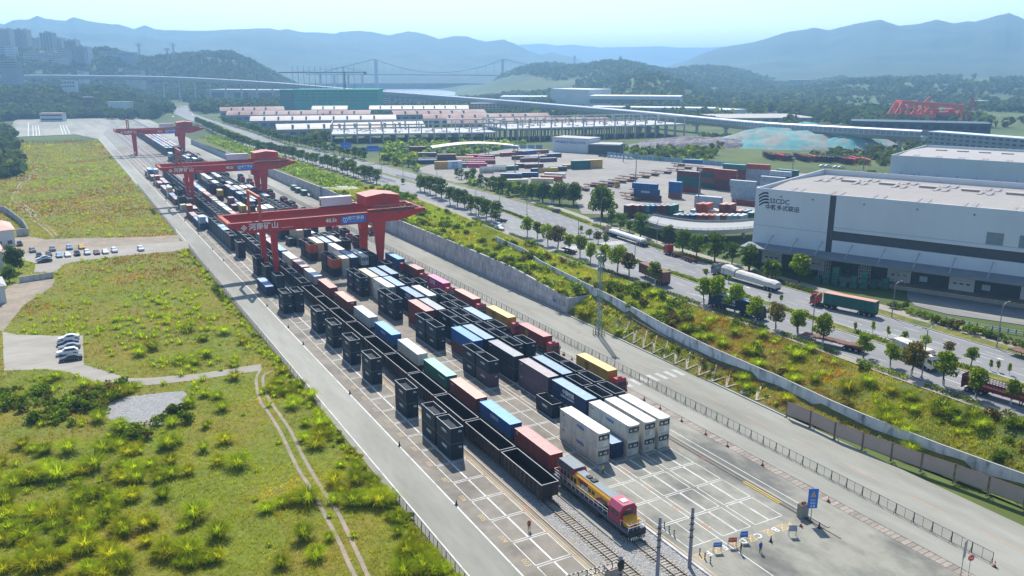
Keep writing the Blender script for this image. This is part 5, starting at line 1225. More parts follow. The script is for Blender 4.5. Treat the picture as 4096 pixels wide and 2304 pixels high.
# ================================================================== vehicles, people, street furniture
M_tyre = pmat('tyre_rubber', (.022,.022,.023), .9); M_hub = pmat('wheel_hub', (.30,.30,.31), .5, .4); M_chas = pmat('chassis_dark', (.045,.042,.04), .8, var=.25)
M_rust = pmat('rusty_deck', (.20,.095,.065), .9, var=.3, scale=1.5, second=(.13,.07,.055), sscale=.4); M_lamp = pmat('lamp_lens', (.7,.7,.65), .2)
M_tred = pmat('truck_red', (.42,.018,.025), .35, var=.06, spec=.5, rnd=.1)
def wheel_me(r, w):
 k = ('wheel', r, w)
 if k not in _cm:
  mb = MB(); mb.cyl((-w/2,0,r),(w/2,0,r),r,n=14); _cm[k] = mb.mesh('wheel', M_tyre)
  mb = MB(); mb.cyl((-w/2-.015,0,r),(w/2+.015,0,r),r*.52,n=10); _cm[(k,'hub')] = mb.mesh('hub', M_hub)
 return _cm[k], _cm[(k,'hub')]
def wheels(t, xs, ys, r, w):
 a, b = wheel_me(r, w)
 for y in ys:
  for x in xs: o = put('wheel', a, t, (x, y, 0)); put('hub', b, o)
def tractor(t, m, y0=0.0):
 """cab-over tractor: front at y0, going to +y"""
 w = 1.22
 sec = [[(-w,y0+.05,.55),(w,y0+.05,.55),(w,y0,1.7),(w-.04,y0+.18,2.75),(-w+.04,y0+.18,2.75),(-w,y0,1.7)]]
 mb = MB(); pf = [(y0+.02,.55),(y0+2.1,.95),(y0+2.1,2.9),(y0+1.7,3.35),(y0+.55,3.3),(y0+.22,2.8),(y0-.02,1.75)]
 mb.prism(pf[::-1], -w, w); c = mb.build('cab', m, t)
 mb = MB(); mb.hexa([(-w+.12,y0-.03,1.72),(w-.12,y0-.03,1.72),(w-.12,y0+.05,1.72),(-w+.12,y0+.05,1.72),(-w+.16,y0+.17,2.68),(w-.16,y0+.17,2.68),(w-.16,y0+.25,2.68),(-w+.16,y0+.25,2.68)]); mb.build('windscreen', M_glass, c)
 for s in (-1, 1):
  mb = MB(); mb.box(s*w-.02,s*w+.02,y0+.4,y0+1.35,1.8,2.55); mb.build('side_window', M_glass, c)
  mb = MB(); mb.box(s*(w+.2)-.06,s*(w+.2)+.06,y0+.05,y0+.2,1.75,2.4); mb.bar((s*w,y0+.15,2.45),(s*(w+.2),y0+.12,2.45),.05); mb.build('mirror', M_chas, c)
 mb = MB(); mb.box(-w-.02,w+.02,y0-.12,y0+.1,.38,.85); mb.box(-.8,.8,y0-.06,y0,.95,1.55); mb.build('bumper', M_chas, c)
 mb = MB(); mb.box(-.45,.45,y0+.75,y0+1.3,3.36,3.5); mb.build('roof_hatch', M_chas, c)
 mb = MB(); mb.box(-.42,.42,y0+1.0,y0+6.6,.6,.85); mb.cyl((-.95,y0+2.6,.72),(-.95,y0+3.7,.72),.3,n=8); mb.cyl((.95,y0+2.6,.72),(.95,y0+3.7,.72),.3,n=8); mb.cyl((0,y0+5.1,.86),(0,y0+5.1,1.12),.5,n=10); mb.build('chassis', M_chas, t)
 wheels(t, (-1.02,1.02), (y0+1.25,), .52, .32); wheels(t, (-.92,.92), (y0+4.5,y0+5.85), .52, .58)
def trailer(t, y0, L, deck='skeletal', m=None):
 mb = MB()
 for s in (-1, 1): mb.box(s*.45-.08,s*.45+.08,y0,y0+L,.95,1.22)
 for k in range(int(L/1.8)+1): mb.box(-1.15,1.15,y0+k*1.8-.0,y0+k*1.8+.14,1.05,1.2)
 if deck == 'flat': mb.box(-1.25,1.25,y0,y0+L,1.22,1.38)
 mb.box(-1.15,1.15,y0+L-.12,y0+L,.55,1.2)
 mb.build('trailer_frame', m or M_chas, t); wheels(t, (-.92,.92), (y0+L-1.2,y0+L-2.5,y0+L-3.8), .5, .58)
 mb = MB(); mb.box(-.6,-.45,y0+2.6,y0+2.75,.05,1.0); mb.box(.45,.6,y0+2.6,y0+2.75,.05,1.0); mb.build('landing_leg', M_chas, t)
def truck(label, loc, rz, m, load=None, L=12.5, cab=True, deck='skeletal', tm=None, group=None):
 t = thing('semi_truck' if cab else 'semi_trailer', label, 'truck' if cab else 'trailer', loc, rz, group)
 if cab: tractor(t, m)
 trailer(t, 3.4 if cab else 0, L, deck, tm); return t
# trucks with containers in the lane under the cranes, all facing the camera end
for i, (y, key, H, tx) in enumerate([(27.6,'mustard',2.9,'msc'),(54.0,'red',2.9,'msc'),(71.7,'mustard',2.9,'msc'),(91.8,'rust',2.9,None),(111.8,'pink',2.9,'ONE'),(131.7,'rust',2.9,None),(148.5,'blue',2.9,None)]):
 names = ['nearest the camera','second from the camera','third from the camera','fourth from the camera','fifth in the lane','sixth in the lane','seventh in the lane']
 truck('red tractor under the %s container in the crane lane, %s' % (PAINT[key][2], names[i]), (22.85, y-3.5, 0), 0, M_tred, L=12.4, group='red trucks in the crane lane')
 P = []
 if tx == 'msc':
  mt = M_ktxt if key == 'mustard' else pmat('msc_yellow', (.6,.42,.05), .6); P = [('m', 2.2, mt, 'side', 8.0, 1.95), ('sc', 1.5, mt, 'side', 8.0, .95)]
 if tx == 'ONE': P = [('ONE', 2.0, M_wtxt, 'side', 8.0, 1.6)]
 emit_container(dict(x=22.85, y=y, z=1.25, kind='closed', L=LG, H=H, key=key, label='%s long container on a truck in the crane lane, %s' % (PAINT[key][2], names[i]), group='containers on trucks', rz=0, coal=False, texts=P, flip=False), True)
for i, y in enumerate((186, 203, 221, 242, 262, 285, 300, 330, 352, 380, 405)):
 truck('dark red tractor queued in the crane lane beyond the near crane, %s in line' % ordn(i), (22.85, y, 0), 0, M_tred, L=12.4 if i % 2 else 8.5, group='red trucks in the crane lane')
 emit_container(dict(x=22.85, y=y+3.6, z=1.25, kind='open', L=S, H=2.9, key='dark' if i % 3 else 'maroon', label='open-top container on the %s queued truck beyond the near crane' % ordn(i), group='containers on trucks', rz=0, coal=False, texts=(), flip=False), i < 3)
# ---- trucks on the public road (away traffic in the far lanes, oncoming in the near lanes)
def onroad(p, q, z=6.0):
 a, b = G(*p, z)[:2], G(*q, z)[:2]; return a, b
KQ = lambda x, y: (2560+x*.43956, 1000+y*.43956)
KP = lambda x, y: (2200+x*.43956, 700+y*.43956)
def facing(a, b): d = (b-a)/np.linalg.norm(b-a); return math.atan2(d[1], d[0])-PI/2     # local +y from front a to rear b
M_bag = pmat('white_bulk_bag', (.72,.73,.74), .8, var=.08, bump=.5, bscale=3); M_tarp = pmat('dirty_white_tarpaulin', (.52,.50,.46), .85, var=.15, scale=.8, bump=.6, bscale=1.5)
a = G(*KP(505,535), 6)[:2]; b = G(*KP(885,660), 6)[:2]; rz = facing(a, b); Lt = float(np.linalg.norm(b-a))
t = truck('long flatbed lorry with a sand-coloured cab carrying white bulk bags', (*a, 6.0), rz, pmat('sand_cab', (.42,.32,.18), .45), L=max(12, Lt-4), deck='flat')
bm_ = MB(); bm_.loft([[(x*s, y*s, z) for x, y in ((-.5,-.5),(.5,-.5),(.5,.5),(-.5,.5))] for z, s in ((0,.85),(.25,1.05),(.9,1.05),(1.15,.8),(1.25,.3))]); bme = bm_.mesh('bulk_bag', M_bag, True)
ca, sa = math.cos(rz), math.sin(rz); n = int((Lt-6)/1.12)
for i in range(n):
 for s in (-.58, .58):
  ly = 4.6+i*1.12; o = put('bulk_bag', bme, None, (a[0]+s*ca-ly*sa, a[1]+s*sa+ly*ca, 7.38), rz+random.uniform(-.1,.1)); tag(o, 'white bulk bag on the flatbed lorry, %s pair behind its cab, %s side' % (ordn(i), 'kerb' if s > 0 else 'median'), 'bulk bag', 'white bulk bags on the flatbed lorry')
a = G(*KP(1060,715), 6)[:2]; b = G(*KP(1340,810), 6)[:2]; truck('red tractor pulling an empty skeletal trailer in the far lane', (*a, 6.0), facing(a, b), M_tred, L=12.4, tm=pmat('trailer_maroon', (.13,.035,.03), .8, var=.25))
a = G(*KQ(672,215), 6)[:2]; b = G(*KQ(1255,385), 6)[:2]; rz = facing(a, b); Lt = float(np.linalg.norm(b-a))
t = truck('grey tractor with a long trailer under dirty white tarpaulins', (*a, 6.0), rz, pmat('grey_cab', (.16,.19,.21), .4), L=Lt-3.6, deck='flat')
def tarp(y0, y1, h0, h1):
 n = 10; mb = MB(); rings = []
 for k in range(n+1):
  y = y0+(y1-y0)*k/n; h = h0+(h1-h0)*k/n+random.uniform(-.12,.12); w = 1.34
  if k in (0, n): h -= .25
  rings.append([(-w-.05,y,1.1+random.uniform(0,.2)),(-w,y,1.38+h*.7),(-w*.55,y,1.38+h),(w*.55,y,1.38+h*.97),(w,y,1.38+h*.68),(w+.05,y,1.1+random.uniform(0,.2))])
 mb.loft(rings); return mb.mesh('tarpaulin', M_tarp)
put('tarpaulin', tarp(4.2, 9.5, 2.5, 2.2), t); put('tarpaulin', tarp(9.9, Lt-.1, 1.9, 1.5), t)
a = G(*C(*A34,440,165), 6)[:2]; b = G(*C(*A34,1085,295), 6)[:2]; rz = facing(a, b); Lt = float(np.linalg.norm(b-a))
t = truck('dark green corrugated box semi-trailer seen from behind in the far lane', (*a, 6.0), rz, M_tred, L=max(12.5, Lt-3.4))
mb = MB(); y0, y1 = 3.5, max(12.5, Lt-3.4)+3.4
corr(mb, (-1.24,y1-.1), (-1.24,y0+.1), 1.45, 3.95, (-1,0), .4); corr(mb, (1.24,y0+.1), (1.24,y1-.1), 1.45, 3.95, (1,0), .4); mb.box(-1.27,1.27,y0,y1,1.25,1.45); mb.box(-1.27,1.27,y0,y1,3.95,4.05); mb.box(-1.26,1.26,y0,y0+.1,1.45,3.95); mb.box(-1.26,-.02,y1-.1,y1,1.45,3.95); mb.box(.02,1.26,y1-.1,y1,1.45,3.95)
bx_ = mb.build('box', PAINT['dgreen'][0], t); mb = MB(); mb.box(-1.2,1.2,y0+.1,y1-.1,4.05,4.1); mb.build('roof', PAINT['rust'][1], bx_)
mb = MB(); [mb.cyl((x,y1+.03,1.5),(x,y1+.03,3.9),.03,n=5) for x in (-.9,-.35,.35,.9)]; mb.build('lock_rod', M_rod, bx_)
# near lanes
a = G(*KQ(-150,155), 6)[:2]; b = G(*KQ(240,330), 6)[:2]; rz = facing(a, b); Lt = 13.7
t = truck('brown ribbed box semi-trailer parked behind a roadside tree', (b[0]+math.sin(rz)*Lt, b[1]-math.cos(rz)*Lt, 6.0), rz, None, L=Lt, cab=False)
mb = MB(); corr(mb, (-1.24,Lt-.1), (-1.24,.1), 1.4, 4.0, (-1,0), .45); corr(mb, (1.24,.1), (1.24,Lt-.1), 1.4, 4.0, (1,0), .45); mb.box(-1.27,1.27,0,Lt,1.22,1.4); mb.box(-1.27,1.27,0,Lt,4.0,4.1); mb.box(-1.26,1.26,Lt-.1,Lt,1.4,4.0); mb.box(-1.26,1.26,0,.1,1.4,4.0); mb.build('box', pmat('box_brown', (.17,.075,.045), .7, var=.2), t)
b = G(*KQ(700,530), 6)[:2]; e = G(*KQ(1120,640), 6)[:2]; rz = facing(e, b)
t = truck('dark blue railway container trailer half hidden by the roadside trees', (*e, 6.0), facing(e, b), pmat('blue_cab', (.02,.05,.12), .4), L=12.5)
emit_container(dict(x=e[0]-math.sin(rz)*3.5, y=e[1]+math.cos(rz)*3.5, z=7.25, kind='closed', L=LG, H=2.9, key='navy', label='dark navy long container on the trailer behind the roadside trees', group='containers on trucks', rz=rz, coal=False, texts=[('中国铁路', 1.0, M_wtxt, 'side', 6, 1.9), ('CHINA RAILWAY', .55, M_wtxt, 'side', 6, 1.0)], flip=False), True)
a = G(*C(*A34,350,510), 6)[:2]; b = G(*C(*A34,960,655), 6)[:2]; rz = facing(a, b)
t = thing('flatbed_trailer', 'empty rust-brown drop-deck trailer parked along the near kerb', 'trailer', (*a, 6.0), rz); Lt = float(np.linalg.norm(b-a)); trailer(t, 0, Lt, 'flat', M_rust)
mb = MB(); mb.box(-1.3,1.3,2.8,Lt-3.4,1.39,1.46); mb.hexa([(-1.28,Lt-3.4,1.39),(1.28,Lt-3.4,1.39),(1.28,Lt,1.39),(-1.28,Lt,1.39),(-1.28,Lt-3.4,1.5),(1.28,Lt-3.4,1.5),(1.28,Lt,1.75),(-1.28,Lt,1.75)]); mb.build('deck', M_rust, t)
b = G(*C(*A34,1215,640), 6)[:2]; a = G(*C(*A34,1690,850), 6)[:2]; rz = facing(a, b)
t = thing('box_truck', 'white box lorry driving towards the camera behind three trees', 'truck', (*a, 6.0), rz); tractor(t, PAINT['white'][0]); wheels(t, (-.92,.92), (8.6,9.9), .5, .5)
mb = MB(); mb.box(-1.27,1.27,2.5,11.5,1.1,3.9); mb.build('box', PAINT['white'][0], t)
a = G(*C(*A34,2700,1230), 6)[:2]; b = G(*C(*A34,1965,1010), 6)[:2]; rz = facing(a, b); Lt = float(np.linalg.norm(b-a))
t = thing('stake_truck', 'wine-red stake-sided lorry at the right edge under small trees', 'truck', (*a, 6.0), rz); trailer(t, 0, Lt, 'flat', pmat('wine_red', (.13,.02,.025), .6))
mb = MB()
for s in (-1, 1):
 mb.box(s*1.27-.03,s*1.27+.03,.1,Lt,1.4,1.95)
 for k in range(int(Lt/.55)): mb.box(s*1.27-.03,s*1.27+.03,.2+k*.55,.27+k*.55,1.95,3.1)
 for z in (2.4, 3.05): mb.box(s*1.27-.035,s*1.27+.035,.1,Lt,z,z+.07)
mb.box(-1.27,1.27,Lt-.08,Lt,1.4,3.3); mb.build('stake_side', MATS['wine_red'], t)
a = G(*C(*A34,2440,660), 6)[:2]; b = G(*C(*A34,2900,800), 6)[:2]; t = thing('flatbed_trailer', 'rusty flatbed trailer parked at the right edge beside the verge', 'trailer', (*a, 6.0), facing(a, b)); trailer(t, 0, 12, 'flat', M_rust)
a = G(*C(*A23,505,1075), 6)[:2]; b = G(*C(*A23,650,1120), 6)[:2]; t = thing('skeletal_trailer', 'short dark red skeletal trailer between two trees in the near lane', 'trailer', (*a, 6.0), facing(a, b)); trailer(t, 0, 7, 'skeletal', MATS['trailer_maroon'])
a = G(*C(*A22,2340,755), 6)[:2]; b = G(*C(*A22,2540,800), 6)[:2]; t = thing('skeletal_trailer', 'black skeletal trailer parked behind the white van', 'trailer', (*a, 6.0), facing(a, b)); trailer(t, 0, 11, 'skeletal')
# parked platform trailers in the container yard
for i, (p, q) in enumerate([((722,425),(840,432)),((800,412),(960,425)),((885,395),(1040,412)),((975,380),(1150,395)),((1040,362),(1240,385)),((1080,340),(1260,358)),((1190,325),(1380,345)),((1285,305),(1480,325)),((1410,285),(1600,302)),((1560,262),(1720,280)),((1625,245),(1810,255)),((690,455),(760,475)),((1090,512),(1280,530)),((1190,478),(1290,492)),((1590,420),(1660,440)),((1610,210),(1730,225)),((1120,545),(1280,575))]):
 a = G(*Vc(*p), 6.03)[:2]; b = G(*Vc(*q), 6.03)[:2]; L = float(min(13, max(8, np.linalg.norm(b-a)))); t = thing('platform_trailer', 'empty platform trailer in the container yard, %s of the slanting row' % ordn(i), 'trailer', (*a, 6.03), facing(a, b), 'empty platform trailers parked in the yard'); trailer(t, 0, L, 'flat', [M_rust, MATS['trailer_maroon'], M_chas][i % 3] if i < 3 else M_rust)
a = G(*Vc(1075,440), 6.03)[:2]; b = G(*Vc(800,415), 6.03)[:2]; t = truck('yellow tractor with a red skeletal trailer on the open yard', (*a, 6.03), facing(a, b), pmat('truck_yellow', (.55,.30,.03), .4), L=12, tm=M_tred)
# ---- cars
CARC = {'white': (.72,.72,.71), 'black': (.018,.02,.024), 'navy': (.02,.03,.055), 'grey': (.20,.21,.215), 'silver': (.45,.47,.48), 'yellow': (.55,.33,.04), 'maroon': (.10,.03,.045), 'skyblue': (.25,.38,.50)}
def car_meshes(kind, c):
 k = ('car', kind, c)
 if k in _cm: return _cm[k]
 m = pmat('car_paint_'+c, CARC[c], .28, var=.03, spec=.6)
 if kind == 'sedan': P = [(0,.45,.62),(.15,.3,.78),(1.25,.3,.95),(2.05,.3,1.43),(3.3,.3,1.45),(4.1,.3,1.06),(4.75,.3,.98),(4.85,.45,.7)]; g = (1.32,2.05,3.3,4.05); zr = 1.43
 elif kind == 'suv': P = [(0,.5,.75),(.12,.35,.98),(1.2,.35,1.08),(1.85,.35,1.66),(3.9,.35,1.68),(4.45,.35,1.15),(4.65,.35,1.05),(4.7,.5,.8)]; g = (1.25,1.85,3.9,4.42); zr = 1.66
 else: P = [(0,.5,.9),(.1,.35,1.2),(.7,.35,1.3),(1.15,.35,1.95),(4.7,.35,1.98),(4.85,.35,1.9),(4.95,.35,.9),(5.0,.5,.7)]; g = (.72,1.15,4.7,4.88); zr = 1.95
 w = .9; rings = [[(-w*.97,y,zb),(w*.97,y,zb),(w,y,min(zt,.85)),(w*(.93 if zt < 1.2 else .72),y,zt),(-w*(.93 if zt < 1.2 else .72),y,zt),(-w,y,min(zt,.85))] for y, zb, zt in P]
 mb = MB(); mb.loft(rings); body = mb.mesh('body', m)
 mb = MB(); zl = .97 if kind == 'sedan' else 1.1
 mb.hexa([(-w*.86,g[0],zl),(w*.86,g[0],zl),(w*.86,g[0]+.1,zl-.05),(-w*.86,g[0]+.1,zl-.05),(-w*.68,g[1]-.04,zr-.03),(w*.68,g[1]-.04,zr-.03),(w*.68,g[1]+.1,zr-.1),(-w*.68,g[1]+.1,zr-.1)])
 ws = mb.mesh('windscreen', M_glass); mb = MB()
 mb.hexa([(-w*.68,g[2]-.1,zr-.1),(w*.68,g[2]-.1,zr-.1),(w*.68,g[2]+.04,zr-.02),(-w*.68,g[2]+.04,zr-.02),(-w*.86,g[3]-.1,zl-.02),(w*.86,g[3]-.1,zl-.02),(w*.86,g[3]+.03,zl+.05),(-w*.86,g[3]+.03,zl+.05)]); rw_ = mb.mesh('rear_window', M_glass)
 mb = MB()
 for s in (-1, 1): mb.quad((s*w*.985,g[0]+.25,zl-.02),(s*w*.985,g[3]-.25,zl-.02),(s*w*.775,g[2]-.1,zr-.1),(s*w*.775,g[1]+.15,zr-.1))
 sw = mb.mesh('side_window', M_glass); mb = MB(); mb.box(-w*.85,-w*.5,-.02,.05,.62,.76); mb.box(w*.5,w*.85,-.02,.05,.62,.76); hl = mb.mesh('headlight', M_lamp)
 _cm[k] = (body, ws, rw_, sw, hl, P[-1][0]); return _cm[k]
def car(kind, c, label, loc, rz, group, parts=True):
 t = thing('parked_car' if kind != 'van' else 'parked_van', label, 'car' if kind != 'van' else 'van', loc, rz, group); ms = car_meshes(kind, c); L = ms[5]
 for n, me in zip(('body','windscreen','rear_window','side_window','headlight'), ms[:5]): put(n, me, t, (0, -L/2, 0))
 a, b = wheel_me(.33, .22)
 for y in (.85-L/2, L/2-.9):
  for x in (-.8, .8): o = put('wheel', a, t, (x, y, 0)); put('hub', b, o)
 return t
gA = 'cars parked on the lane by the grass field'
fA = -.12
for i, (x, y, kd, c, rz, wds) in enumerate([(330,1085,'suv','grey',PI+.05,'grey car at the left start of the upper row'),(530,1072,'suv','grey',PI,'grey car, second in the upper row'),(700,1058,'suv','skyblue',PI,'pale blue car, third in the upper row'),(822,1050,'sedan','yellow',PI,'yellow car at the right end of the upper row'),(200,1020,'suv','black',PI,'dark car alone beside the building corner'),(493,1122,'sedan','black',PI,'black car behind the two long cars'),(397,1140,'suv','navy',PI,'navy car behind the silver saloon'),(597,1135,'sedan','skyblue',PI,'light blue car, first of the long lower row'),(682,1128,'sedan','white',PI,'white car beside the light blue one'),(778,1118,'suv','black',PI,'black car between two white cars'),(880,1108,'suv','white',PI,'white car left of the maroon one'),(975,1105,'sedan','maroon',PI,'maroon car in the lower row'),(1060,1098,'sedan','white',PI,'white car right of the maroon one'),(1152,1085,'suv','white',PI,'white car at the right end of the row'),(1418,1070,'suv','white',PI,'white car standing alone nearest the yard'),(440,1165,'sedan','silver',PI/2+.1,'silver saloon parked across the lower row'),(450,1190,'sedan','black',PI/2+.1,'black saloon parked nearest the grass')]):
 car(kd, c, wds, tuple(GC(A21, x, y, .02)[:2])+(.02,), rz+math.pi+.1, gA)
for i, (x, y, kd, c, wds) in enumerate([(695,520,'sedan','white','white saloon at the far end of five cars on the concrete pad'),(685,572,'sedan','navy','dark blue saloon, second of five on the concrete pad'),(702,612,'sedan','grey','grey saloon in the middle of five on the pad'),(682,668,'suv','white','white estate car, fourth of five on the pad'),(716,728,'sedan','black','black saloon nearest the camera on the concrete pad')]):
 a = GC(A31, x-110, y+18, .02); b = GC(A31, x+110, y-14, .02); d = b-a; car(kd, c, wds, tuple(GC(A31, x, y, .02)[:2])+(.02,), math.atan2(d[1], d[0])-PI/2, 'cars parked on the concrete pad')
car('van', 'white', 'white minibus parked by the bank bushes in the near lane', tuple(G(*C(*A22,2430,835), 6)[:2])+(6.01,), .05, 'vehicles by the bank')
car('sedan', 'white', 'white saloon behind the minibus by the bank', tuple(G(*C(*A22,2450,860), 6)[:2])+(6.01,), .05, 'vehicles by the bank')
car('suv', 'black', 'black car in the far lane beside the low wall', tuple(G(*C(*A23,448,690), 6)[:2])+(6.01,), PI+.1, None)
for i, (x, y) in enumerate([(905,128),(950,132),(995,137),(1030,140),(1065,143),(1100,146),(1140,150),(1185,154)]): car('sedan', ['black','navy','white','white','white','white','white','silver'][i], '%s car in the row by the blue yard fence, %s from the left' % (['black','navy','white','white','white','white','white','silver'][i], ordn(i)), tuple(GC(A23, x, y, 6.03)[:2])+(6.03,), .6, 'cars in the row by the blue fence')
for i, x in enumerate((630,658,690,722,760,795)): car('sedan', ['white','white','silver','white','grey','black'][i], 'far parked car by the grey fence beyond the crossroads, %s from the left' % ordn(i), tuple(GC(A22, x, 60, 6.03)[:2])+(6.03,), .8, 'cars parked by the grey fence')
for i, (x, y, c) in enumerate([(365,450,'white'),(535,525,'silver'),]): car('sedan', c, '%s car on the yard road by the retaining wall, %s the row of grey containers' % (c, ('behind','before')[i]), tuple(GC(A22, x, y, 0)[:2])+(0.0,), 0.0, 'cars on the yard road')
for i, (x, y, c) in enumerate([(2045,420,'white'),(1560,1010,'navy')][:0]): pass
for i, (x, y, c, k) in enumerate([(110,1455,'white','sedan')][:0]): pass
fx = [(1600,1035,'white'),(1660,1095,'grey'),(1570,1100,'black'),(1740,1180,'silver'),(2150,1210,'white'),(1820,1075,'silver'),(1935,1165,'white'),(2230,1300,'black')]
for i, (x, y, c) in enumerate(fx): car('van' if i in (1, 4) else 'sedan', c, '%s vehicle far along the public road near the viaduct, %s of those' % (c, ordn(i)), tuple(GC(A11, x, y, 6.0)[:2])+(6.01,), 0.05, 'vehicles far along the public road')
# boxes and machines along the cut wall
for i, (x, y, key, ln) in enumerate([(400,470,'dgreen',S),(440,495,'slate',S),(500,520,'dgreen',S),(690,555,'teal',S)]):
 g = GC(A22, x, y, 0); emit_container(dict(x=g[0], y=g[1], z=0.05, kind='closed', L=ln, H=2.6, key=key, label='%s container standing by the retaining wall, %s from the far end' % (PAINT[key][2], ordn(i)), group='containers beside the retaining wall', rz=0, coal=False, texts=(), flip=False), False)
g = GC(A22, 1180, 920, 0); t = truck('red and yellow crane lorry under the right leg of the near crane', (g[0], g[1], 0), 0, M_tred, L=7, tm=M_chas); mb = MB(); mb.box(-1,1,4,7,1.3,2.6); mb.bar((0,5,2.6),(0,11,4.2),.5); mb.build('jib', MATS['truck_yellow'], t)
g = GC(A22, 180, 340, 0); t = thing('excavator', 'orange excavator by the retaining wall beyond the middle crane', 'excavator', (g[0]-6, g[1], 0)); mb = MB(); mb.box(-1.6,-.9,-2,2,.1,.9); mb.box(.9,1.6,-2,2,.1,.9); mb.build('crawler_track', M_chas, t); mb = MB(); mb.box(-1.4,1.4,-1.5,2,1.0,2.2); mb.box(-1.4,-.2,-1.5,0,2.2,3.2); mb.build('upper_body', MATS['truck_yellow'], t); mb = MB(); mb.bar((.3,-1.3,1.8),(.3,-4.5,4.6),.5); mb.bar((.3,-4.5,4.6),(.3,-6.5,1.4),.4); mb.build('arm', MATS['truck_yellow'], t)
# ---- people
M_skin = pmat('skin', (.45,.27,.19), .6); M_hair = pmat('dark_hair', (.015,.013,.012), .8); M_trou = pmat('dark_trousers', (.02,.022,.03), .9); M_shoe = pmat('shoe', (.02,.02,.02), .7)
def person(label, loc, rz, shirt, head=M_hair, pose=0, vest=None):
 J = dict(pel=(0,0,.95), wa=(0,.0,1.1), ch=(0,.02,1.33), ne=(0,.02,1.5), hd=(0,-.02,1.62), tp=(0,-.01,1.73), lh=(-.1,0,.9), lk=(-.12,-.03,.5), la=(-.13,.02,.1), lf=(-.14,-.15,.05), rh=(.1,0,.9), rk=(.12,.02,.5), ra=(.13,.05,.1), rf=(.14,-.1,.05), ls=(-.19,.02,1.42), le=(-.25,.04,1.14), lw=(-.24,-.1,.92), lg=(-.23,-.14,.84), rs=(.19,.02,1.42), re=(.25,.04,1.14), rw=(.22,-.1,.92), rg=(.21,-.14,.84))
 if pose == 1: J.update(hd=(0,-.12,1.57), tp=(0,-.16,1.67), ne=(0,-.04,1.48))
 if pose == 2: J.update(le=(-.24,-.05,1.15), lw=(-.06,-.25,1.28), lg=(0,-.28,1.36), re=(.24,-.05,1.15), rw=(.08,-.25,1.26), rg=(.03,-.28,1.34))
 if pose == 3: J.update(lk=(-.12,-.16,.52), la=(-.13,-.2,.1), lf=(-.13,-.36,.05), rk=(.12,.1,.5), ra=(.13,.28,.14), rf=(.13,.16,.04))
 R = dict(pel=.15, wa=.135, ch=.16, ne=.06, hd=.1, tp=.075, lh=.1, lk=.068, la=.045, lf=.04, rh=.1, rk=.068, ra=.045, rf=.04, ls=.07, le=.05, lw=.036, lg=.04, rs=.07, re=.05, rw=.036, rg=.04)
 E = [('pel','wa'),('wa','ch'),('ch','ne'),('ne','hd'),('hd','tp'),('pel','lh'),('lh','lk'),('lk','la'),('la','lf'),('pel','rh'),('rh','rk'),('rk','ra'),('ra','rf'),('ch','ls'),('ls','le'),('le','lw'),('lw','lg'),('ch','rs'),('rs','re'),('re','rw'),('rw','rg')]
 nm = list(J); me = bpy.data.meshes.new('person'); me.from_pydata([J[n] for n in nm], [(nm.index(a), nm.index(b)) for a, b in E], [])
 o = bpy.data.objects.new('person', me); COL.objects.link(o); sk = o.modifiers.new('s', 'SKIN'); ss = o.modifiers.new('b', 'SUBSURF'); ss.levels = 1; ss.render_levels = 1
 for i, n in enumerate(nm): o.data.skin_vertices[0].data[i].radius = (R[n],)*2 if n not in ('ch','wa','pel') else (R[n]*1.15, R[n]*.75)
 o.data.skin_vertices[0].data[0].use_root = True
 dg = bpy.context.evaluated_depsgraph_get(); m2 = bpy.data.meshes.new_from_object(o.evaluated_get(dg)); o.modifiers.clear(); o.data = m2; bpy.data.meshes.remove(me)
 for m in (M_skin, shirt, M_trou, M_shoe, head): m2.materials.append(m)
 for p in m2.polygons:
  c = p.center; ax = abs(c[0])
  p.material_index = 3 if c[2] < .09 else 2 if (c[2] < .98 and ax < .2) else 4 if (c[2] > 1.66 or (c[2] > 1.57 and c[1] > .03)) else 0 if (c[2] > 1.49 or (ax > .17 and c[2] < .98) or (pose == 2 and c[1] < -.2)) else 1
  p.use_smooth = True
 o.location = loc; o.rotation_euler = (0, 0, rz); tag(o, label, 'person'); return o
def hat(o, m, dz=1.68, dy=-.02):
 mb = MB(); mb.loft([[(r*math.cos(a), dy+r*1.1*math.sin(a), z) for a in np.linspace(0, 2*PI, 12, endpoint=False)] for r, z in ((.17,dz-.04),(.135,dz-.02),(.125,dz+.05),(.07,dz+.11))]); mb.build('helmet', m, o, True)
M_hv = pmat('orange_hi_vis', (.62,.10,.03), .8); M_hy = pmat('yellow_hi_vis', (.62,.50,.05), .8); M_sb = pmat('royal_blue_shirt', (.02,.09,.42), .8); M_bk = pmat('black_shirt', (.02,.022,.03), .8); M_or = pmat('orange_helmet', (.65,.17,.02), .4)
g = GC(A43, 172, 988, 0); p_ = person('worker in orange hi-vis vest and orange helmet standing by the left crane rail', (g[0], g[1], 0), -.5, pmat('red_orange_shirt', (.35,.06,.05), .8), pose=1); hat(p_, M_or, 1.66, -.14)
g = GC(A43, 915, 422, 0); person('person in yellow hi-vis vest in the shade of the white containers', (g[0], g[1], 0), .4, M_hy)
g = GC(A43, 2300, 1222, 0); person('person in black holding something to the face beside the sign boards', (g[0], g[1], 0), .6, M_bk, pose=2)
g = GC(A43, 2497, 1212, 0); person('person in a royal blue shirt standing alone near the sign boards', (g[0], g[1], 0), -.2, M_sb)
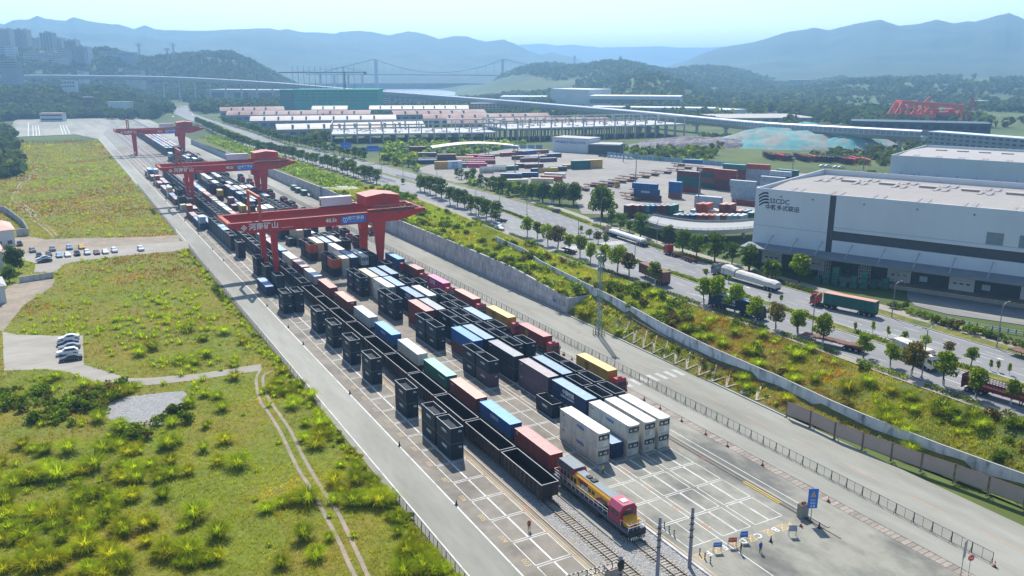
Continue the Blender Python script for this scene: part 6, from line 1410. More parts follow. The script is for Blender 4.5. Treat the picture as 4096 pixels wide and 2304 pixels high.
# ---- small yard furniture
M_cone = pmat('cone_black', (.03,.028,.028), .8); M_coner = pmat('cone_red', (.45,.05,.03), .7)
def cone(g, label, red=True):
 t = thing('traffic_cone', label, 'traffic cone', g, 0, 'traffic cones in the yard'); k = ('cone', red)
 if k not in _cm:
  mb = MB(); mb.cyl((0,0,.04),(0,0,.95),.19,.03,n=10); a = mb.mesh('cone', M_coner if red else M_cone); mb = MB(); mb.box(-.24,.24,-.24,.24,0,.045); b = mb.mesh('base', M_cone); mb = MB(); mb.cyl((0,0,.42),(0,0,.62),.135,.09,n=10); _cm[k] = (a, b, mb.mesh('band', M_wtxt))
 for n, me in zip(('cone','base','band'), _cm[k]):
  if n != 'band' or red: put(n, me, t)
cl = [(A32,112,185,0),(A32,326,400,0),(A32,476,570,0),(A32,945,1065,0),(A42,1443,140,0),(A42,2016,735,0),(A21,1860,775,0),(A21,1997,910,0),(A21,2142,1065,0),(A21,2250,1178,0),(A21,2478,1415,0),(A21,1670,580,0),(A33,515,675,1),(A33,527,678,1),(A33,603,722,1),(A33,1330,1130,1),(A33,1490,1215,1),(A33,1707,1340,1),(A43,2168,145,1),(A43,2520,335,1),(A44,607,700,1),(A44,28,1105,0),(A44,330,950,1),(A44,514,965,0),(A44,2278,1358,1),(A43,1948,25,1)]
for i, (o_, x, y, red) in enumerate(cl):
 g = GC(o_, x, y, 0); cone((g[0], g[1], .012), '%s traffic cone, %s' % ('red and white' if red else 'dark', ('on the white line left of the bays, %s from the camera' % ordn([5,4,3,2,1,0,8,7,6,9,10,11][i])) if i < 12 else 'by the truck lane or drain, %s outward from the reefers' % ordn(i-12)), red)
M_bol = pmat('bollard_black', (.02,.02,.02), .6)
def bollard(g, label):
 t = thing('bollard', label, 'bollard', g, 0, 'black and white bollards by the track end'); mb = MB()
 for k in range(5): mb.cyl((0,0,k*.2),(0,0,k*.2+.2),.1,n=10,m=k % 2,cap=(k == 4))
 mb.build('post', [M_bol, M_white], t)
for i, (x, y) in enumerate([(1532,968),(1580,1008),(1630,1048),(1888,1235),(1940,1280),(1995,1320)]): g = GC(A43, x, y, 0); bollard((g[0], g[1], 0), 'black and white bollard, %s of the %s three by the platform edge' % (('first','second','third')[i % 3], 'rear' if i < 3 else 'front'))
def signboard(g, w, h, m, label, text, leg=1.0, rz=0.0, tsz=.3, tri=False):
 t = thing('sign', label, 'sign', (g[0], g[1], 0), rz); mb = MB(); mb.box(-w/2, w/2, -.03, .03, leg, leg+h); b = mb.build('board', m, t)
 mb = MB()
 if leg > 1.5: mb.box(-.05,.05,.03,.11,0,leg+h)
 else:
  for s in (-1, 1): mb.bar((s*w/2,-.25,0),(s*w/2,.0,leg+h),.05); mb.bar((s*w/2,.3,0),(s*w/2,.04,leg+h*.7),.05)
 mb.build('stand', M_rod, t)
 for k, (s, dz) in enumerate(text): text_on(b, s, tsz, M_wtxt, (0,-.036,leg+h*dz), (1,0,0), (0,0,1))
 if tri:
  mb = MB(); mb.poly([(-.45,-.036,leg+h*.58),(.45,-.036,leg+h*.58),(0,-.036,leg+h*.9)]); mb.build('warning_triangle', M_yellow, b); text_on(b, '!', .5, M_ktxt, (0,-.045,leg+h*.69), (1,0,0), (0,0,1))
 return t
M_rsign = pmat('sign_orange_red', (.50,.10,.04), .6)
signboard(GC(A43,2065,1205), 1.15, .75, M_bsign, 'blue notice board on a low stand nearest the bollards', [('作业区', .55)], .75, -.4, .32)
signboard(GC(A43,2215,1155), 1.15, .75, M_rsign, 'orange-red notice board on a low stand', [('禁止入内', .55)], .75, -.4, .25)
signboard(GC(A43,2330,1105), 1.05, .95, M_bsign, 'blue notice board behind the orange-red one', [('安全区', .55)], .75, -.4, .32)
signboard(GC(A44,245,1045), 1.1, 1.0, PAINT['lgrey'][0], 'pale blue tilted board on a trolley frame near the zone letters', [], .75, -.5)
signboard(GC(A44,430,900), 1.5, 3.2, M_bsign, 'tall blue warning sign on a post beside the concrete block', [('当心', .42),('吊物', .25),('注意', .1)], 2.2, -.45, .42, True)
signboard(GC(A44,1945,1440), 1.2, 2.7, PAINT['grey'][0], 'grey sign seen at the end of the wire fence', [], 2.6, .3)
g = GC(A44, 2018, 1440); t = thing('sign', 'round red no-entry sign on a thin post by the fence end', 'sign', (g[0], g[1], 0), -.4); mb = MB(); mb.cyl((0,-.02,2.6),(0,.02,2.6),.45,n=18); b = mb.build('disc', MATS['sign_red'], t); mb = MB(); mb.box(-.3,.3,-.03,-.022,2.53,2.67); mb.build('white_bar', M_white, b); mb = MB(); mb.cyl((0,.06,0),(0,.06,3.0),.035,n=6); mb.build('post', M_rod, t)
g = GC(A44, 345, 850); t = thing('buffer_block', 'tall pale concrete buffer block at the end of the crane rail', 'buffer', (g[0], g[1], 0), 0); mb = MB(); mb.box(-.75,.75,-.45,.45,0,2.05); mb.build('block', M_conc2, t); mb = MB(); mb.box(-.8,.8,-.5,.5,2.05,2.12); mb.box(-.3,-.1,-.1,.1,2.12,2.5); mb.box(.2,.35,-.1,.1,2.12,2.4); mb.build('cap', M_rust, t)
M_pole = pmat('pole_grey_concrete', (.22,.22,.26), .8, var=.12)
for i, (b, tp, lab) in enumerate([((1786,1350),(1818,758),'tall grey pole right of the locomotive tracks'),((1462,1455),(1495,858),'tall grey pole between the locomotive and its twin'),((1085,1620),(1092,1245),'grey pole carrying the striped barrier arm')]):
 g = GC(A43, *b); h = HGT(g, 1728+tp[1]*.39752); t = thing('pole', lab, 'pole', g, 0, None); mb = MB(); mb.cyl((0,0,-.3),(0,0,h),.27,.2,n=12); mb.build('shaft', M_pole, t)
 mb = MB()
 for z in (.82, .72, .62, .5): mb.cyl((0,0,h*z),(0,0,h*z+.16),.26,n=10); mb.box(-.5,.5,-.04,.04,h*z+.03,h*z+.1)
 mb.build('clamp', M_chas, t)
# striped barrier arm over the tracks
g = GC(A43, 1085, 1620); hz = HGT(g, 1728+1300*.39752); t = thing('striped_barrier', 'black and white striped double barrier arm reaching over the left track', 'barrier', (g[0], g[1], 0), 0)
e = GC(A43, 540, 1449, hz); dx, dy = e[0]-g[0], e[1]-g[1]; mb = MB(); n = 26
for z in (0, -.75):
 for k in range(n): mb.bar((dx*k/n,dy*k/n,hz+z),(dx*(k+1)/n,dy*(k+1)/n,hz+z),.12,m=k % 2)
for k in range(0, n+1, 4): mb.bar((dx*k/n,dy*k/n,hz-.75),(dx*k/n,dy*k/n,hz),.08,m=0)
mb.build('striped_beam', [M_bol, M_white], t); mb = MB(); mb.box(-.35,.3,-.3,.3,hz-1.0,hz+.25); mb.build('hinge_box', M_bol, t)
g = GC(A43, 1005, 1449, 0); t = thing('equipment_box', 'brown and yellow equipment box standing beside the barrier pole', 'box', (g[0], g[1], -.2)); mb = MB(); mb.box(-.75,.75,-.6,.6,0,1.5); mb.build('cabinet', M_pave, t); mb = MB(); mb.box(-.8,.8,-.65,.65,1.5,1.6); mb.build('lid', M_beige, t)
mb = MB(); mb.box(-5.1,-4.65,-95,-18,-.16,.05); mb.box(-4.9,-4.56,-18,60,-.16,.03); struct('platform_edge_kerb', mb, M_rwall)
# ---- wire fences: every panel a part
M_mesh = bpy.data.materials.new('wire_mesh'); M_mesh.use_nodes = True; _n = M_mesh.node_tree; _b = _n.nodes['Principled BSDF']; _b.inputs['Base Color'].default_value = (.05,.055,.05,1); _b.inputs['Alpha'].default_value = .16; _b.inputs['Roughness'].default_value = .8
M_fp = pmat('fence_post_dark', (.04,.042,.045), .6)
def wire_fence(label, pts, H, step, posts_out=1):
 t = thing('wire_fence', label, 'fence', (*pts[0], 0)); ox, oy = pts[0]
 k = 0
 for (x0, y0), (x1, y1) in zip(pts[:-1], pts[1:]):
  L = math.hypot(x1-x0, y1-y0); n = max(1, round(L/step)); ang = math.atan2(y1-y0, x1-x0); s = L/n
  mb = MB(); mb.quad((.05,0,.08),(s-.05,0,.08),(s-.05,0,H),(.05,0,H)); pm = mb.mesh('wire_mesh', M_mesh)
  mb = MB(); mb.box(0,.06,-.03,.03,0,H); mb.box(s-.08,s-.02,-.03,.03,0,H); mb.box(.06,s-.08,-.02,.02,H-.05,H); mb.box(.06,s-.08,-.02,.02,.06,.1); mb.box(s/2-.02,s/2+.02,-.02,.02,.1,H-.05); mb.bar((.03,.0,1.0),(.03,.55,0),.05); fm = mb.mesh('fence_frame', M_fp)
  for i in range(n):
   px, py = x0+(x1-x0)*i/n-ox, y0+(y1-y0)*i/n-oy
   f = put('fence_panel', fm, t, (px, py, 0), ang); put('wire_mesh', pm, f); k += 1
 return t
wire_fence('long dark wire fence between the truck lane and the yard road', [(30.9,-50.3),(30.7,62),(30.9,180),(31,430)], 1.7, 3.0)
wire_fence('dark wire fence along the grass field, left of the yard', [(-34.6,-75),(-34.5,6.5)], 1.7, 2.9)
wire_fence('dark wire fence along the grass field beyond the dirt lane', [(-34.4,47),(-34.1,222)], 1.7, 2.9)
wire_fence('far wire fence along the upper grass field', [(-34.1,258),(-34.0,420)], 1.7, 4)
# ---- green lattice mast and its guard posts
M_mast = pmat('mast_green_grey', (.22,.30,.28), .6, var=.15)
t = thing('lattice_mast', 'pale green lattice mast beside the yard road at the end of the retaining wall', 'mast', (41.4, 59.6, 0)); h = 20.6; mb = MB(); w0, w1 = .55, .38
cor = lambda k, z: ((w0+(w1-w0)*z/h)*(-1 if k in (0, 3) else 1), (w0+(w1-w0)*z/h)*(-1 if k < 2 else 1), z)
for k in range(4): mb.bar(cor(k,0), cor(k,h), .1)
o1 = mb.build('corner_post', M_mast, t); mb = MB(); z = 0
while z < h-.9:
 for k in range(4): mb.bar(cor(k,z), cor((k+1)%4,z+1.0), .06); mb.bar(cor((k+1)%4,z), cor(k,z+1.0), .06)
 z += 1.0
o2 = mb.build('lattice_bracing', M_mast, t); mb = MB(); mb.box(-.7,.7,-.7,.7,h,h+.08); [mb.bar((s*.68,q*.68,h),(s*.68,q*.68,h+1),.05) for s in (-1,1) for q in (-1,1)]; [mb.box(s*.5-.2,s*.5+.2,-.85,-.7,h+.1,h+.5) for s in (-1,1)]; mb.build('lamp_platform', M_mast, t)
for i in range(10):
 a = 2*PI*i/10; tt = thing('guard_post', 'yellow and black guard post round the foot of the lattice mast, %s clockwise' % ordn(i), 'post', (41.4+1.45*math.sin(a), 59.6+1.45*math.cos(a), 0), 0, 'guard posts round the mast'); mb = MB()
 for k in range(5): mb.cyl((0,0,k*.3),(0,0,k*.3+.3),.09,n=6,m=k % 2,cap=(k == 4))
 mb.build('post', [M_yellow, M_bol], tt)
# ---- street lamps on the public road and light masts in the yards
M_lpole = pmat('lamp_pole_grey', (.20,.21,.25), .5, .3)
def lamp(g, h, label, arms=(1,), reach=1.9):
 t = thing('street_lamp', label, 'street lamp', g, 0, 'street lamps along the public road'); mb = MB(); mb.cyl((0,0,0),(0,0,h*.93),.13,.08,n=8); mb.box(-.2,.2,-.2,.2,0,.3); mb.build('pole', M_lpole, t)
 for s in arms:
  mb = MB(); P = [(0,0,h*.92),(s*reach*.25,0,h*.965),(s*reach*.65,0,h),(s*reach,0,h+.02)]
  for p, q in zip(P[:-1], P[1:]): mb.cyl(p, q, .06, n=6)
  a = mb.build('arm', M_lpole, t); mb = MB(); mb.hexa([(s*reach-.1,-.14,h-.02),(s*reach+.6*s,-.14,h),(s*reach+.6*s,.14,h),(s*reach-.1,.14,h-.02),(s*reach-.1,-.1,h+.1),(s*reach+.6*s,-.07,h+.08),(s*reach+.6*s,.07,h+.08),(s*reach-.1,.1,h+.1)]); mb.build('lamp_head', M_kerb, a)
for i, (o_, b, tp, arms, lab) in enumerate([(A34,(435,530),(475,60),(1,),'on the near kerb by the rust-brown trailer'),(A34,(1545,905),(1605,395),(-1,1),'with two arms in front of the white box lorry'),(A34,(1243,300),(1290,-60),(1,),'on the verge behind the green semi-trailer'),(A34,(2298,608),(2395,150),(1,),'on the verge near the warehouse hedge'),(A23,(890,855),(905,545),(1,),'beside the pedestrian sign'),(A23,(1455,1055),(1478,745),(1,),'below the curved ramp'),(A23,(150,712),(160,600),(1,),'in the median before the black car'),(A23,(500,610),(505,410),(1,),'among the dark roadside trees'),(A23,(1235,1170),(1243,985),(-1,1),'in the median before the bulk-bag lorry'),(A23,(668,905),(672,795),(-1,),'at the pedestrian crossing'),(A23,(2120,1449),(2130,1260),(-1,),'before the tarpaulin trailer'),(A22,(2450,745),(2455,510),(1,),'on the near kerb by the black trailer'),(A22,(1480,320),(1482,180),(1,),'at the underpass entrance'),(A22,(1265,330),(1262,130),(1,),'before the blue direction sign'),(A22,(2215,720),(2215,440),(1,),'on the near kerb between tall trees'),(A22,(1820,300),(1822,120),(1,),'beside the yard entrance rail'),(A22,(2070,360),(2070,160),(1,),'beside the small white hut'),(A22,(2385,455),(2388,240),(1,),'before the block of long containers'),(A22,(1612,290),(1612,100),(1,),'at the bend of the road'),(A22,(1028,150),(1030,75),(1,),'beyond the crossroads trees')]):
 g = GC(o_, *b, 6.0); h = HGT(g, o_[1]+tp[1]*.39752); lamp(tuple(g), min(max(h, 6), 14), 'grey street lamp '+lab, arms)
def mast(g, h, label):
 t = thing('light_mast', label, 'mast', g, 0, 'tall light masts'); mb = MB(); mb.cyl((0,0,0),(0,0,h),.32,.14,n=8); mb.build('pole', M_lpole, t); mb = MB(); mb.box(-1.1,1.1,-.3,.3,h-.5,h+.3); mb.build('lamp_bank', M_kerb, t)
for o_, b, tp, lab in [(A22,(300,130),(285,-100),'white light mast beside the middle crane house'),(A23,(1240,465),(1255,95),'grey light mast in the open concrete yard'),(A23,(1868,705),(1890,260),'grey light mast in front of the stacked containers'),(A23,(1118,180),(1120,-30),'far light mast by the blue fence'),(A24,(240,340),(250,140),'thin mast behind the warehouse parapet'),(A24,(960,260),(985,0),'thin mast beyond the warehouse on the trailer park'),(A23,(265,340),(272,90),'light mast beside the crowded container block'),(A23,(30,285),(35,0),'light mast left of the crowded block'),(A22,(650,200),(650,60),'light mast above the cut wall'),(A22,(1532,220),(1532,20),'light mast by the red trailer')]:
 g = GC(o_, *b, 6.0); mast(tuple(g), min(HGT(g, o_[1]+tp[1]*.39752), 34), lab)
for o_, b, lab in [(A23,(835,850),'blue pedestrian crossing sign beside the bulk-bag lorry'),(A23,(408,660),'blue pedestrian crossing sign by the black car')]:
 g = GC(o_, *b, 6.0); t = thing('sign', lab, 'sign', tuple(g), -.4); mb = MB(); mb.cyl((0,0,0),(0,0,3.9),.05,n=6); mb.build('post', M_rod, t); mb = MB(); mb.box(-.65,.65,-.06,-.03,2.6,3.9); b_ = mb.build('board', M_bsign, t); mb = MB(); mb.poly([(-.45,-.065,2.8),(.45,-.065,2.8),(0,-.065,3.65)]); mb.build('white_triangle', M_white, b_)
for b, h, lab, sz in [((910,150),7.5,'large blue direction sign left of the roadside trees',(7,3.6)),((1180,190),7.5,'large blue direction sign nearer the crossroads',(7.5,3.6))]:
 g = GC(A22, b[0], b[1], 6.0); t = thing('sign', lab, 'sign', tuple(g), -.45); mb = MB(); mb.cyl((sz[0]/2+.5,.3,0),(sz[0]/2+.5,.3,h+3),.18,n=8); mb.bar((-sz[0]/2,.2,h+2),(sz[0]/2+.5,.2,h+2),.2); mb.build('gantry_post', M_lpole, t); mb = MB(); mb.box(-sz[0]/2,sz[0]/2,-.05,.05,h,h+sz[1]); b_ = mb.build('board', M_bsign, t)
 for k in range(4): text_on(b_, '↑', 1.2, M_wtxt, (-2.4+k*1.6,-.06,h+1.1), (1,0,0), (0,0,1))
 text_on(b_, '九龙坡', .9, M_wtxt, (0,-.06,h+2.6), (1,0,0), (0,0,1)) if False else None
# guard rails with blue posts (underpass mouth and warehouse lane)
def rails(label, pts, z, H=1.1, step=1.5, m=M_white, pm=M_bsign):
 P = [G(u, v, z) for u, v in pts]; t = thing('guard_rail', label, 'railing', tuple(P[0])); q = MB(); r = MB()
 for a, b in zip(P[:-1], P[1:]):
  a = a-P[0]; b = b-P[0]; L = np.linalg.norm(b-a); n = max(1, int(L/step))
  for zz in (.45, .95): r.bar((a[0],a[1],zz),(b[0],b[1],zz),.1,.16)
  for k in range(n+1): c = a+(b-a)*k/n; q.box(c[0]-.09,c[0]+.09,c[1]-.09,c[1]+.09,0,H)
 r.build('rail', m, t); o = q.build('rail_post', pm, t); o['kind'] = 'stuff'
rails('white and blue guard rail at the underpass mouth, outer side', [C(*A22,1065,350),C(*A22,1300,390),C(*A22,1330,395)], 6.0)
rails('white and blue guard rail at the underpass mouth, inner side', [C(*A22,1195,330),C(*A22,1400,385)], 6.0)
rails('white and blue guard rail in the middle of the bend', [C(*A22,1415,325),C(*A22,1605,365)], 6.0)
rails('white guard rail by the container yard entrance', [C(*A22,1620,290),C(*A22,1870,345)], 6.0)
rails('blue posted guard rail along the warehouse lane', [C(*A34,1790,330),C(*A34,2100,400),C(*A34,2576,480),C(*A34,2900,530)], 6.03)
# ================================================================== vegetation
def inpoly(P, x, y):
 r = np.zeros(len(x), bool); n = len(P); j = n-1
 for i in range(n):
  xi, yi = P[i]; xj, yj = P[j]; c = ((yi > y) != (yj > y)) & (x < (xj-xi)*(y-yi)/((yj-yi) if abs(yj-yi) > 1e-9 else 1e-9)+xi); r ^= c; j = i
 return r
def bare(x, y):
 r = np.zeros(len(x), bool)
 for P in EXCL: r |= inpoly(P, x, y)
 return r
def visible(x, y, z=0, pad=60):
 d = np.stack([x-CAM[0], y-CAM[1], np.full(len(x), z)-CAM[2]], 1); w = d@_F; u = 2048+FPX*(d@_R)/np.maximum(w, 1); v = 1152-FPX*(d@_U)/np.maximum(w, 1)
 return (w > 5) & (u > -pad) & (u < 4096+pad) & (v < 2304+pad*2)
M_tus = leafmat('tussock_grass', (.26,.34,.014), .5, rnd=.32, tcol=(.52,.64,.022)); M_tuf = leafmat('low_grass', (.33,.28,.014), .42, rnd=.0, tcol=(.52,.46,.018))
M_leaf = leafmat('street_tree_leaf', (.15,.225,.015), .46, rnd=.3, tcol=(.38,.53,.022)); M_leafd = leafmat('dark_tree_leaf', (.075,.14,.018), .38, rnd=.28, tcol=(.18,.30,.024)); M_shr = leafmat('shrub_leaf', (.10,.165,.014), .42, rnd=.35, tcol=(.25,.37,.02)); M_yel = leafmat('yellowing_leaf', (.13,.12,.025), .4, rnd=.25, tcol=(.26,.22,.04))
M_far = leafmat('far_forest_leaf', (.065,.105,.026), .3, rnd=.0, tcol=(.14,.20,.035))
M_bark = pmat('bark', (.075,.055,.04), .95, var=.3, scale=3); M_lime = pmat('limewashed_trunk', (.55,.54,.50), .9, var=.1)
def blades(rng, n, r0, h, lean, w, cx=0, cy=0, cz=0, droop=.35):
 """arching grass blades: arrays V (n*6), F"""
 az = rng.uniform(0, 2*PI, n); q = np.sqrt(rng.uniform(0, 1, n)); L = h*rng.uniform(.65, 1.1, n); ln = lean*(.25+.9*q)*rng.uniform(.7, 1.2, n)
 d = np.stack([np.cos(az), np.sin(az)], 1); b = d*(r0*q)[:, None]; s = np.stack([-d[:, 1], d[:, 0]], 1)
 P = []
 for t, wt in ((0, .8), (.45, 1.0), (.8, .7), (1.0, .05)):
  out = ln*L*(t**1.7)*.62; z = L*(t-droop*ln*t**3*.9); c = b+d*out[:, None]
  P.append((c, z, w*wt/2))
 V = np.zeros((n, 8, 3));
 for i, (c, z, ww) in enumerate(P):
  V[:, 2*i, :2] = c-s*ww; V[:, 2*i+1, :2] = c+s*ww; V[:, 2*i, 2] = V[:, 2*i+1, 2] = z
 V += np.array([cx, cy, cz]); F0 = np.array([(0,1,3,2),(2,3,5,4),(4,5,7,6)]); F = (F0[None]+8*np.arange(n)[:, None, None]).reshape(-1, 4)
 g = rng.uniform(.75, 1.25, n); c = np.stack([g*rng.uniform(.85, 1.25, n), g, g*rng.uniform(.7, 1.2, n)], 1); return V.reshape(-1, 3), F, np.repeat(c, 3, axis=0)
TUS = []
for k in range(7):
 rg = np.random.default_rng(100+k); V, F, T = blades(rg, 330, .5, 1.5+.12*k, 1.1, .05, droop=.5); me = npmesh('tussock', V, F, M_tus)
 if k % 3 == 2: T = T*np.array([1.1, .92, .9])
 tint(me, T); TUS.append(me)
def leafcloud(rng, cents, rads, n, size, flat=.75, up=.35):
 """leaf-clump quads spread through several overlapping lobes"""
 w = np.array(rads)**2; idx = rng.choice(len(cents), n, p=w/w.sum()); d = rng.normal(size=(n, 3)); d /= np.linalg.norm(d, axis=1)[:, None]
 rr = rng.uniform(.45, 1.0, n)**.6; C_ = np.array(cents)[idx]+d*rr[:, None]*np.array(rads)[idx][:, None]*np.array([1, 1, flat])
 nm = d+rng.normal(size=(n, 3))*.7+np.array([0, 0, up]); nm /= np.linalg.norm(nm, axis=1)[:, None]
 a = np.cross(nm, rng.normal(size=(n, 3))); a /= np.linalg.norm(a, axis=1)[:, None]; b = np.cross(nm, a); s = size*rng.uniform(.6, 1.3, n)[:, None]
 V = np.stack([C_-a*s-b*s*.55, C_+a*s*.3-b*s*.8, C_+a*s+b*s*.5, C_-a*s*.4+b*s*.8], 1).reshape(-1, 3); F = np.arange(4*n).reshape(-1, 4)
 g = rng.uniform(.65, 1.35, n)*(.9+.25*rng.normal(size=len(cents))[idx]*.5); T = np.stack([g*rng.uniform(.85, 1.3, n), g, g*rng.uniform(.7, 1.1, n)], 1); return V, F, np.clip(T, .3, 2)
def tree_variant(seed, kind):
 rg = np.random.default_rng(seed); mb = MB()
 if kind == 'street': H, cr, tz = 6.0, 2.15, 1.6
 elif kind == 'big': H, cr, tz = 9.0, 4.2, 2.0
 else: H, cr, tz = 7.0, 2.3, 1.4
 j = lambda s: rg.normal()*s
 top = np.array([j(.15), j(.15), tz+.5]); mb.cyl((0,0,0), tuple(top), .16 if kind != 'big' else .35, .11 if kind != 'big' else .25, n=7)
 cents, rads = [], []; n = {'street': 8, 'big': 16, 'tall': 9}[kind]
 for i in range(n):
  a = 2*PI*i/n+j(.3); q = rg.uniform(.2, .72)*cr; zz = tz+.9+(H-tz-1.3)*((i*.618) % 1); q *= (1-.45*max(0, (zz-tz)/(H-tz)-.55)/.45)
  c = np.array([q*math.cos(a), q*math.sin(a), zz]); cents.append(c); rads.append(cr*rg.uniform(.36, .58)); mb.cyl(tuple(top*.9), tuple(c), .07 if kind != 'big' else .14, .025, n=5, cap=False)
 cents.append(np.array([0, 0, H-cr*.55])); rads.append(cr*.6)
 V, F, T = leafcloud(rg, cents, rads, {'street': 1150, 'big': 2800, 'tall': 1200}[kind], .19 if kind != 'big' else .30); m = {'street': M_leaf, 'big': M_leafd, 'tall': M_leafd}[kind]
 if seed % 7 == 3 and kind == 'street': m = M_yel
 cm = npmesh('crown', V, F, m); tint(cm, T); tk = mb.mesh('trunk', M_bark); lm = None
 if kind == 'street': l = MB(); l.cyl((0,0,-.0),(0,0,1.0),.175,.165,n=7,cap=False); lm = l.mesh('limewash', M_lime)
 return tk, cm, lm, H, cr
TV = {k: [tree_variant(s*7+i+(0 if k != 'street' else 0), k) for i in range(n)] for k, s, n in (('street', 1, 6), ('big', 3, 3), ('tall', 5, 4))}
NT = 0
def tree(g, h, kind, label, group, wide=1.0, name='street_tree', lime=False):
 global NT
 tk, cm, lm, H, cr = TV[kind][NT % len(TV[kind])]; NT += 1
 t = thing(name, label, 'tree', g, random.uniform(0, 6.28), group); s = h/H; t.scale = (s*wide, s*wide, s); a = put('trunk', tk, t); put('crown', cm, t)
 if lime and lm: put('limewash', lm, a)
 return t
def trees(o_, L, kind, lab, group, z=6.0, k=.39752, **kw):
 for i, (x, y, yt) in enumerate(L):
  g = G(o_[0]+x*k, o_[1]+y*k, z); h = HGT(g, o_[1]+yt*k); tree(tuple(g), float(np.clip(h, 2.5, 14)), kind, lab % ordn(i) if '%s' in lab else lab, group, **kw)
ng = 'street trees on the near kerb of the public road'
trees(A23, [(155,930,722),(255,955,770),(360,1020,800),(460,1060,810),(570,1085,905),(685,1140,905),(790,1200,985),(925,1250,1000),(1060,1300,1010),(1178,1330,1085),(1440,1410,1175)], 'street', 'leafy street tree on the near kerb between crossing and brown trailer, %s from the left', ng, lime=True)
trees((2560,1000), [(580,490,235),(690,525,225),(860,575,290),(1050,660,420),(1235,725,475),(1430,755,535)], 'street', 'leafy street tree on the near kerb before the tarpaulin lorry, %s from the left', ng, k=.43956, lime=True)
trees(A34, [(300,475,205),(548,575,250),(957,705,440),(1228,795,545),(1442,880,525),(1765,980,620),(2090,1110,790),(2440,1170,905)], 'street', 'street tree on the near kerb by the parked trailers, %s from the left', ng, lime=True)
trees(A34, [(1370,545,430),(1580,610,470),(1820,670,530),(2040,780,590)], 'street', 'round-headed tree in the median beyond the white lorry, %s from the left', 'median trees', wide=1.15)
trees(A34, [(875,445,340),(1050,455,325),(1202,498,375),(130,155,85),(15,135,60),(2235,830,740),(2310,840,760),(2425,870,780)], 'street', 'thin young sapling planted in the median, %s from the left', 'median trees', wide=.55)
trees(A23, [(695,890,815),(780,950,850),(865,1000,872),(945,1015,905),(1950,1340,1250),(2180,1400,1330)], 'street', 'small round tree in the median near the bulk-bag lorry, %s from the left', 'median trees', wide=1.1)
trees(A23, [(1000,810,655),(1085,870,685),(1290,940,690),(1180,890,770),(1480,960,880),(1570,990,815),(1720,1115,855),(1850,1155,905),(2040,1190,890),(2210,1210,990),(2385,1280,1010)], 'tall', 'full green tree on the far verge between ramp and road, %s from the left', 'far verge trees', wide=1.35)
trees(A24, [(315,1395,1095),(45,1375,1165)], 'street', 'bright leafy tree in front of the warehouse crates, %s from the right', 'far verge trees', wide=1.3)
trees((2560,1000), [(990,205,0),(1160,275,85),(1225,270,125)], 'tall', 'green tree behind the tarpaulin lorry, %s from the left', 'far verge trees', k=.43956, wide=1.3)
trees(A23, [(905,735,425),(620,610,390),(480,600,385),(310,590,390),(200,560,395)], 'big', 'big dark camphor tree by the container yard, %s from the right', 'dark camphor trees', name='camphor_tree')
trees(A23, [(60,530,415),(10,520,430),(120,545,400)], 'tall', 'dark tree in the roadside row left of the camphors, %s of three', 'dark camphor trees', wide=1.4)
trees(A22, [(1655,475,310),(1700,485,315),(1755,505,320),(1812,530,335),(1865,555,340),(1955,615,420),(2030,635,445),(2100,645,460),(2165,695,515),(2240,725,520),(2315,765,550),(2410,805,575)], 'tall', 'dense dark street tree on the near kerb above the retaining wall, %s from the left', ng, wide=1.2)
trees(A22, [(2020,335,240),(2065,355,250),(2125,385,270),(2180,395,240),(2260,425,300),(2320,455,330),(2385,465,320),(2440,485,330),(2485,495,320),(2540,525,370)], 'tall', 'street tree on the far verge before the block of containers, %s from the left', 'far verge trees', wide=1.2)
trees(A22, [(712,195,100),(965,255,150),(1090,305,210),(880,195,130),(375,135,30),(1000,135,40),(1080,130,35),(1290,200,100),(1330,195,105),(1400,215,130),(1480,405,345),(1540,230,150),(1590,240,160),(800,170,110),(30,70,-30),(60,90,10)], 'tall', 'dark leafy tree round the far crossroads, %s of those', 'crossroads trees', wide=1.5)
i = 0
for y in np.arange(318, 900, 9.5):
 for f, nm in ((lambda y: rN(y)-1.4, 'near'), (lambda y: rF(y)+1.6, 'far')):
  if nm == 'far' and y < 430: continue
  x = float(f(y)); tree((x+random.uniform(-.4,.4), y+random.uniform(-1,1), 6.0), random.uniform(6, 8.5), 'tall', 'avenue tree on the %s roadside toward the viaduct, %s from the crossroads' % (nm, ordn(int((y-318)/9.5))), 'avenue trees beyond the crossroads', wide=1.35)
# saplings and trees near the left-hand buildings
trees(A21, [(150,1290,1030)], 'big', 'bushy tree beside the white building at the left edge', None, z=0, name='garden_tree', wide=.8)
trees(A21, [(95,1390,1230)], 'big', 'round dark bush tree by the low wall at the left edge', None, z=0, name='garden_tree')
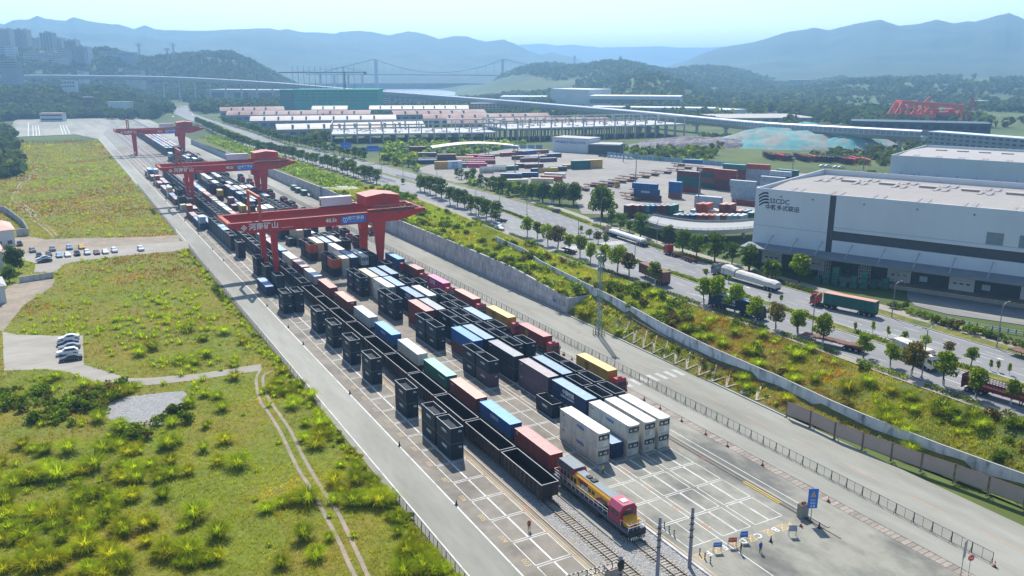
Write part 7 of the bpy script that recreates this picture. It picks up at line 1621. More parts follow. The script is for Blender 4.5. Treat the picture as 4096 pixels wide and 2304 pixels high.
# ---- tussocks: the big ones are things, the rest one mass
tus = []
hand = {A41: [(80,1000),(60,740),(40,1400),(120,980),(350,490),(690,200),(450,210),(800,720),(920,1200),(860,1190),(400,1240),(300,1180),(520,1340),(1220,1270),(1650,1240),(1900,1230),(1960,1235),(2190,1290),(2090,1300),(2200,1060),(1850,970),(1970,890),(1960,860),(2200,320),(2400,350),(2270,110),(2050,190),(1900,420),(1730,440),(1600,500),(1640,660),(1360,170),(1350,390),(1460,960),(1340,670),(1230,690),(1050,640),(830,680),(770,860),(530,870),(1260,1030),(1040,890),(850,420),(760,430),(580,470),(330,830),(150,560),(380,500),(1030,200),(1700,150),(1390,500),(1250,480),(1720,330)], A42: [(110,790),(480,1075),(605,1260),(1520,1250),(1270,740),(600,150),(650,60),(720,50),(860,600),(1000,500),(265,730),(390,700),(520,700),(1780,1420),(1700,1400),(790,520),(1480,1440)], A31: [(1640,60),(1510,70),(1880,450),(1900,430),(1490,270),(1530,270),(1280,180),(1690,200),(1640,210),(2100,420),(2260,460),(1990,510),(2080,690),(1810,740),(1620,740),(1410,680),(1960,770),(1900,1180),(2240,1230),(1740,1380),(1200,1160),(1210,1090),(2190,1110),(2090,1090),(1360,1100),(850,150),(900,160),(560,330),(1230,320),(1180,330),(1520,620),(2500,600),(2450,560),(2120,770)], A32: [(210,720),(160,690),(370,1200),(280,860),(560,1120),(500,1380),(640,1400),(700,1380),(350,1110),(440,1010)], A21: [(1010,1180),(1430,1350),(1660,1400),(1300,1280),(1100,1290),(1720,1270),(840,720),(940,860),(640,540),(1260,800),(1360,880),(1110,930),(1210,930),(1720,880),(1650,870),(1870,1120),(1830,1140)]}
for o_, L in hand.items():
 for x, y in L: g = GC(o_, x, y, 0); tus.append((g[0], g[1], 0.0, random.uniform(1.05, 1.6)))
for cx_, cy_, r_, n_ in [(-82,20,11,26),(-77,2,12,34),(-95,45,14,30),(-70,40,10,18),(-63,70,12,22),(-50,80,9,20),(-80,88,10,22),(-58,110,14,34),(-75,128,16,40),(-48,128,9,24),(-50,150,10,22),(-70,58,6,10),(-40,60,4,14),(-38,8,3,10),(-38,-12,3,8)]:
 for _ in range(n_): a = random.uniform(0, 6.28); q = r_*math.sqrt(random.random()); tus.append((cx_+q*math.cos(a), cy_+q*math.sin(a), 0.0, random.uniform(.8, 1.5)))
n = 2600; x = RNG.uniform(-260, -35.2, n); y = RNG.uniform(-60, 740, n);
for a, b in zip(x, y):
 if fbm(np.array([a]), np.array([b]), 21, 3, 1/45.)[0] > -.12: tus.append((a, b, 0.0, random.uniform(.45, 1.1)+max(0, b-250)/500))
for y in np.arange(-58, 245, 1.5): tus.append((FX-.6-abs(random.gauss(0, 1.4)), y, 0.0, random.uniform(.45, 1.05)))
for _ in range(560):
 y = random.uniform(-58, 300); f = float(foot(y)); n_ = float(rN(y))-3.2; xw = float(wallx(y)) if y < 80 else f+1.0
 x = random.uniform(xw+.8, n_) if random.random() < .86 else random.uniform(f+.8, max(f+1, xw-.6))
 if fbm(np.array([x]), np.array([y]), 31, 3, 1/9.)[0] > -.05: tus.append((x, y, float(bankz(x, y))-.05, random.uniform(.7, 1.6)))
tus = np.array(tus); k = visible(tus[:, 0], tus[:, 1], 1) & ~bare(tus[:, 0], tus[:, 1]); tus = tus[k]; D2 = (tus[:, 0]-CAM[0])**2+(tus[:, 1]-CAM[1])**2; tus = tus[np.argsort(-tus[:, 3]**2/D2)]
def near_words(x, y):
 if x > 40:
  w = 'above the zigzag frame' if 4 < y < 62 else 'behind the beige barriers' if y <= 4 else 'above the retaining wall' if y < 200 else 'by the underpass'
  return 'on the bank '+w+(' near the road' if x > foot(y)+15 else ' near the white wall')
 if x > -41: return 'by the yard fence, '+('near field' if y < 45 else 'middle field' if y < 225 else 'upper field')+' '+('lower' if y < -10 or 45 < y < 120 else 'upper')+' part'
 if y < 47: return 'in the near field '+('right of wheel tracks' if x > -48 else 'around the rubble' if x < -66 and y > 5 else 'left of wheel tracks')+(' near bottom edge' if y < -20 else ' half way up' if y < 15 else ' by the lane')
 if y < 225: return 'in the middle field '+('near parked cars' if x < -70 else 'centre' if x < -50 else 'toward the yard')+(', lower part' if y < 120 else ', upper part')
 return 'in the upper field, '+('left' if x < -100 else 'centre' if x < -60 else 'right')+' part'
cnt_t = {}; restV, restF, restT, off = [], [], [], 0
for i, (x, y, z, s) in enumerate(tus):
 if i < 290:
  w = near_words(x, y); c = cnt_t.get(w, 0); cnt_t[w] = c+1
  sz = 'large' if s > 1 else 'middling' if s > .75 else 'small'
  o = put('grass_tussock', TUS[i % 7], None, (x, y, z), random.uniform(0, 6.28)); o.scale = (s*random.uniform(.85, 1.2), s*random.uniform(.85, 1.2), s*random.uniform(.85, 1.1))
  tag(o, '%s tussock %s' % (sz, w), 'grass tussock', 'tall grass tussocks')
 else:
  V, F, T = blades(RNG, 44, .45*s, 1.5*s, 1.1, .12, x, y, z, .5); restV.append(V); restF.append(F+off); restT.append(T); off += len(V)
me = npmesh('tall_grass', np.concatenate(restV), np.concatenate(restF), M_tus); tint(me, np.concatenate(restT)); tag(put('tall_grass', me), 'smaller tall grass clumps spread over the fields and the bank', 'tall grass', kind='stuff')
# ---- low grass of the fields and the bank
def low_grass(name, x, y, z, h, w, nb, label, lush=0.0):
 n = len(x); m = n*nb; X = np.repeat(x, nb)+RNG.normal(0, .16, m); Y = np.repeat(y, nb)+RNG.normal(0, .16, m); Z = np.repeat(z, nb); hh = np.repeat(h, nb)*RNG.uniform(.5, 1.2, m); ww = np.repeat(w, nb)
 a = RNG.uniform(0, 2*PI, m); l = RNG.normal(0, .45, (m, 2))*hh[:, None]; dx, dy = np.cos(a)*ww/2, np.sin(a)*ww/2
 V = np.zeros((m, 3, 3)); V[:, 0] = np.stack([X-dx, Y-dy, Z], 1); V[:, 1] = np.stack([X+dx, Y+dy, Z], 1); V[:, 2] = np.stack([X+l[:, 0], Y+l[:, 1], Z+hh], 1)
 f1 = fbm(x, y, 41, 4, 1/14.); f2 = fbm(x, y, 43, 4, 1/30.); f3 = fbm(x, y, 47, 3, 1/5.)
 base = np.stack([1.0+.28*f1, 1.0+.42*f2+.15*f1+lush, np.full(n, .9)], 1)*(1+.45*f3)[:, None]; br = (f2 < -.22)[:, None]; base = np.where(br, base*np.array([.95, .68, .9]), base); og = (f1 > .46)[:, None]; base = np.where(og, base*np.array([1.2, 1.0, .7]), base)
 T = np.repeat(np.clip(base, .25, 2.2), nb, axis=0)*RNG.uniform(.7, 1.3, (m, 1)); me = npmesh(name, V.reshape(-1, 3), np.arange(3*m).reshape(-1, 3), M_tuf); tint(me, T); return tag(put(name, me), label, 'grass', kind='stuff')
n = 190000; r = 70+830*RNG.uniform(0, 1, n)**2.0; az = np.radians(RNG.uniform(-12, 36, n)); x = CAM[0]+np.sin(az)*r; y = CAM[1]+np.cos(az)*r; k = (x < FX-.1) & visible(x, y) & ~bare(x, y); x, y, r = x[k], y[k], r[k]
rut = np.zeros(len(x), bool)
for L in (r1, r2):
 P = np.array([G(u, v, 0)[:2] for u, v in L]);
 for a, b in zip(P[:-1], P[1:]):
  d = b-a; t = np.clip(((x-a[0])*d[0]+(y-a[1])*d[1])/(d@d), 0, 1); rut |= np.hypot(x-a[0]-t*d[0], y-a[1]-t*d[1]) < .45
x, y, r = x[~rut], y[~rut], r[~rut]; sc = r/140
low_grass('grass', x, y, np.zeros(len(x))-.03, RNG.uniform(.22, .62, len(x))*(.7+.3*sc)*(1+.5*fbm(x, y, 51, 3, 1/8.)), .10*np.maximum(sc, .8), 4, 'low olive and yellow-green grass covering the fields left of the yard')
n = 46000; y = RNG.uniform(-60, 310, n); t = RNG.uniform(0, 1, n); x = foot(y)+.6+(rN(y)-3.0-foot(y))*t; k = visible(x, y, 3); x, y = x[k], y[k]; wz = np.abs(x-np.where(y < 80, wallx(y), -99)) > .6; x, y = x[wz], y[wz]; z = np.array([float(bankz(a, b)) for a, b in zip(x, y)])
low_grass('grass', x, y, z-.05, RNG.uniform(.3, .9, len(x)), .13*np.ones(len(x)), 4, 'weeds and low grass covering the bank beside the public road', .12)
# ---- shrubs and hedges
SHR = []
for kx in range(5):
 rg = np.random.default_rng(300+kx); cs = [np.array([rg.normal()*.5, rg.normal()*.5, rg.uniform(.4, 1.1)]) for _ in range(6)]; V, F, T = leafcloud(rg, cs, [rg.uniform(.45, .75) for _ in cs], 300, .15); me = npmesh('shrub', V, F, M_shr if kx != 3 else M_yel); tint(me, T); SHR.append(me)
sh = []
for cx_, cy_, r_, n_ in [(-78,68,7,26),(-72,72,7,24),(-66,62,6,20),(-88,80,7,20),(-62,56,4,10),(-69,50,4,12),(-95,88,8,18)]:
 for _ in range(n_): a = random.uniform(0, 6.28); q = r_*math.sqrt(random.random()); sh.append((cx_+q*math.cos(a), cy_+q*math.sin(a), 0.0, random.uniform(.8, 1.7)))
for _ in range(330):
 y = random.uniform(-55, 300); f = float(foot(y)); n_ = float(rN(y))-3.0; xw = float(wallx(y)) if y < 80 else f+.8; x = random.uniform(xw+.7, n_)
 if fbm(np.array([x]), np.array([y]), 61, 3, 1/12.)[0] > -.1: sh.append((x, y, float(bankz(x, y))-.1, random.uniform(.7, 1.9)))
for _ in range(70):
 y = random.uniform(62, 79) if random.random() < .3 else random.uniform(-20, 78); f = float(foot(y)); x = random.uniform(f+1, float(wallx(y))-1.2); sh.append((x, y, float(bankz(x, y))-.1, random.uniform(.3, .8)))
for y in np.arange(82, 296, 1.6): sh.append((float(foot(y))+.9+random.uniform(0, .8), y, float(bankz(foot(y)+1, y))-.2, random.uniform(.6, 1.3)))
for y in np.arange(-58, 240, 4.0): sh.append((FX-.3-abs(random.gauss(0, .8)), y+random.uniform(-1.5, 1.5), 0, random.uniform(.35, .8)))
for (x, y) in [(1390,190),(1420,240),(1510,260),(1600,290),(1680,330),(1750,350),(1830,370),(1920,400),(2000,420),(2080,440),(2150,450),(2220,470),(2300,500),(2400,530),(2500,560),(2560,580),(1300,190),(1240,180)]: g = GC(A34, x, y+20, 6.05); sh.append((g[0], g[1], 6.05, random.uniform(1.0, 1.6)))
sh = np.array(sh); k = visible(sh[:, 0], sh[:, 1], 2) & ~bare(sh[:, 0], sh[:, 1]*1.0); k |= sh[:, 2] > 6; sh = sh[k]; D2 = (sh[:, 0]-CAM[0])**2+(sh[:, 1]-CAM[1])**2; sh = sh[np.argsort(-sh[:, 3]**2/D2)]; cnt_s = {}; RV, RF_, RT, off = [], [], [], 0
for i, (x, y, z, s) in enumerate(sh):
 if i < 280:
  w = near_words(x, y) if z < 6.02 else 'in the hedge by the warehouse lane'; c = cnt_s.get(w, 0); cnt_s[w] = c+1
  o = put('shrub', SHR[i % 5], None, (x, y, z), random.uniform(0, 6.28)); o.scale = (s, s, s*random.uniform(.75, 1.1)); tag(o, '%s leafy shrub %s' % ('broad' if s > 1.1 else 'compact', w), 'shrub', 'shrubs on the bank and field edges')
 else: V, F, T = leafcloud(RNG, [np.array([x, y, z+.6*s])], [.95*s], 70, .26*s); RV.append(V); RF_.append(F+off); RT.append(T); off += len(V)
if RV: me = npmesh('undergrowth', np.concatenate(RV), np.concatenate(RF_), M_shr); tint(me, np.concatenate(RT)); tag(put('undergrowth', me), 'low undergrowth between the shrubs on the bank', 'undergrowth', kind='stuff')
def hedge(fx_, y0, y1, w, h, label, m=M_shr, z=6.08, dens=34):
 n = int((y1-y0)*dens*w); yy = RNG.uniform(y0, y1, n); xx = fx_(yy)+RNG.uniform(-w/2, w/2, n); zz = RNG.uniform(.1, h, n); V, F, T = leafcloud(RNG, [np.zeros(3)], [.01], n, .17); V = V.reshape(n, 4, 3)+np.stack([xx, yy, zz+z], 1)[:, None]; me = npmesh('hedge', V.reshape(-1, 3), F, m); tint(me, T); return tag(put('hedge', me), label, 'hedge', 'clipped hedges along the public road')
for i, (a, b) in enumerate([(-40,-28),(-24,-13),(-9,3),(8,24),(29,47),(52,70),(76,98),(103,125),(134,160),(166,196)]): hedge(lambda y: rN(y)-1.0, a, b, 1.3, .75, 'low hedge strip on the near kerb, %s from the right edge' % ordn(i))
for i, (a, b) in enumerate([(-35,-22),(-12,-2),(8,17),(24,42),(48,58),(66,86),(92,122),(136,170),(178,220),(228,280)]): hedge(lambda y: rM(y)+1.9, a, b, 1.6, .7, 'low hedge strip in the median, %s from the right edge' % ordn(i))
for i, (a, b) in enumerate([(46,72),(76,104),(108,124),(134,160),(165,215)]): hedge(lambda y: rF(y)+2.2, a, b, 2.2, .8, 'low hedge strip on the far verge, %s from the warehouse end' % ordn(i), M_shr)
# ---- far woods: one mass each
def wood(name, x, y, h, label, nq=12, size=.34, m=M_far):
 n = len(x); z = TH(x, y); V, F, T = leafcloud(RNG, [np.zeros(3)], [1.0], n*nq, 1.0); V = V.reshape(n, nq, 4, 3); c = V.mean(axis=2, keepdims=True); V = c*np.array([.62, .62, .5])+(V-c)*size
 V = V*h[:, None, None, None]+np.stack([x, y, z+h*.5], 1)[:, None, None]; f = fbm(x, y, 71, 4, 1/120.); g = fbm(x, y, 73, 3, 1/25.); b = np.stack([1+.5*f+.25*g, 1+.25*f+.3*g, 1-.1*f], 1); T = T*np.repeat(np.clip(b, .4, 2), nq, axis=0); me = npmesh(name, V.reshape(-1, 3), F, m); tint(me, T); return tag(put(name, me), label, 'trees', kind='stuff')
def polar(n, a0, a1, d0, d1, p=1.0):
 az = np.radians(RNG.uniform(a0, a1, n)); r = d0+(d1-d0)*RNG.uniform(0, 1, n)**p; return CAM[0]+np.sin(az)*r, CAM[1]+np.cos(az)*r
# ================================================================== far setting: viaduct, sheds, towers, bridge
FOOT = []
M_fc = pmat('far_concrete', (.42,.42,.41), .85, var=.15, scale=.08); M_fwhite = pmat('far_white_wall', (.55,.57,.58), .7, var=.08, scale=.05); M_fgrey = pmat('far_grey_wall', (.26,.29,.31), .7, var=.12, scale=.05); M_fbeige = pmat('far_beige_wall', (.46,.42,.34), .8, var=.1, scale=.05); M_fyel = pmat('far_yellow_wall', (.50,.36,.17), .8, var=.1, scale=.05)
M_win = pmat('far_window', (.07,.09,.11), .25, var=.05, spec=.5); M_net = pmat('blue_green_net', (.03,.30,.20), .8, var=.2, scale=.12, stretch=(1,1,.3)); M_nnavy = pmat('navy_scaffold_net', (.04,.10,.19), .8, var=.15, scale=.08)
M_rw = pmat('shed_roof_cream', (.34,.31,.265), .6, var=.14, scale=.05, second=(.36,.25,.20), sscale=.03, samt=.60, stretch=(1,.35,1)); M_rr = pmat('shed_roof_rust', (.19,.065,.05), .7, var=.2, scale=.06, second=(.27,.17,.13), sscale=.035, samt=.50, stretch=(1,.35,1)); M_rm = pmat('shed_roof_pinkish', (.30,.25,.235), .6, var=.12, scale=.05, second=(.38,.22,.19), sscale=.025, samt=.64, stretch=(1,.35,1))
def frame_at(A, B):
 d = B[:2]-A[:2]; L = float(np.linalg.norm(d)); return L, math.atan2(d[1], d[0])
def bld(name, label, cat, pa, pb, vt, z=6.0, D=None, dep=18.0, wall=M_fwhite, roof=M_fc, floors=0, bays=0, style='grid', group=None, win=M_win, turn=0.0, front=14):
 if D: A = AT(*pa, D); B = AT(*pb, D); z = float(min(A[2], B[2]))
 else: A = G(*pa, z); B = G(*pb, z)
 H = HGT(np.array([A[0], A[1], z]), vt); L, a = frame_at(A, B); a += turn; t = thing(name, label, cat, (A[0], A[1], z), a, group)
 ca, sa = math.cos(a), math.sin(a); FOOT.append(np.array([(A[0]+x*ca-y*sa, A[1]+x*sa+y*ca) for x, y in ((-4,-front),(L+4,-front),(L+4,dep+4),(-4,dep+4))]))
 mb = MB(); mb.box(0, L, 0, dep, -30 if D else -1, H); mb.build('wall', wall, t)
 mb = MB(); mb.box(-.4, L+.4, -.4, dep+.4, H, H+.8); mb.build('roof', roof, t)
 if floors:
  mb = MB(); fh = H/floors
  if style == 'band':
   for f in range(floors): mb.box(.8, L-.8, -.15, 0, f*fh+fh*.35, f*fh+fh*.75)
  elif style == 'tower':
   for b in range(bays): mb.box(L*(b+.25)/bays, L*(b+.72)/bays, -.5, 0, 1, H-1)
   for f in range(1, floors): mb.box(0, L, -.8, -.5, f*fh-.2, f*fh+.2, 1)
  else:
   for f in range(floors):
    for b in range(bays): mb.box(L*(b+.22)/bays, L*(b+.78)/bays, -.12, 0, f*fh+fh*.35, f*fh+fh*.8)
  o = mb.build('window', [win, wall], t); o['kind'] = 'stuff'
 if style == 'tower':
  mb = MB(); mb.box(L*.3, L*.45, dep*.3, dep*.7, H+.8, H+4.5); mb.box(L*.6, L*.72, dep*.3, dep*.7, H+.8, H+3.5); mb.build('roof_tower', wall, t)
 return t
c1 = lambda x, y: C(*A11, x, y); c2 = lambda x, y: C(*A12, x, y); c3 = lambda x, y: C(*A13, x, y); c4 = lambda x, y: C(*A14, x, y)
hi = 'high-rise blocks on the left hill'
for i, (x0, x1, yb, yt, D, w, lab) in enumerate([(0,58,470,298,2050,M_fbeige,'leftmost tall residential tower on the hill'),(62,116,475,292,2040,M_fbeige,'second tall residential tower from the left edge'),(122,172,485,345,2150,M_fbeige,'beige residential tower behind the tall pair'),(168,225,500,300,1980,M_fgrey,'dark tall tower with vertical bands, left half of its pair'),(232,290,500,300,1980,M_fbeige,'pale tall tower beside the dark banded one'),(296,350,500,382,2150,M_fbeige,'lower beige tower left of the grey slab tower'),(355,412,505,382,2150,M_fbeige,'second lower beige tower left of the grey slab tower'),(420,540,500,332,1950,M_fgrey,'wide grey slab tower with vertical bands'),(545,630,500,385,2080,M_fbeige,'beige twin tower right of the grey slab tower'),(668,735,600,412,1900,M_fgrey,'dark stepped tower on the slope, left part'),(738,786,600,405,1900,M_fbeige,'pale stepped tower on the slope'),(790,845,625,470,1900,M_fgrey,'grey tower block low on the slope, left half'),(850,898,630,472,1900,M_fwhite,'white edged tower block low on the slope')]):
 bld('residential_tower', lab, 'tower block', c1(x0, yb+25), c1(x1, yb+25), yt*.39752, D=D, dep=22, wall=w, roof=w, floors=int((yb-yt)/7), bays=4, style='tower', group=hi)
for i, (x0, x1, yb, yt, D, w, fl, lab) in enumerate([(60,148,605,470,1880,M_fwhite,6,'white office block with bands at the left edge'),(0,55,605,470,1880,M_fgrey,6,'grey block at the far left edge'),(235,470,590,535,1880,M_fbeige,3,'long beige college block with pale roof'),(232,412,622,575,1880,M_fbeige,3,'lower beige college block'),(455,545,622,555,1880,M_fbeige,3,'square beige block with pale roof'),(525,615,590,532,1880,M_fbeige,4,'beige block behind the square one'),(585,690,585,510,1880,M_fbeige,4,'beige block beside the stepped tower'),(300,400,535,508,1880,M_fbeige,2,'small block above the long college block'),(450,545,535,508,1880,M_fbeige,2,'small block under the grey slab tower'),(0,165,690,618,1500,M_fgrey,3,'dark low block at the left edge above the viaduct'),(1255,1425,750,705,1760,M_fbeige,3,'pale long block behind the viaduct'),(780,850,750,720,1700,M_fwhite,2,'small white house behind the viaduct'),(1000,1190,548,522,1950,M_fgrey,3,'row of grey flats on the ridge, left'),(1200,1350,560,530,1950,M_fgrey,3,'row of grey flats on the ridge, right'),(2060,2290,700,688,2000,M_fwhite,1,'long pale shed on the hill foot'),(2360,2500,705,692,2000,M_fwhite,1,'second long pale shed on the hill foot')]):
 bld('far_building', lab, 'building', c1(x0, yb), c1(x1, yb), yt*.39752, D=D, dep=20, wall=w, roof=PAINT['cream'][0] if w is M_fbeige else M_fc, floors=fl, bays=10, style='band' if fl < 5 else 'grid')
bld('yard_office', 'white two-storey office with tiled eaves beyond the far parking ground', 'building', c1(408, 1222), c1(634, 1222), 1143*.39752, z=0, dep=10, wall=M_fwhite, roof=PAINT['rust'][1], floors=2, bays=5, style='band')
bld('gatehouse', 'small white gatehouse with red roof at the end of the yard', 'building', c1(1392, 1180), c1(1492, 1180), 1150*.39752, z=0, dep=10, wall=M_fwhite, roof=PAINT['maroon'][1], floors=1, bays=4)
bld('house', 'white two-storey house among trees below the viaduct', 'house', c1(622, 885), c1(755, 890), 815*.39752, D=1330, dep=12, wall=M_fwhite, floors=2, bays=5)
bld('utility_building', 'small dark red utility building behind the far parking ground', 'building', c1(832, 1060), c1(925, 1062), 980*.39752, D=1190, dep=8, wall=M_rr, floors=2, bays=3)
bld('shed', 'low green-roofed sheds right of the utility building', 'shed', c1(1085, 1060), c1(1310, 1062), 1030*.39752, D=1190, dep=9, wall=M_fwhite, roof=PAINT['green'][1])
# left-edge buildings near the car park
def near_block(label, px, size, ang, h, roofm, name='building', wall=M_fwhite):
 g = G(*px, 0); t = thing(name, label, 'building', (g[0], g[1], 0), ang); mb = MB(); mb.box(-size[0], 0, 0, size[1], -.5, h); mb.build('wall', wall, t); mb = MB()
 mb.hexa([(-size[0]-.6,-.6,h),(.6,-.6,h),(.6,size[1]+.6,h),(-size[0]-.6,size[1]+.6,h),(-size[0]+2.4,2.4,h+1.5),(-2.4,2.4,h+1.5),(-2.4,size[1]-2.4,h+1.5),(-size[0]+2.4,size[1]-2.4,h+1.5)]); r = mb.build('roof', roofm, t)
 mb = MB()
 for k in range(int(size[1]/1.2)): mb.box(.601-.02, .64, .2+k*1.2, .5+k*1.2, h-.02, h+.18)
 o = mb.build('eave_tile', roofm, r); o['kind'] = 'stuff'; mb = MB()
 for f in range(max(1, int(h/3.3))):
  for k in range(int(size[1]/3.5)): mb.box(0,.06,1+k*3.5,2.6+k*3.5,f*3.3+1.1,f*3.3+2.5)
 for k in range(int(size[0]/3.5)): mb.box(-size[0]+1+k*3.5,-size[0]+2.6+k*3.5,-.06,0,1.1,2.5)
 mb.build('window', M_win, t)
near_block('white two-storey building with red hipped roof at the left edge', C(*A21,160,1030), (28,18), .12, 6.6, PAINT['rust'][1])
near_block('white building with red roof edge below the first at the left edge', C(*A21,50,1250), (20,24), .12, 6.0, PAINT['rust'][1])
near_block('pale blue-white building corner at the left edge above the dirt road', C(*A31,70,150), (16,12), .12, 5.2, M_fc)
wl = thing('yard_wall', 'low grey concrete wall at the left edge between grass and dirt road', 'wall', tuple(G(*C(*A21,200,1395), 0))); a = G(*C(*A21,200,1395), 0); b = G(*C(*A21,540,1345), 0); d = b-a; mb = MB(); mb.bar((0,0,.9),(d[0],d[1],.9),.3,2.0); mb.build('wall_body', M_rwall, wl)
wl = thing('yard_wall', 'ribbed concrete wall behind the red-roofed building', 'wall', tuple(G(*C(*A21,290,920), 0))); a = G(*C(*A21,290,920), 0); mb = MB(); P = [G(*C(*A21, x, y), 0)-a for x, y in ((170,930),(290,920),(235,830),(110,730),(50,690),(-100,690))]
for p, q in zip(P[:-1], P[1:]): mb.bar((p[0],p[1],1.4),(q[0],q[1],1.4),.35,3.0)
mb.build('wall_body', M_rwall, wl); mb = MB()
for p, q in zip(P[:-1], P[1:]):
 n = int(np.linalg.norm(q-p)/2.5)
 for k in range(n): c_ = p+(q-p)*(k+.5)/n; mb.box(c_[0]-.3,c_[0]+.3,c_[1]-.3,c_[1]+.3,0,3.1)
mb.build('buttress', M_rwall, wl)
# ---- the long viaduct
VP_ = [(-350,302,1800),(0,300,1720),(200,300,1670),(400,302,1620),(650,306,1560),(900,317,1500),(1150,333,1430),(1400,354,1360),(1720,378,1250),(2048,402,1130),(2320,424,1000),(2600,447,868),(2850,470,780),(3072,489,705),(3350,504,650),(3700,522,600)]
vp = smooth_line([AT(*p) for p in VP_], 4); vt = thing('viaduct', 'long grey railway viaduct with noise barriers crossing the whole view', 'viaduct', (*vp[0][:2], 0)); v0 = vp[0]*np.array([1,1,0])
dk, ba, tp_, rl = MB(), MB(), MB(), MB(); tube = MB()
for i in range(len(vp)-1):
 a, b = vp[i]-v0, vp[i+1]-v0; d = (b-a)/np.linalg.norm(b-a); n_ = np.array([-d[1], d[0], 0]); n_ /= np.linalg.norm(n_)
 if n_@_F > 0: n_ = -n_                       # towards the camera
 for q, mbx in ((0, dk),):
  P = lambda o, s, z: o+n_*s*1.1+np.array([0,0,z*1.25])
  mbx.hexa([P(a,2.6,-6.2),P(a,-2.6,-6.2),P(b,-2.6,-6.2),P(b,2.6,-6.2),P(a,4.8,-3.8),P(a,-4.8,-3.8),P(b,-4.8,-3.8),P(b,4.8,-3.8)]); mbx.hexa([P(a,5.6,-3.8),P(a,-5.6,-3.8),P(b,-5.6,-3.8),P(b,5.6,-3.8),P(a,5.6,-3.2),P(a,-5.6,-3.2),P(b,-5.6,-3.2),P(b,5.6,-3.2)])
 far_part = VP_ and i < 36
 for s in (5.5, -5.5): ba.hexa([P(a,s+.1,-3.2),P(a,s-.1,-3.2),P(b,s-.1,-3.2),P(b,s+.1,-3.2),P(a,s+.1,-.9),P(a,s-.1,-.9),P(b,s-.1,-.9),P(b,s+.1,-.9)])
 # curved light roof of the noise shell on the near side
 K5 = [(5.5,-.9),(5.2,-.3),(4.3,.2),(2.6,.35)]
 for (s0, z0), (s1, z1) in zip(K5[:-1], K5[1:]): tube.quad(P(a,s0,z0),P(b,s0,z0),P(b,s1,z1),P(a,s1,z1)); tube.quad(P(a,-s1,z1),P(b,-s1,z1),P(b,-s0,z0),P(a,-s0,z0))
 m_ = max(1, int(np.linalg.norm(b-a)/4))
 for k in range(m_):
  c_ = a+(b-a)*k/m_; rl.bar(P(c_,5.66,-3.3),P(c_,5.66,-.9),.35)
dk.build('box_girder', M_fc, vt); ba.build('noise_barrier', M_fgrey, vt); tube.build('barrier_roof', PAINT['lgrey'][1], vt); o = rl.build('barrier_post', M_fwhite, vt); o['kind'] = 'stuff'
pm_ = None; s_acc = 0
for i in range(len(vp)-1):
 a, b = vp[i], vp[i+1]; L = np.linalg.norm(b-a)
 s_acc += L
 if s_acc > 34:
  s_acc = 0; gz = float(TH(b[0], b[1])); mb = MB(); mb.cyl((0,0,gz-1),(0,0,b[2]-9),1.6,1.4,n=8,cap=False); mb.box(-2.6,2.6,-1.4,1.4,b[2]-9,b[2]-7.7); o = mb.build('pier', M_fc, vt); o.location = (b[0]-v0[0], b[1]-v0[1], 0)
# ---- station at the right end of the viaduct
M_sdark = pmat('station_dark_blue', (.045,.065,.09), .5, var=.1)
bld('station_hall', 'long low dark station hall with flat roof at the right edge', 'station', c4(830, 1310), c4(2235, 1345), 1225*.39752, z=14, dep=30, wall=M_sdark, roof=M_sdark, floors=1, bays=12, win=PAINT['navy'][0])
bld('station_platform', 'station platform with glazed wall and stairs at the right edge', 'station', c4(1600, 1449), c4(2800, 1560), 1330*.39752, z=8, dep=14, wall=M_fgrey, roof=PAINT['lgrey'][1], floors=3, bays=18)
t = thing('station_stair', 'covered stair with sloping white roof beside the station platform', 'stair', tuple(G(*c4(1850,1449), 8))); mb = MB(); mb.hexa([(0,0,6),(5,0,6),(26,-14,-4),(21,-14,-4),(0,0,9.5),(5,0,9.5),(26,-14,0),(21,-14,0)]); mb.build('stair_roof', M_fwhite, t)
# ---- industrial sheds
def shed(label, pa, pb, roof, ze=14.0, dep=34.0, ridge=4.2, wall=M_fgrey):
 A = G(*pa, ze); B = G(*pb, ze); L, a = frame_at(A, B); ca, sa = math.cos(a), math.sin(a); FOOT.append(np.array([(A[0]+x*ca-y*sa, A[1]+x*sa+y*ca) for x, y in ((-5,-16),(L+5,-16),(L+5,dep+5),(-5,dep+5))]))
 t = thing('factory_shed', label, 'shed', (A[0], A[1], 6.0), a, 'factory sheds beyond the crossroads'); e = ze-6; mb = MB(); mb.box(0, L, 0, dep, -.5, e); n = 8
 prof = [(dep*k/n, e+ridge*math.sin(PI*k/n)) for k in range(n+1)]; mb.prism([(y, z-.1) for y, z in prof], 0.05, L-.05); mb.build('wall', wall, t); mb = MB()
 for (y0, z0), (y1, z1) in zip(prof[:-1], prof[1:]): mb.quad((-.5,y0,z0+.05),(L+.5,y0,z0+.05),(L+.5,y1,z1+.05),(-.5,y1,z1+.05))
 r = mb.build('roof', roof, t); mb = MB()
 for k in range(1, int(L/14)): mb.box(k*14-.9, k*14+.9, dep*.12, dep*.34, e+ridge*.42, e+ridge*.93)
 if L > 30: mb.build('rooflight', PAINT['lgrey'][0], r)
 mb = MB()
 for k in range(int(L/9)): mb.box(2+k*9, 7+k*9, -.15, 0, e*.35, e*.7)
 o = mb.build('window', M_win, t); o['kind'] = 'stuff'
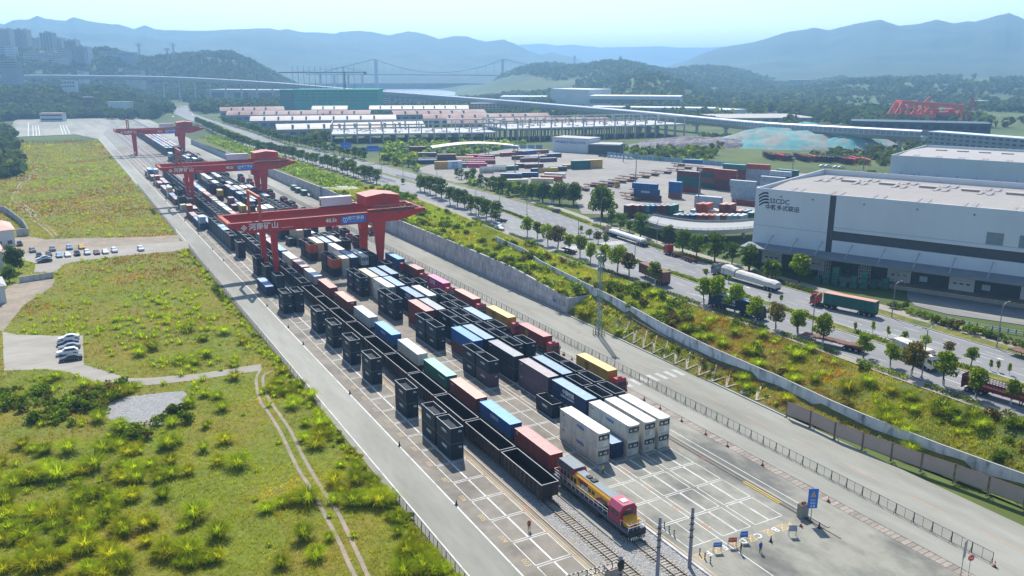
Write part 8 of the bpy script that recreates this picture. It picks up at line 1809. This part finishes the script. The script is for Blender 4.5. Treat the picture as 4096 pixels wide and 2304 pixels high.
for pa, pb, rf, z, dp, lab in [(c2(-360,1118),c2(285,1108),M_rr,14,30,'rust-red roofed shed at the left back'),(c2(560,1104),c2(915,1102),M_rw,15,32,'cream roofed shed behind the rust-red one'),(c2(1140,1101),c2(2140,1096),M_rw,15,36,'long cream shed at the back right'),(c2(-300,1160),c2(610,1152),M_rr,14,30,'long shed with maroon and white roof patches'),(c2(620,1152),c2(1145,1150),M_rr,14,30,'mottled rust shed in the middle'),(c2(1390,1156),c2(2320,1142),M_rr,14,34,'long mottled rust and grey shed'),(c2(-60,1218),c2(1410,1201),M_rm,14,30,'very long pinkish white shed'),(c2(1690,1196),c2(2960,1182),M_rr,14,32,'long maroon shed at the right'),(c2(215,1306),c2(1700,1272),M_rw,13,28,'long pale shed nearest the concrete frame'),(c2(1930,1242),c2(3560,1228),M_rr,13,26,'rust shed behind the concrete frame')]:
 shed(lab, pa, pb, rf, z, dp)
bld('yellow_building', 'yellow ochre five-storey building behind the sheds', 'building', c2(2160, 1142), c2(2960, 1142), 1045*.39752, z=6, dep=16, wall=M_fyel, roof=M_fc, floors=4, bays=22)
bld('office_block', 'white and grey office block with window bands beyond the sheds', 'building', c2(1108, 1060), c2(1335, 1060), 968*.39752, z=6, dep=20, wall=M_fc, roof=M_fc, floors=4, style='band')
bld('parking_structure', 'open grey multi-storey parking structure below the viaduct', 'building', c2(1352, 1055), c2(1745, 1052), 978*.39752, z=6, dep=30, wall=M_fgrey, roof=M_fc, floors=3, bays=8)
bld('grey_warehouse', 'large blue-grey warehouse left of the green netted site', 'warehouse', c1(2075, 1025), c2(225, 1035), 905*.39752, z=6, dep=60, wall=M_fgrey, roof=M_fgrey, floors=1, bays=3, front=120)
nb = bld('netted_building_site', 'unfinished building wrapped in bright green safety netting', 'building', c2(385, 1025), c2(1228, 1015), 905*.39752, z=6, dep=50, wall=M_net, roof=M_net, front=260, D=1200, floors=4, style='band', win=pmat('net_shadow', (.02,.20,.14), .8))
mb = MB(); [mb.box(k*8, k*8+.5, -.6, -.2, -1, 50) for k in range(12)]; mb.build('scaffold_pole', M_fgrey, nb)
bld('netted_building_site', 'dark green netted lower wing of the building site', 'building', c2(245, 1018), c2(378, 1022), 908*.39752, z=6, dep=40, wall=pmat('dark_net', (.03,.17,.15), .8, var=.2), roof=M_net, front=260, D=1200, floors=4, style='band')
# bare concrete frame building: columns, slab, beams
def cframe(label, pa, pb, vslab, vtop, dep):
 A = G(*pa, 6.0); B = G(*pb, 6.0); L, a = frame_at(A, B); hs = HGT(A, vslab); ht = HGT(A, vtop); t = thing('concrete_frame', label, 'building frame', tuple(A), a); ca, sa = math.cos(a), math.sin(a); FOOT.append(np.array([(A[0]+x*ca-y*sa, A[1]+x*sa+y*ca) for x, y in ((-3,-3),(L+3,-3),(L+3,dep+3),(-3,dep+3))]))
 mb = MB(); mb.box(-.5, L+.5, -.5, dep, hs-1.3, hs); mb.build('floor_slab', M_fc, t); nx, ny = max(2, int(L/10)), max(2, int(dep/14)); m1 = MB(); m1.box(-.5,.5,-.5,.5,0,hs-1.3); c1_ = m1.mesh('column', M_fc); m2 = MB(); m2.box(-.45,.45,-.45,.45,hs,ht); c2_ = m2.mesh('column', M_fc); bm = MB()
 for i in range(nx+1):
  for j in range(ny+1):
   put('column', c1_, t, (L*i/nx, dep*j/ny*.98, 0))
   if j in (0, ny) or i in (0, nx) or (i+j) % 3 == 0: put('column', c2_, t, (L*i/nx, dep*j/ny*.98, 0))
 for j in (0, ny): bm.box(0, L, dep*j/ny*.98-.4, dep*j/ny*.98+.4, ht-1, ht)
 for i in (0, nx): bm.box(L*i/nx-.4, L*i/nx+.4, .41, dep*.98-.41, ht-1, ht)
 bm.build('ring_beam', M_fc, t); mb = MB()
 rr = random.Random(3)
 for k in range(60): x, y = rr.uniform(2, L-6), rr.uniform(2, dep-6); mb.box(x, x+rr.uniform(1,4), y, y+rr.uniform(1,4), hs+.01, hs+rr.uniform(.2,.8))
 o = mb.build('building_material', M_rw, t); o['kind'] = 'stuff'
cframe('bare concrete frame of an unfinished building, left half', c2(760,1445), c2(2420,1420), 1350*.39752, 1255*.39752, 60)
cframe('bare concrete frame of an unfinished building, right half', c3(-55,1430), c3(1730,1370), 1295*.39752, 1215*.39752, 60)
# ---- white factory beyond the viaduct
bld('white_factory', 'tall white factory block beyond the viaduct', 'factory', c3(385, 1050), c3(770, 1065), 897*.39752, z=6, dep=60, wall=M_fwhite, roof=PAINT['white'][1])
bld('white_factory', 'long white factory hall with dark window strip beyond the viaduct', 'factory', c3(775, 1080), c3(1690, 1090), 968*.39752, z=6, dep=60, wall=M_fwhite, roof=PAINT['white'][1], floors=1, style='band')
bld('white_factory', 'lower long white hall with dark strip nearest the viaduct', 'factory', c3(780, 1150), c3(2055, 1170), 1080*.39752, z=6, dep=40, wall=M_fwhite, roof=PAINT['white'][1], floors=1, style='band')
bld('white_factory', 'low white hall with pale roof left of the tall block', 'factory', c3(-120, 1030), c3(380, 1032), 975*.39752, z=6, dep=60, wall=M_fwhite, roof=PAINT['white'][1])
bld('white_factory', 'flat roofed white hall right of the long halls', 'factory', c3(2060, 1172), c3(2350, 1160), 1115*.39752, z=6, dep=40, wall=M_fwhite, roof=PAINT['white'][1])
bld('striped_roof_hall', 'low hall with striped pale roof behind the viaduct', 'factory', c3(2130, 1235), C(*A14,500,1230), 1195*.39752, z=6, dep=90, wall=M_fgrey, roof=M_rw, floors=1, bays=10)
for i, (x0, x1, yb, yt, w, fl, lab) in enumerate([(0,290,820,755,M_fbeige,4,'row of grey-beige blocks at the foot of the right mountain'),(620,700,725,618,M_nnavy,8,'left blue-netted twin tower under construction'),(735,815,725,615,M_nnavy,8,'right blue-netted twin tower under construction'),(668,900,790,718,M_fwhite,4,'white block left of the long white row'),(910,1080,800,712,M_fwhite,5,'white stepped block with window rows'),(1085,1560,790,735,M_fwhite,4,'long white row block'),(240,765,890,806,M_nnavy,3,'long low navy-netted block'),(1235,1580,870,775,M_nnavy,3,'second low navy-netted block'),(1630,2015,690,640,M_fwhite,5,'pale hotel-like block with balconies'),(2060,2390,695,676,M_fbeige,2,'beige row at the mountain foot'),(1450,1720,770,745,M_fgrey,2,'low grey shed between fields'),(1730,2120,780,755,M_fgrey,2,'long grey shed between the fields'),(2350,2430,870,815,M_fwhite,3,'small white block near the right edge'),(2435,2576,865,818,M_fgrey,2,'grey shed at the right edge'),(60,190,720,688,M_fgrey,3,'grey building on the plain'),(300,490,720,684,M_fgrey,3,'second grey building on the plain'),(830,945,700,670,M_fwhite,3,'white block behind the twin towers'),(960,1110,700,668,M_fgrey,3,'grey block behind the white stepped one'),(2280,2576,760,720,M_fgrey,2,'big grey hall at the right edge'),(2075,2235,1070,1018,M_fbeige,4,'beige block among trees right of the red crane')]):
 bld('distant_block', lab, 'building', c4(x0, yb), c4(x1, yb), yt*.39752, z=10 if yb < 900 else 6, dep=25, wall=w, roof=M_fc, floors=fl, bays=12, style='band' if i % 2 else 'grid')
for i, (x0, x1, yb, yt, lab) in enumerate([(2040,2120,832,795,'small white school building, left end'),(2125,2360,832,795,'long white school building'),(2350,2385,815,748,'grey stair block beside the white blocks'),(2390,2540,815,748,'white block with grey bands on the right hillside'),(2135,2235,735,705,'white cube building on the hillside'),(2440,2576,735,690,'pale hall on the hillside'),(1265,1350,860,830,'small white shed in the yellow fields'),(805,970,835,808,'concrete frame house row in the valley'),(1010,1150,850,812,'second concrete house row in the valley')]):
 bld('distant_block', lab, 'building', c3(x0, yb), c3(x1, yb), yt*.39752, z=12, dep=22, wall=M_fwhite, roof=M_fc, floors=2, bays=8, style='band')
bld('distant_tower', 'single tower block standing on the ridge in the gap', 'tower block', c3(1080, 640), c3(1105, 640), 572*.39752, D=3300, dep=22, wall=M_fgrey, floors=8, bays=3, style='tower')
bld('distant_tower', 'faint pair of towers left of the single tower', 'tower block', c3(620, 600), c3(642, 600), 562*.39752, D=4200, dep=22, wall=M_fgrey, floors=6, bays=2, style='tower')
# ---- suspension bridge over the river
M_bst = pmat('bridge_steel', (.20,.25,.29), .7)
Db = 2900; ta, tb = AT(*c2(1210,745), Db), AT(*c2(2483,755), Db); t = thing('suspension_bridge', 'suspension bridge with two tall towers over the far river', 'bridge', (ta[0], ta[1], 0)); o0 = np.array([ta[0], ta[1], 0]); zt = AT(*c2(1210,598), Db)[2]
ax = (tb-ta)*np.array([1,1,0]); ax /= np.linalg.norm(ax); nn = np.array([-ax[1], ax[0], 0]); zd = ta[2]; span = float(np.linalg.norm((tb-ta)[:2])); mb = MB()
for s in (0, span):
 for q in (-13, 13): p = ax*s+nn*q; mb.bar((p[0],p[1],-20),(p[0],p[1],zt),6.5)
 for z in (zt-3, zt-45, zd-6): a = ax*s-nn*13; b = ax*s+nn*13; mb.bar((a[0],a[1],z),(b[0],b[1],z),5)
mb.build('bridge_tower', M_bst, t); a, b = ax*(-span*.55), ax*(span*1.5); mb = MB(); mb.bar((a[0],a[1],zd),(b[0],b[1],zd-6),26,4.5); mb.build('deck', M_bst, t); cb, hg = MB(), MB()
for q in (-13, 13):
 pts = []
 for k in range(-14, 45):
  s = span*k/30.0
  z = zd+5+(zt-zd-5)*(2*s/span-1)**2 if 0 <= s <= span else zd+2+(zt-zd)*max(0, 1-abs(s if s < 0 else s-span)/(span*.46))
  pts.append(ax*s+nn*q+np.array([0,0,z]))
 for p, r_ in zip(pts[:-1], pts[1:]): cb.bar(p, r_, 1.9)
 for p in pts[::2]: hg.bar(p, (p[0],p[1],zd), .45)
cb.build('main_cable', M_bst, t); hg.build('hanger', M_bst, t); mb = MB(); [mb.bar((*(ax*(-span*k/9.))[:2],-20),(*(ax*(-span*k/9.))[:2],zd),6) for k in (1,2,3,4)]; mb.build('approach_pier', M_bst, t)
# ---- tower crane, pylons, port crane
def towercrane(px, D, vt, jib, m, label, lean=0.0):
 g = AT(*px, D); H = HGT(g, vt); t = thing('tower_crane', label, 'crane', tuple(g), .2); mb = MB()
 for a in (-1, 1):
  for b in (-1, 1): mb.bar((a*1.1,b*1.1,-5),(a*1.1,b*1.1,H),.45)
 z = 0
 while z < H-3: mb.bar((-1.1,-1.1,z),(1.1,-1.1,z+3),.3); mb.bar((1.1,-1.1,z+3),(1.1,1.1,z),.3); z += 3
 mb.build('mast', m, t); mb = MB(); mb.bar((jib[0],0,H+lean),(jib[1],0,H),.9,1.4); mb.bar((0,0,H),(0,0,H+7),.7); mb.bar((0,0,H+7),(jib[0]*.7,0,H+1+lean),.3); mb.bar((0,0,H+7),(jib[1],0,H+1),.3); mb.box(jib[1]-4,jib[1],-1,1,H-3,H); mb.build('jib', m, t)
towercrane(c2(895, 915), 1250, 728*.39752, (-105, 38), pmat('crane_brown', (.20,.10,.10), .7), 'tower crane standing over the green netted site')
for i, (x, yb, yt, D) in enumerate([(1405,555,437,1900),(1690,595,482,1850),(1750,575,437,1950)]):
 g = AT(*c1(x, yb), D); H = HGT(g, yt*.39752); t = thing('power_pylon', 'steel power pylon on the left ridge, %s from the left' % ordn(i), 'pylon', tuple(g)); mb = MB(); w = H*.09
 for a in (-1, 1):
  for b in (-1, 1): mb.bar((a*w,b*w,-4),(a*.6,b*.6,H),.9)
 for k in range(6): z = H*k/6; f = 1-k/6*.85; mb.bar((-w*f,-w*f,z),(w*f*.86,-w*f*.86,z+H/6),.5); mb.bar((w*f,-w*f,z),(-w*f*.86,-w*f*.86,z+H/6),.5)
 mb.build('lattice', M_fgrey, t); mb = MB()
 for z in (.78, .87, .96): mb.bar((-7,0,H*z),(7,0,H*z),.8)
 mb.build('cross_arm', M_fgrey, t)
g0 = G(*c4(1290, 1240), 6.0); g1 = G(*c4(1945, 1240), 6.0); L, a = frame_at(g0, g1); t = thing('port_crane', 'big orange-red steel crane structure lying beside the station', 'crane', tuple(g0), a-.12); s = L; H = HGT(g0, 1028*.39752); mb = MB()
for x in (.03, .22, .36, .52, .93):
 for y in (0, 22): mb.bar((s*x,y,0),(s*x+(.04*s if x < .3 else 0),y,H*(1-.22*max(0,x-.5))),2.4)
for y in (0, 22): mb.bar((s*.05,y,H),(s*.95,y,H*.80),3,4); mb.bar((-s*.04,y,H*.35),(s*.56,y,H*.36),3,4.5); mb.bar((-s*.04,y,H*.38),(s*.06,y,H),2); mb.bar((s*.18,y,H*.38),(s*.06,y,H),1.6); mb.bar((s*.3,y,H*.95),(s*.2,y,H*.38),1.6); mb.bar((s*.36,y,H*.4),(s*.50,y,H*.9),1.6); mb.bar((s*.86,y,H*.4),(s*.93,y,H*.78),1.4)
mb.bar((s*.06,0,H),(s*.06,22,H),2.5); mb.bar((s*.93,0,H*.8),(s*.93,22,H*.8),2.5); mb.build('frame', pmat('port_crane_red', (.75,.10,.04), .6), t); mb = MB(); mb.box(s*.53,s*.92,1.5,20,H*.36,H*.54); mb.box(s*.54,s*.62,4,14,H*.55,H*.70); mb.box(s*.76,s*.85,4,14,H*.53,H*.68); mb.build('machinery', M_cred, t); mb = MB(); mb.bar((s*.40,10,H*.9),(s*.5,10,H*1.25),1.6); mb.build('boom', M_cred, t)
towercrane(c4(2015, 1200), 940, 1050*.39752, (-3, 16), M_cred, 'red slewing crane right of the big red structure', 9)
# ---- yard buildings, blue fence, heaps beyond the container yard
sb = bld('terminal_office', 'white terminal office with blue lettering at the back of the container yard', 'building', C(*A23,405,72), C(*A23,765,95), (1388)*.39752, z=6, dep=18, wall=M_fwhite, roof=M_fc, floors=0)
text_on(sb, '中新(重庆)多式联运示范基地', 2.1, M_bsign, (15.5,-.1,HGT(G(*C(*A23,405,72),6),1388*.39752)-2.6), (1,0,0), (0,0,1), .02)
bld('terminal_annex', 'dark grey annex beside the white terminal office', 'building', C(*A23,770,98), C(*A23,1080,108), 576+8*.39752, z=6, dep=16, wall=M_whd, roof=M_fc)
M_bfence = pmat('blue_site_fence', (.20,.33,.45), .6, var=.12, rnd=.1)
def panels(label, L, z, H, m, w=4.0, name='site_fence'):
 P = [G(u, v, z) for u, v in L]; t = thing(name, label, 'fence', tuple(P[0]));
 mb = MB(); mb.box(.04, w-.04, -.05, .05, 0, H); mb.box(0,.1,-.1,.1,0,H+.1); pm = mb.mesh('fence_panel', m); k = 0
 for a, b in zip(P[:-1], P[1:]):
  d = b-a; n = max(1, int(np.linalg.norm(d)/w))
  for i in range(n): c_ = a+d*i/n-P[0]; put('fence_panel', pm, t, tuple(c_), math.atan2(d[1], d[0])); k += 1
panels('pale blue sheet fence along the back of the container yard', [C(*A23,960,118),C(*A23,1150,140),C(*A23,1700,188),C(*A23,2110,222),C(*A23,2600,270)], 6.0, 2.8, M_bfence)
panels('pale blue sheet fence before the concrete frame', [C(*A22,1000,75),C(*A22,1700,58),C(*A23,0,45),C(*A23,320,45)], 6.0, 2.8, M_bfence, 5.0)
panels('grey sheet wall along the far stretch of the yard road', [G2 for G2 in (PROJ((36.5,700,0)),PROJ((38.5,580,0)),PROJ((41,470,0)),PROJ((43,430,0)))], 0.0, 4.2, M_bluep, 5.0, 'yard_boundary')
def heap(name, px, wx, wy, h, m, label, seed, z=6.0, kind='stuff'):
 g = G(*px, z); n = 40; xs = np.linspace(-1, 1, n); X, Y = np.meshgrid(xs, xs); r = np.hypot(X, Y); Z = np.clip(1-r**1.6, 0, 1)**.8*h*(1+.45*fbm(X*3, Y*3, seed, 4)); Z = np.maximum(Z, 0)-.3; a = .5
 V = np.stack([(X*wx).ravel(), (Y*wy).ravel(), Z.ravel()], 1); i = np.arange(n-1)[:, None]*n+np.arange(n-1)[None, :]; F = np.stack([i.ravel(), (i+1).ravel(), (i+n+1).ravel(), (i+n).ravel()], 1); FOOT.append(np.array([(g[0]+p*wx, g[1]+q*wy) for p, q in ((-1,-1),(1,-1),(1,1),(-1,1))]))
 return tag(put(name, npmesh(name, V, F, m), None, (g[0], g[1], z), -.48), label, 'heap', kind=kind)
M_teal = pmat('turquoise_dust_net', (.09,.28,.28), .9, var=.25, scale=.15, second=(.26,.26,.23), sscale=.06, samt=.50, stretch=(1,1,.4), bump=.5, bscale=.6)
heap('netted_mound', c4(300, 1449), 75, 52, 15, M_teal, 'big earth mound covered with turquoise dust netting', 5); heap('netted_mound', C(*A24,900,40), 34, 26, 11, M_teal, 'steep right shoulder of the turquoise netted earth', 6)
M_scrap = pmat('dark_rubble', (.13,.115,.13), .95, var=.6, scale=1.2, second=(.25,.22,.22), sscale=.3, bump=1.5, bscale=1.5); heap('rubble_heap', C(*A23,1900,20), 62, 20, 7, M_scrap, 'dark rubble heap behind the container yard', 9); heap('rubble_heap', c3(2060,1440), 30, 16, 5, M_scrap, 'second dark rubble heap further back', 10)
tr = MB()
for k in range(5): tr.bar((0,0,.6+k*.75),(12,0,1.0+k*.75),2.2,.28)
for k in range(6): tr.box(1+k*2,1.2+k*2,-1.15,-1.0,.3,4.6); tr.box(1+k*2,1.2+k*2,1.0,1.15,.3,4.6)
trm = [tr.mesh('trailer_stack', m) for m in (MATS['trailer_maroon'], M_cred, M_chas, pmat('trailer_orange', (.45,.15,.05), .8))]
for i, (x, y, m) in enumerate([(20,150,0),(60,165,2),(100,160,1),(150,170,1),(200,175,0),(250,175,2),(330,165,2),(380,180,0),(420,185,0),(470,180,3),(520,185,0),(570,185,0),(620,190,2),(660,190,2),(700,185,2),(740,185,2),(790,205,0),(830,210,0),(870,210,1),(910,200,1),(1020,215,3)]):
 g = GC(A24, x, y, 6.0); tag(put('trailer_stack', trm[m], None, tuple(g), 1.15), '%s stack of flat trailers behind the warehouse, %s from the left' % (['maroon','bright red','dark grey','orange'][m], ordn(i)), 'trailer stack', 'stacked trailers behind the warehouse')
for i, (x, y, c) in enumerate([(550,230,'white'),(600,232,'white'),(690,240,'white'),(735,243,'white'),(470,170,'skyblue'),(510,172,'white')]): car('sedan', c, '%s car on the grass behind the white warehouse roof, %s from the left' % (c, ordn(i)), tuple(GC(A24, x, y, 6.0))[:2]+(6.02,), 1.2, 'cars behind the warehouse')
g = GC(A22, 1540, 95, 6.0); emit_container(dict(x=g[0], y=g[1], z=6.9, kind='closed', L=LG, H=4.0, key='red', label='large dark red box trailer by the far crossroads', group='trailers by the crossroads', rz=-PI/2-.35, coal=False, texts=(), flip=False), False)
t = thing('canopy', 'arched pale canopy roof at the back of the crowded container block', 'canopy', tuple(GC(A22, 1780, 130, 6.0)), -.3); mb = MB(); L_ = 62
for k in range(10):
 x0, x1 = L_*k/10, L_*(k+1)/10; z0, z1 = 6+2.5*math.sin(PI*k/10), 6+2.5*math.sin(PI*(k+1)/10); mb.hexa([(x0,0,z0),(x1,0,z1),(x1,16,z1),(x0,16,z0),(x0,0,z0+.3),(x1,0,z1+.3),(x1,16,z1+.3),(x0,16,z0+.3)])
mb.build('roof', PAINT['cream'][1], t); mb = MB(); [mb.cyl((x,y,0),(x,y,6),.3,n=6) for x in (1,20,40,61) for y in (1,15)]; mb.build('column', M_fgrey, t)
g = GC(A22, 1930, 250, 6.0); t = thing('gate_hut', 'small white hut with blue lettered sheets by the container block', 'hut', tuple(g), -.3); mb = MB(); mb.box(-8,-.1,0,3,0,4.5); mb.build('wall', PAINT['mustard'][0], t); mb = MB(); mb.box(0,9,0,3,0,4.6); b = mb.build('sign_wall', M_fwhite, t); text_on(b, '诚信', 1.9, M_bsign, (4.5,-.06,3.3), (1,0,0), (0,0,1), .02); text_on(b, '服务', 1.9, M_bsign, (4.5,-.06,1.3), (1,0,0), (0,0,1), .02)
for i, (x, y) in enumerate([(2320,290),(2450,275)]):
 g = GC(A22, x, y, 6.0); t = thing('tank_container', 'white tank container in a frame at the front of the crowded block, %s of two' % ordn(i), 'tank', tuple(g), -.35); mb = MB(); mb.cyl((-3.6,0,1.9),(3.6,0,1.9),1.6,n=12); mb.build('tank', PAINT['white'][0], t); mb = MB()
 for a in (-3.9, 3.9):
  for b in (-1.6, 1.6): mb.bar((a,b,0),(a,b,3.6),.25)
 for b in (-1.6, 1.6): mb.bar((-3.9,b,.2),(3.9,b,.2),.25); mb.bar((-3.9,b,3.5),(3.9,b,3.5),.25)
 mb.build('frame', M_fgrey, t)
# green stillage crates by the warehouse
M_crate = pmat('crate_green', (.035,.13,.10), .7, var=.2, rnd=.15); cr_ = MB(); cr_.box(-.8,.8,-.65,.65,.15,1.55);
for k in range(5): cr_.box(-.75+k*.36,-.65+k*.36,-.7,-.651,.15,1.55)
cr_.box(-.85,.85,-.7,.7,1.551,1.65); cr_.box(-.8,-.6,-.65,.65,0,.15); cr_.box(.6,.8,-.65,.65,0,.15); crm = cr_.mesh('crate', M_crate); ci = 0
for r_, (x0, x1, y0) in enumerate([(500,760,1395),(640,880,1330),(760,1060,1440),(1060,1290,1449),(900,1040,1335)]):
 a, b = GC(A24, x0, y0, 6.03), GC(A24, x1, y0+(x1-x0)*.12, 6.03); n = max(2, int(np.linalg.norm(b-a)/2.0))
 for k in range(n):
  for h_ in range(1+(k*7+r_*3) % 3): p = a+(b-a)*k/n; tag(put('storage_crate', crm, None, (p[0], p[1], 6.03+1.66*h_), -1.2+.05*math.sin(k)), 'green storage crate by the warehouse dock, %s row, %s pile, %s from the ground' % (ordn(r_), ordn(k), ordn(h_)), 'crate', 'green crates stacked before the warehouse'); ci += 1
for i, (x, y) in enumerate([(560,1340),(960,1400),(1330,1440),(1010,1330)]):
 g = GC(A24, x, y, 6.03); t = thing('cage_rack', 'pale tubular cage rack among the green crates, %s of four' % ordn(i), 'rack', tuple(g), -1.2, 'cage racks among the crates'); mb = MB()
 for a in (-1.3, 0, 1.3):
  for b in (-1, 1): mb.bar((a,b,0),(a,b,5),.1)
 for z in (1, 2, 3, 4, 5):
  for b in (-1, 1): mb.bar((-1.3,b,z),(1.3,b,z),.1)
  for a in (-1.3, 1.3): mb.bar((a,-1,z),(a,1,z),.1)
 mb.build('tube_frame', M_lrail, t)
# ---- woods
def keep(x, y):
 k = np.ones(len(x), bool)
 for P in FOOT: k &= ~inpoly(P, x, y)
 rx = (x > rN(y)-4) & (x < rF(y)+5) & (y < 1620); k &= ~rx; k &= ~bare(x, y); k &= ~inpoly(RIVER, x, y); return k
def wood2(n, a0, a1, d0, d1, h0, h1, label, p=1.0, thr=None, m=M_far, nq=12, f=1/90.):
 x, y = polar(n, a0, a1, d0, d1, p); k = keep(x, y) & visible(x, y, 10)
 if thr is not None: k &= fbm(x, y, 81, 4, f) > thr
 k &= ~((x > -40) & (x < 46) & (y < 1060)); x, y = x[k], y[k]; wood('woodland', x, y, RNG.uniform(h0, h1, len(x)), label, nq, .34, m)
wood2(9000, -10, 18, 1240, 2500, 7, 15, 'wooded slopes of the left hill round the high-rises', .9, -.62)
wood2(900, -10, -1.7, 600, 1120, 5, 10, 'bushy trees left of the far parking ground', 1, -.3)
wood2(1800, -9, 13, 1315, 1430, 8, 14, 'dark tree belt right behind the end of the yard')
wood2(3000, 12, 33, 720, 2000, 5, 10, 'trees between the sheds, the viaduct and the river plain', 1, -.02)
wood2(1500, 14, 30, 1800, 3000, 7, 12, 'trees on the river plain', 1, .05)
wood2(5200, 30, 64, 1000, 2600, 7, 14, 'wide forest belt on the right plain', .9, -.18)
wood2(5200, 22, 50, 2200, 3500, 9, 16, 'forest on the hills in the gap', 1, -.45, None or M_far, 9)
wood2(2600, 33, 60, 430, 1000, 3, 6, 'scrub and small trees round the viaduct and station', 1, .02)
wood2(2200, 20, 46, 380, 700, 2, 4.5, 'scrub between the container yard and the viaduct', 1, .0, M_shr)
x = RNG.uniform(46, 66, 700); y = RNG.uniform(310, 700, 700); k = (x < rN(y)-3) & (x > foot(y)+2); x, y = x[k], y[k]
V, F, T = leafcloud(RNG, [np.zeros(3)], [1.0], len(x)*14, .3); V = V.reshape(len(x), 14, 4, 3)*RNG.uniform(1.2, 2.6, len(x))[:, None, None, None]+np.stack([x, y, np.array([float(bankz(a, b)) for a, b in zip(x, y)])+.8], 1)[:, None, None]; me = npmesh('undergrowth', V.reshape(-1, 3), F, M_shr); tint(me, T*1.2); tag(put('undergrowth', me), 'green scrub on the far stretch of the bank beyond the underpass', 'undergrowth', kind='stuff')
# ================================================================== air: one closed box of even haze round camera and scene
mb = MB(); mb.box(-5200, 9800, -420, 9700, -25, 362)
hz_m = bpy.data.materials.new('haze'); hz_m.use_nodes = True; n_ = hz_m.node_tree; n_.nodes.clear(); pv = n_.nodes.new('ShaderNodeVolumePrincipled'); ou = n_.nodes.new('ShaderNodeOutputMaterial')
pv.inputs['Color'].default_value = (.36,.66,1.0,1); pv.inputs['Density'].default_value = .00021; pv.inputs['Anisotropy'].default_value = .3; n_.links.new(pv.outputs[0], ou.inputs['Volume'])
hz_o = mb.build('haze', hz_m); hz_o['kind'] = 'stuff'; hz_o['label'] = 'pale blue haze filling the valley'; hz_o.display_type = 'WIRE'
# ---- alike plants and covers: tell them apart by their order from left to right
byl = {}
for o in COL.objects:
 if o.parent is None and o.get('label') and o.get('category') in ('grass tussock', 'shrub', 'manhole cover'): byl.setdefault(o['label'], []).append(o)
for lab, L in byl.items():
 if len(L) > 1:
  L.sort(key=lambda o: PROJ(o.location)[0])
  for i, o in enumerate(L): o['label'] = lab+', '+ordn(i)+' from left'
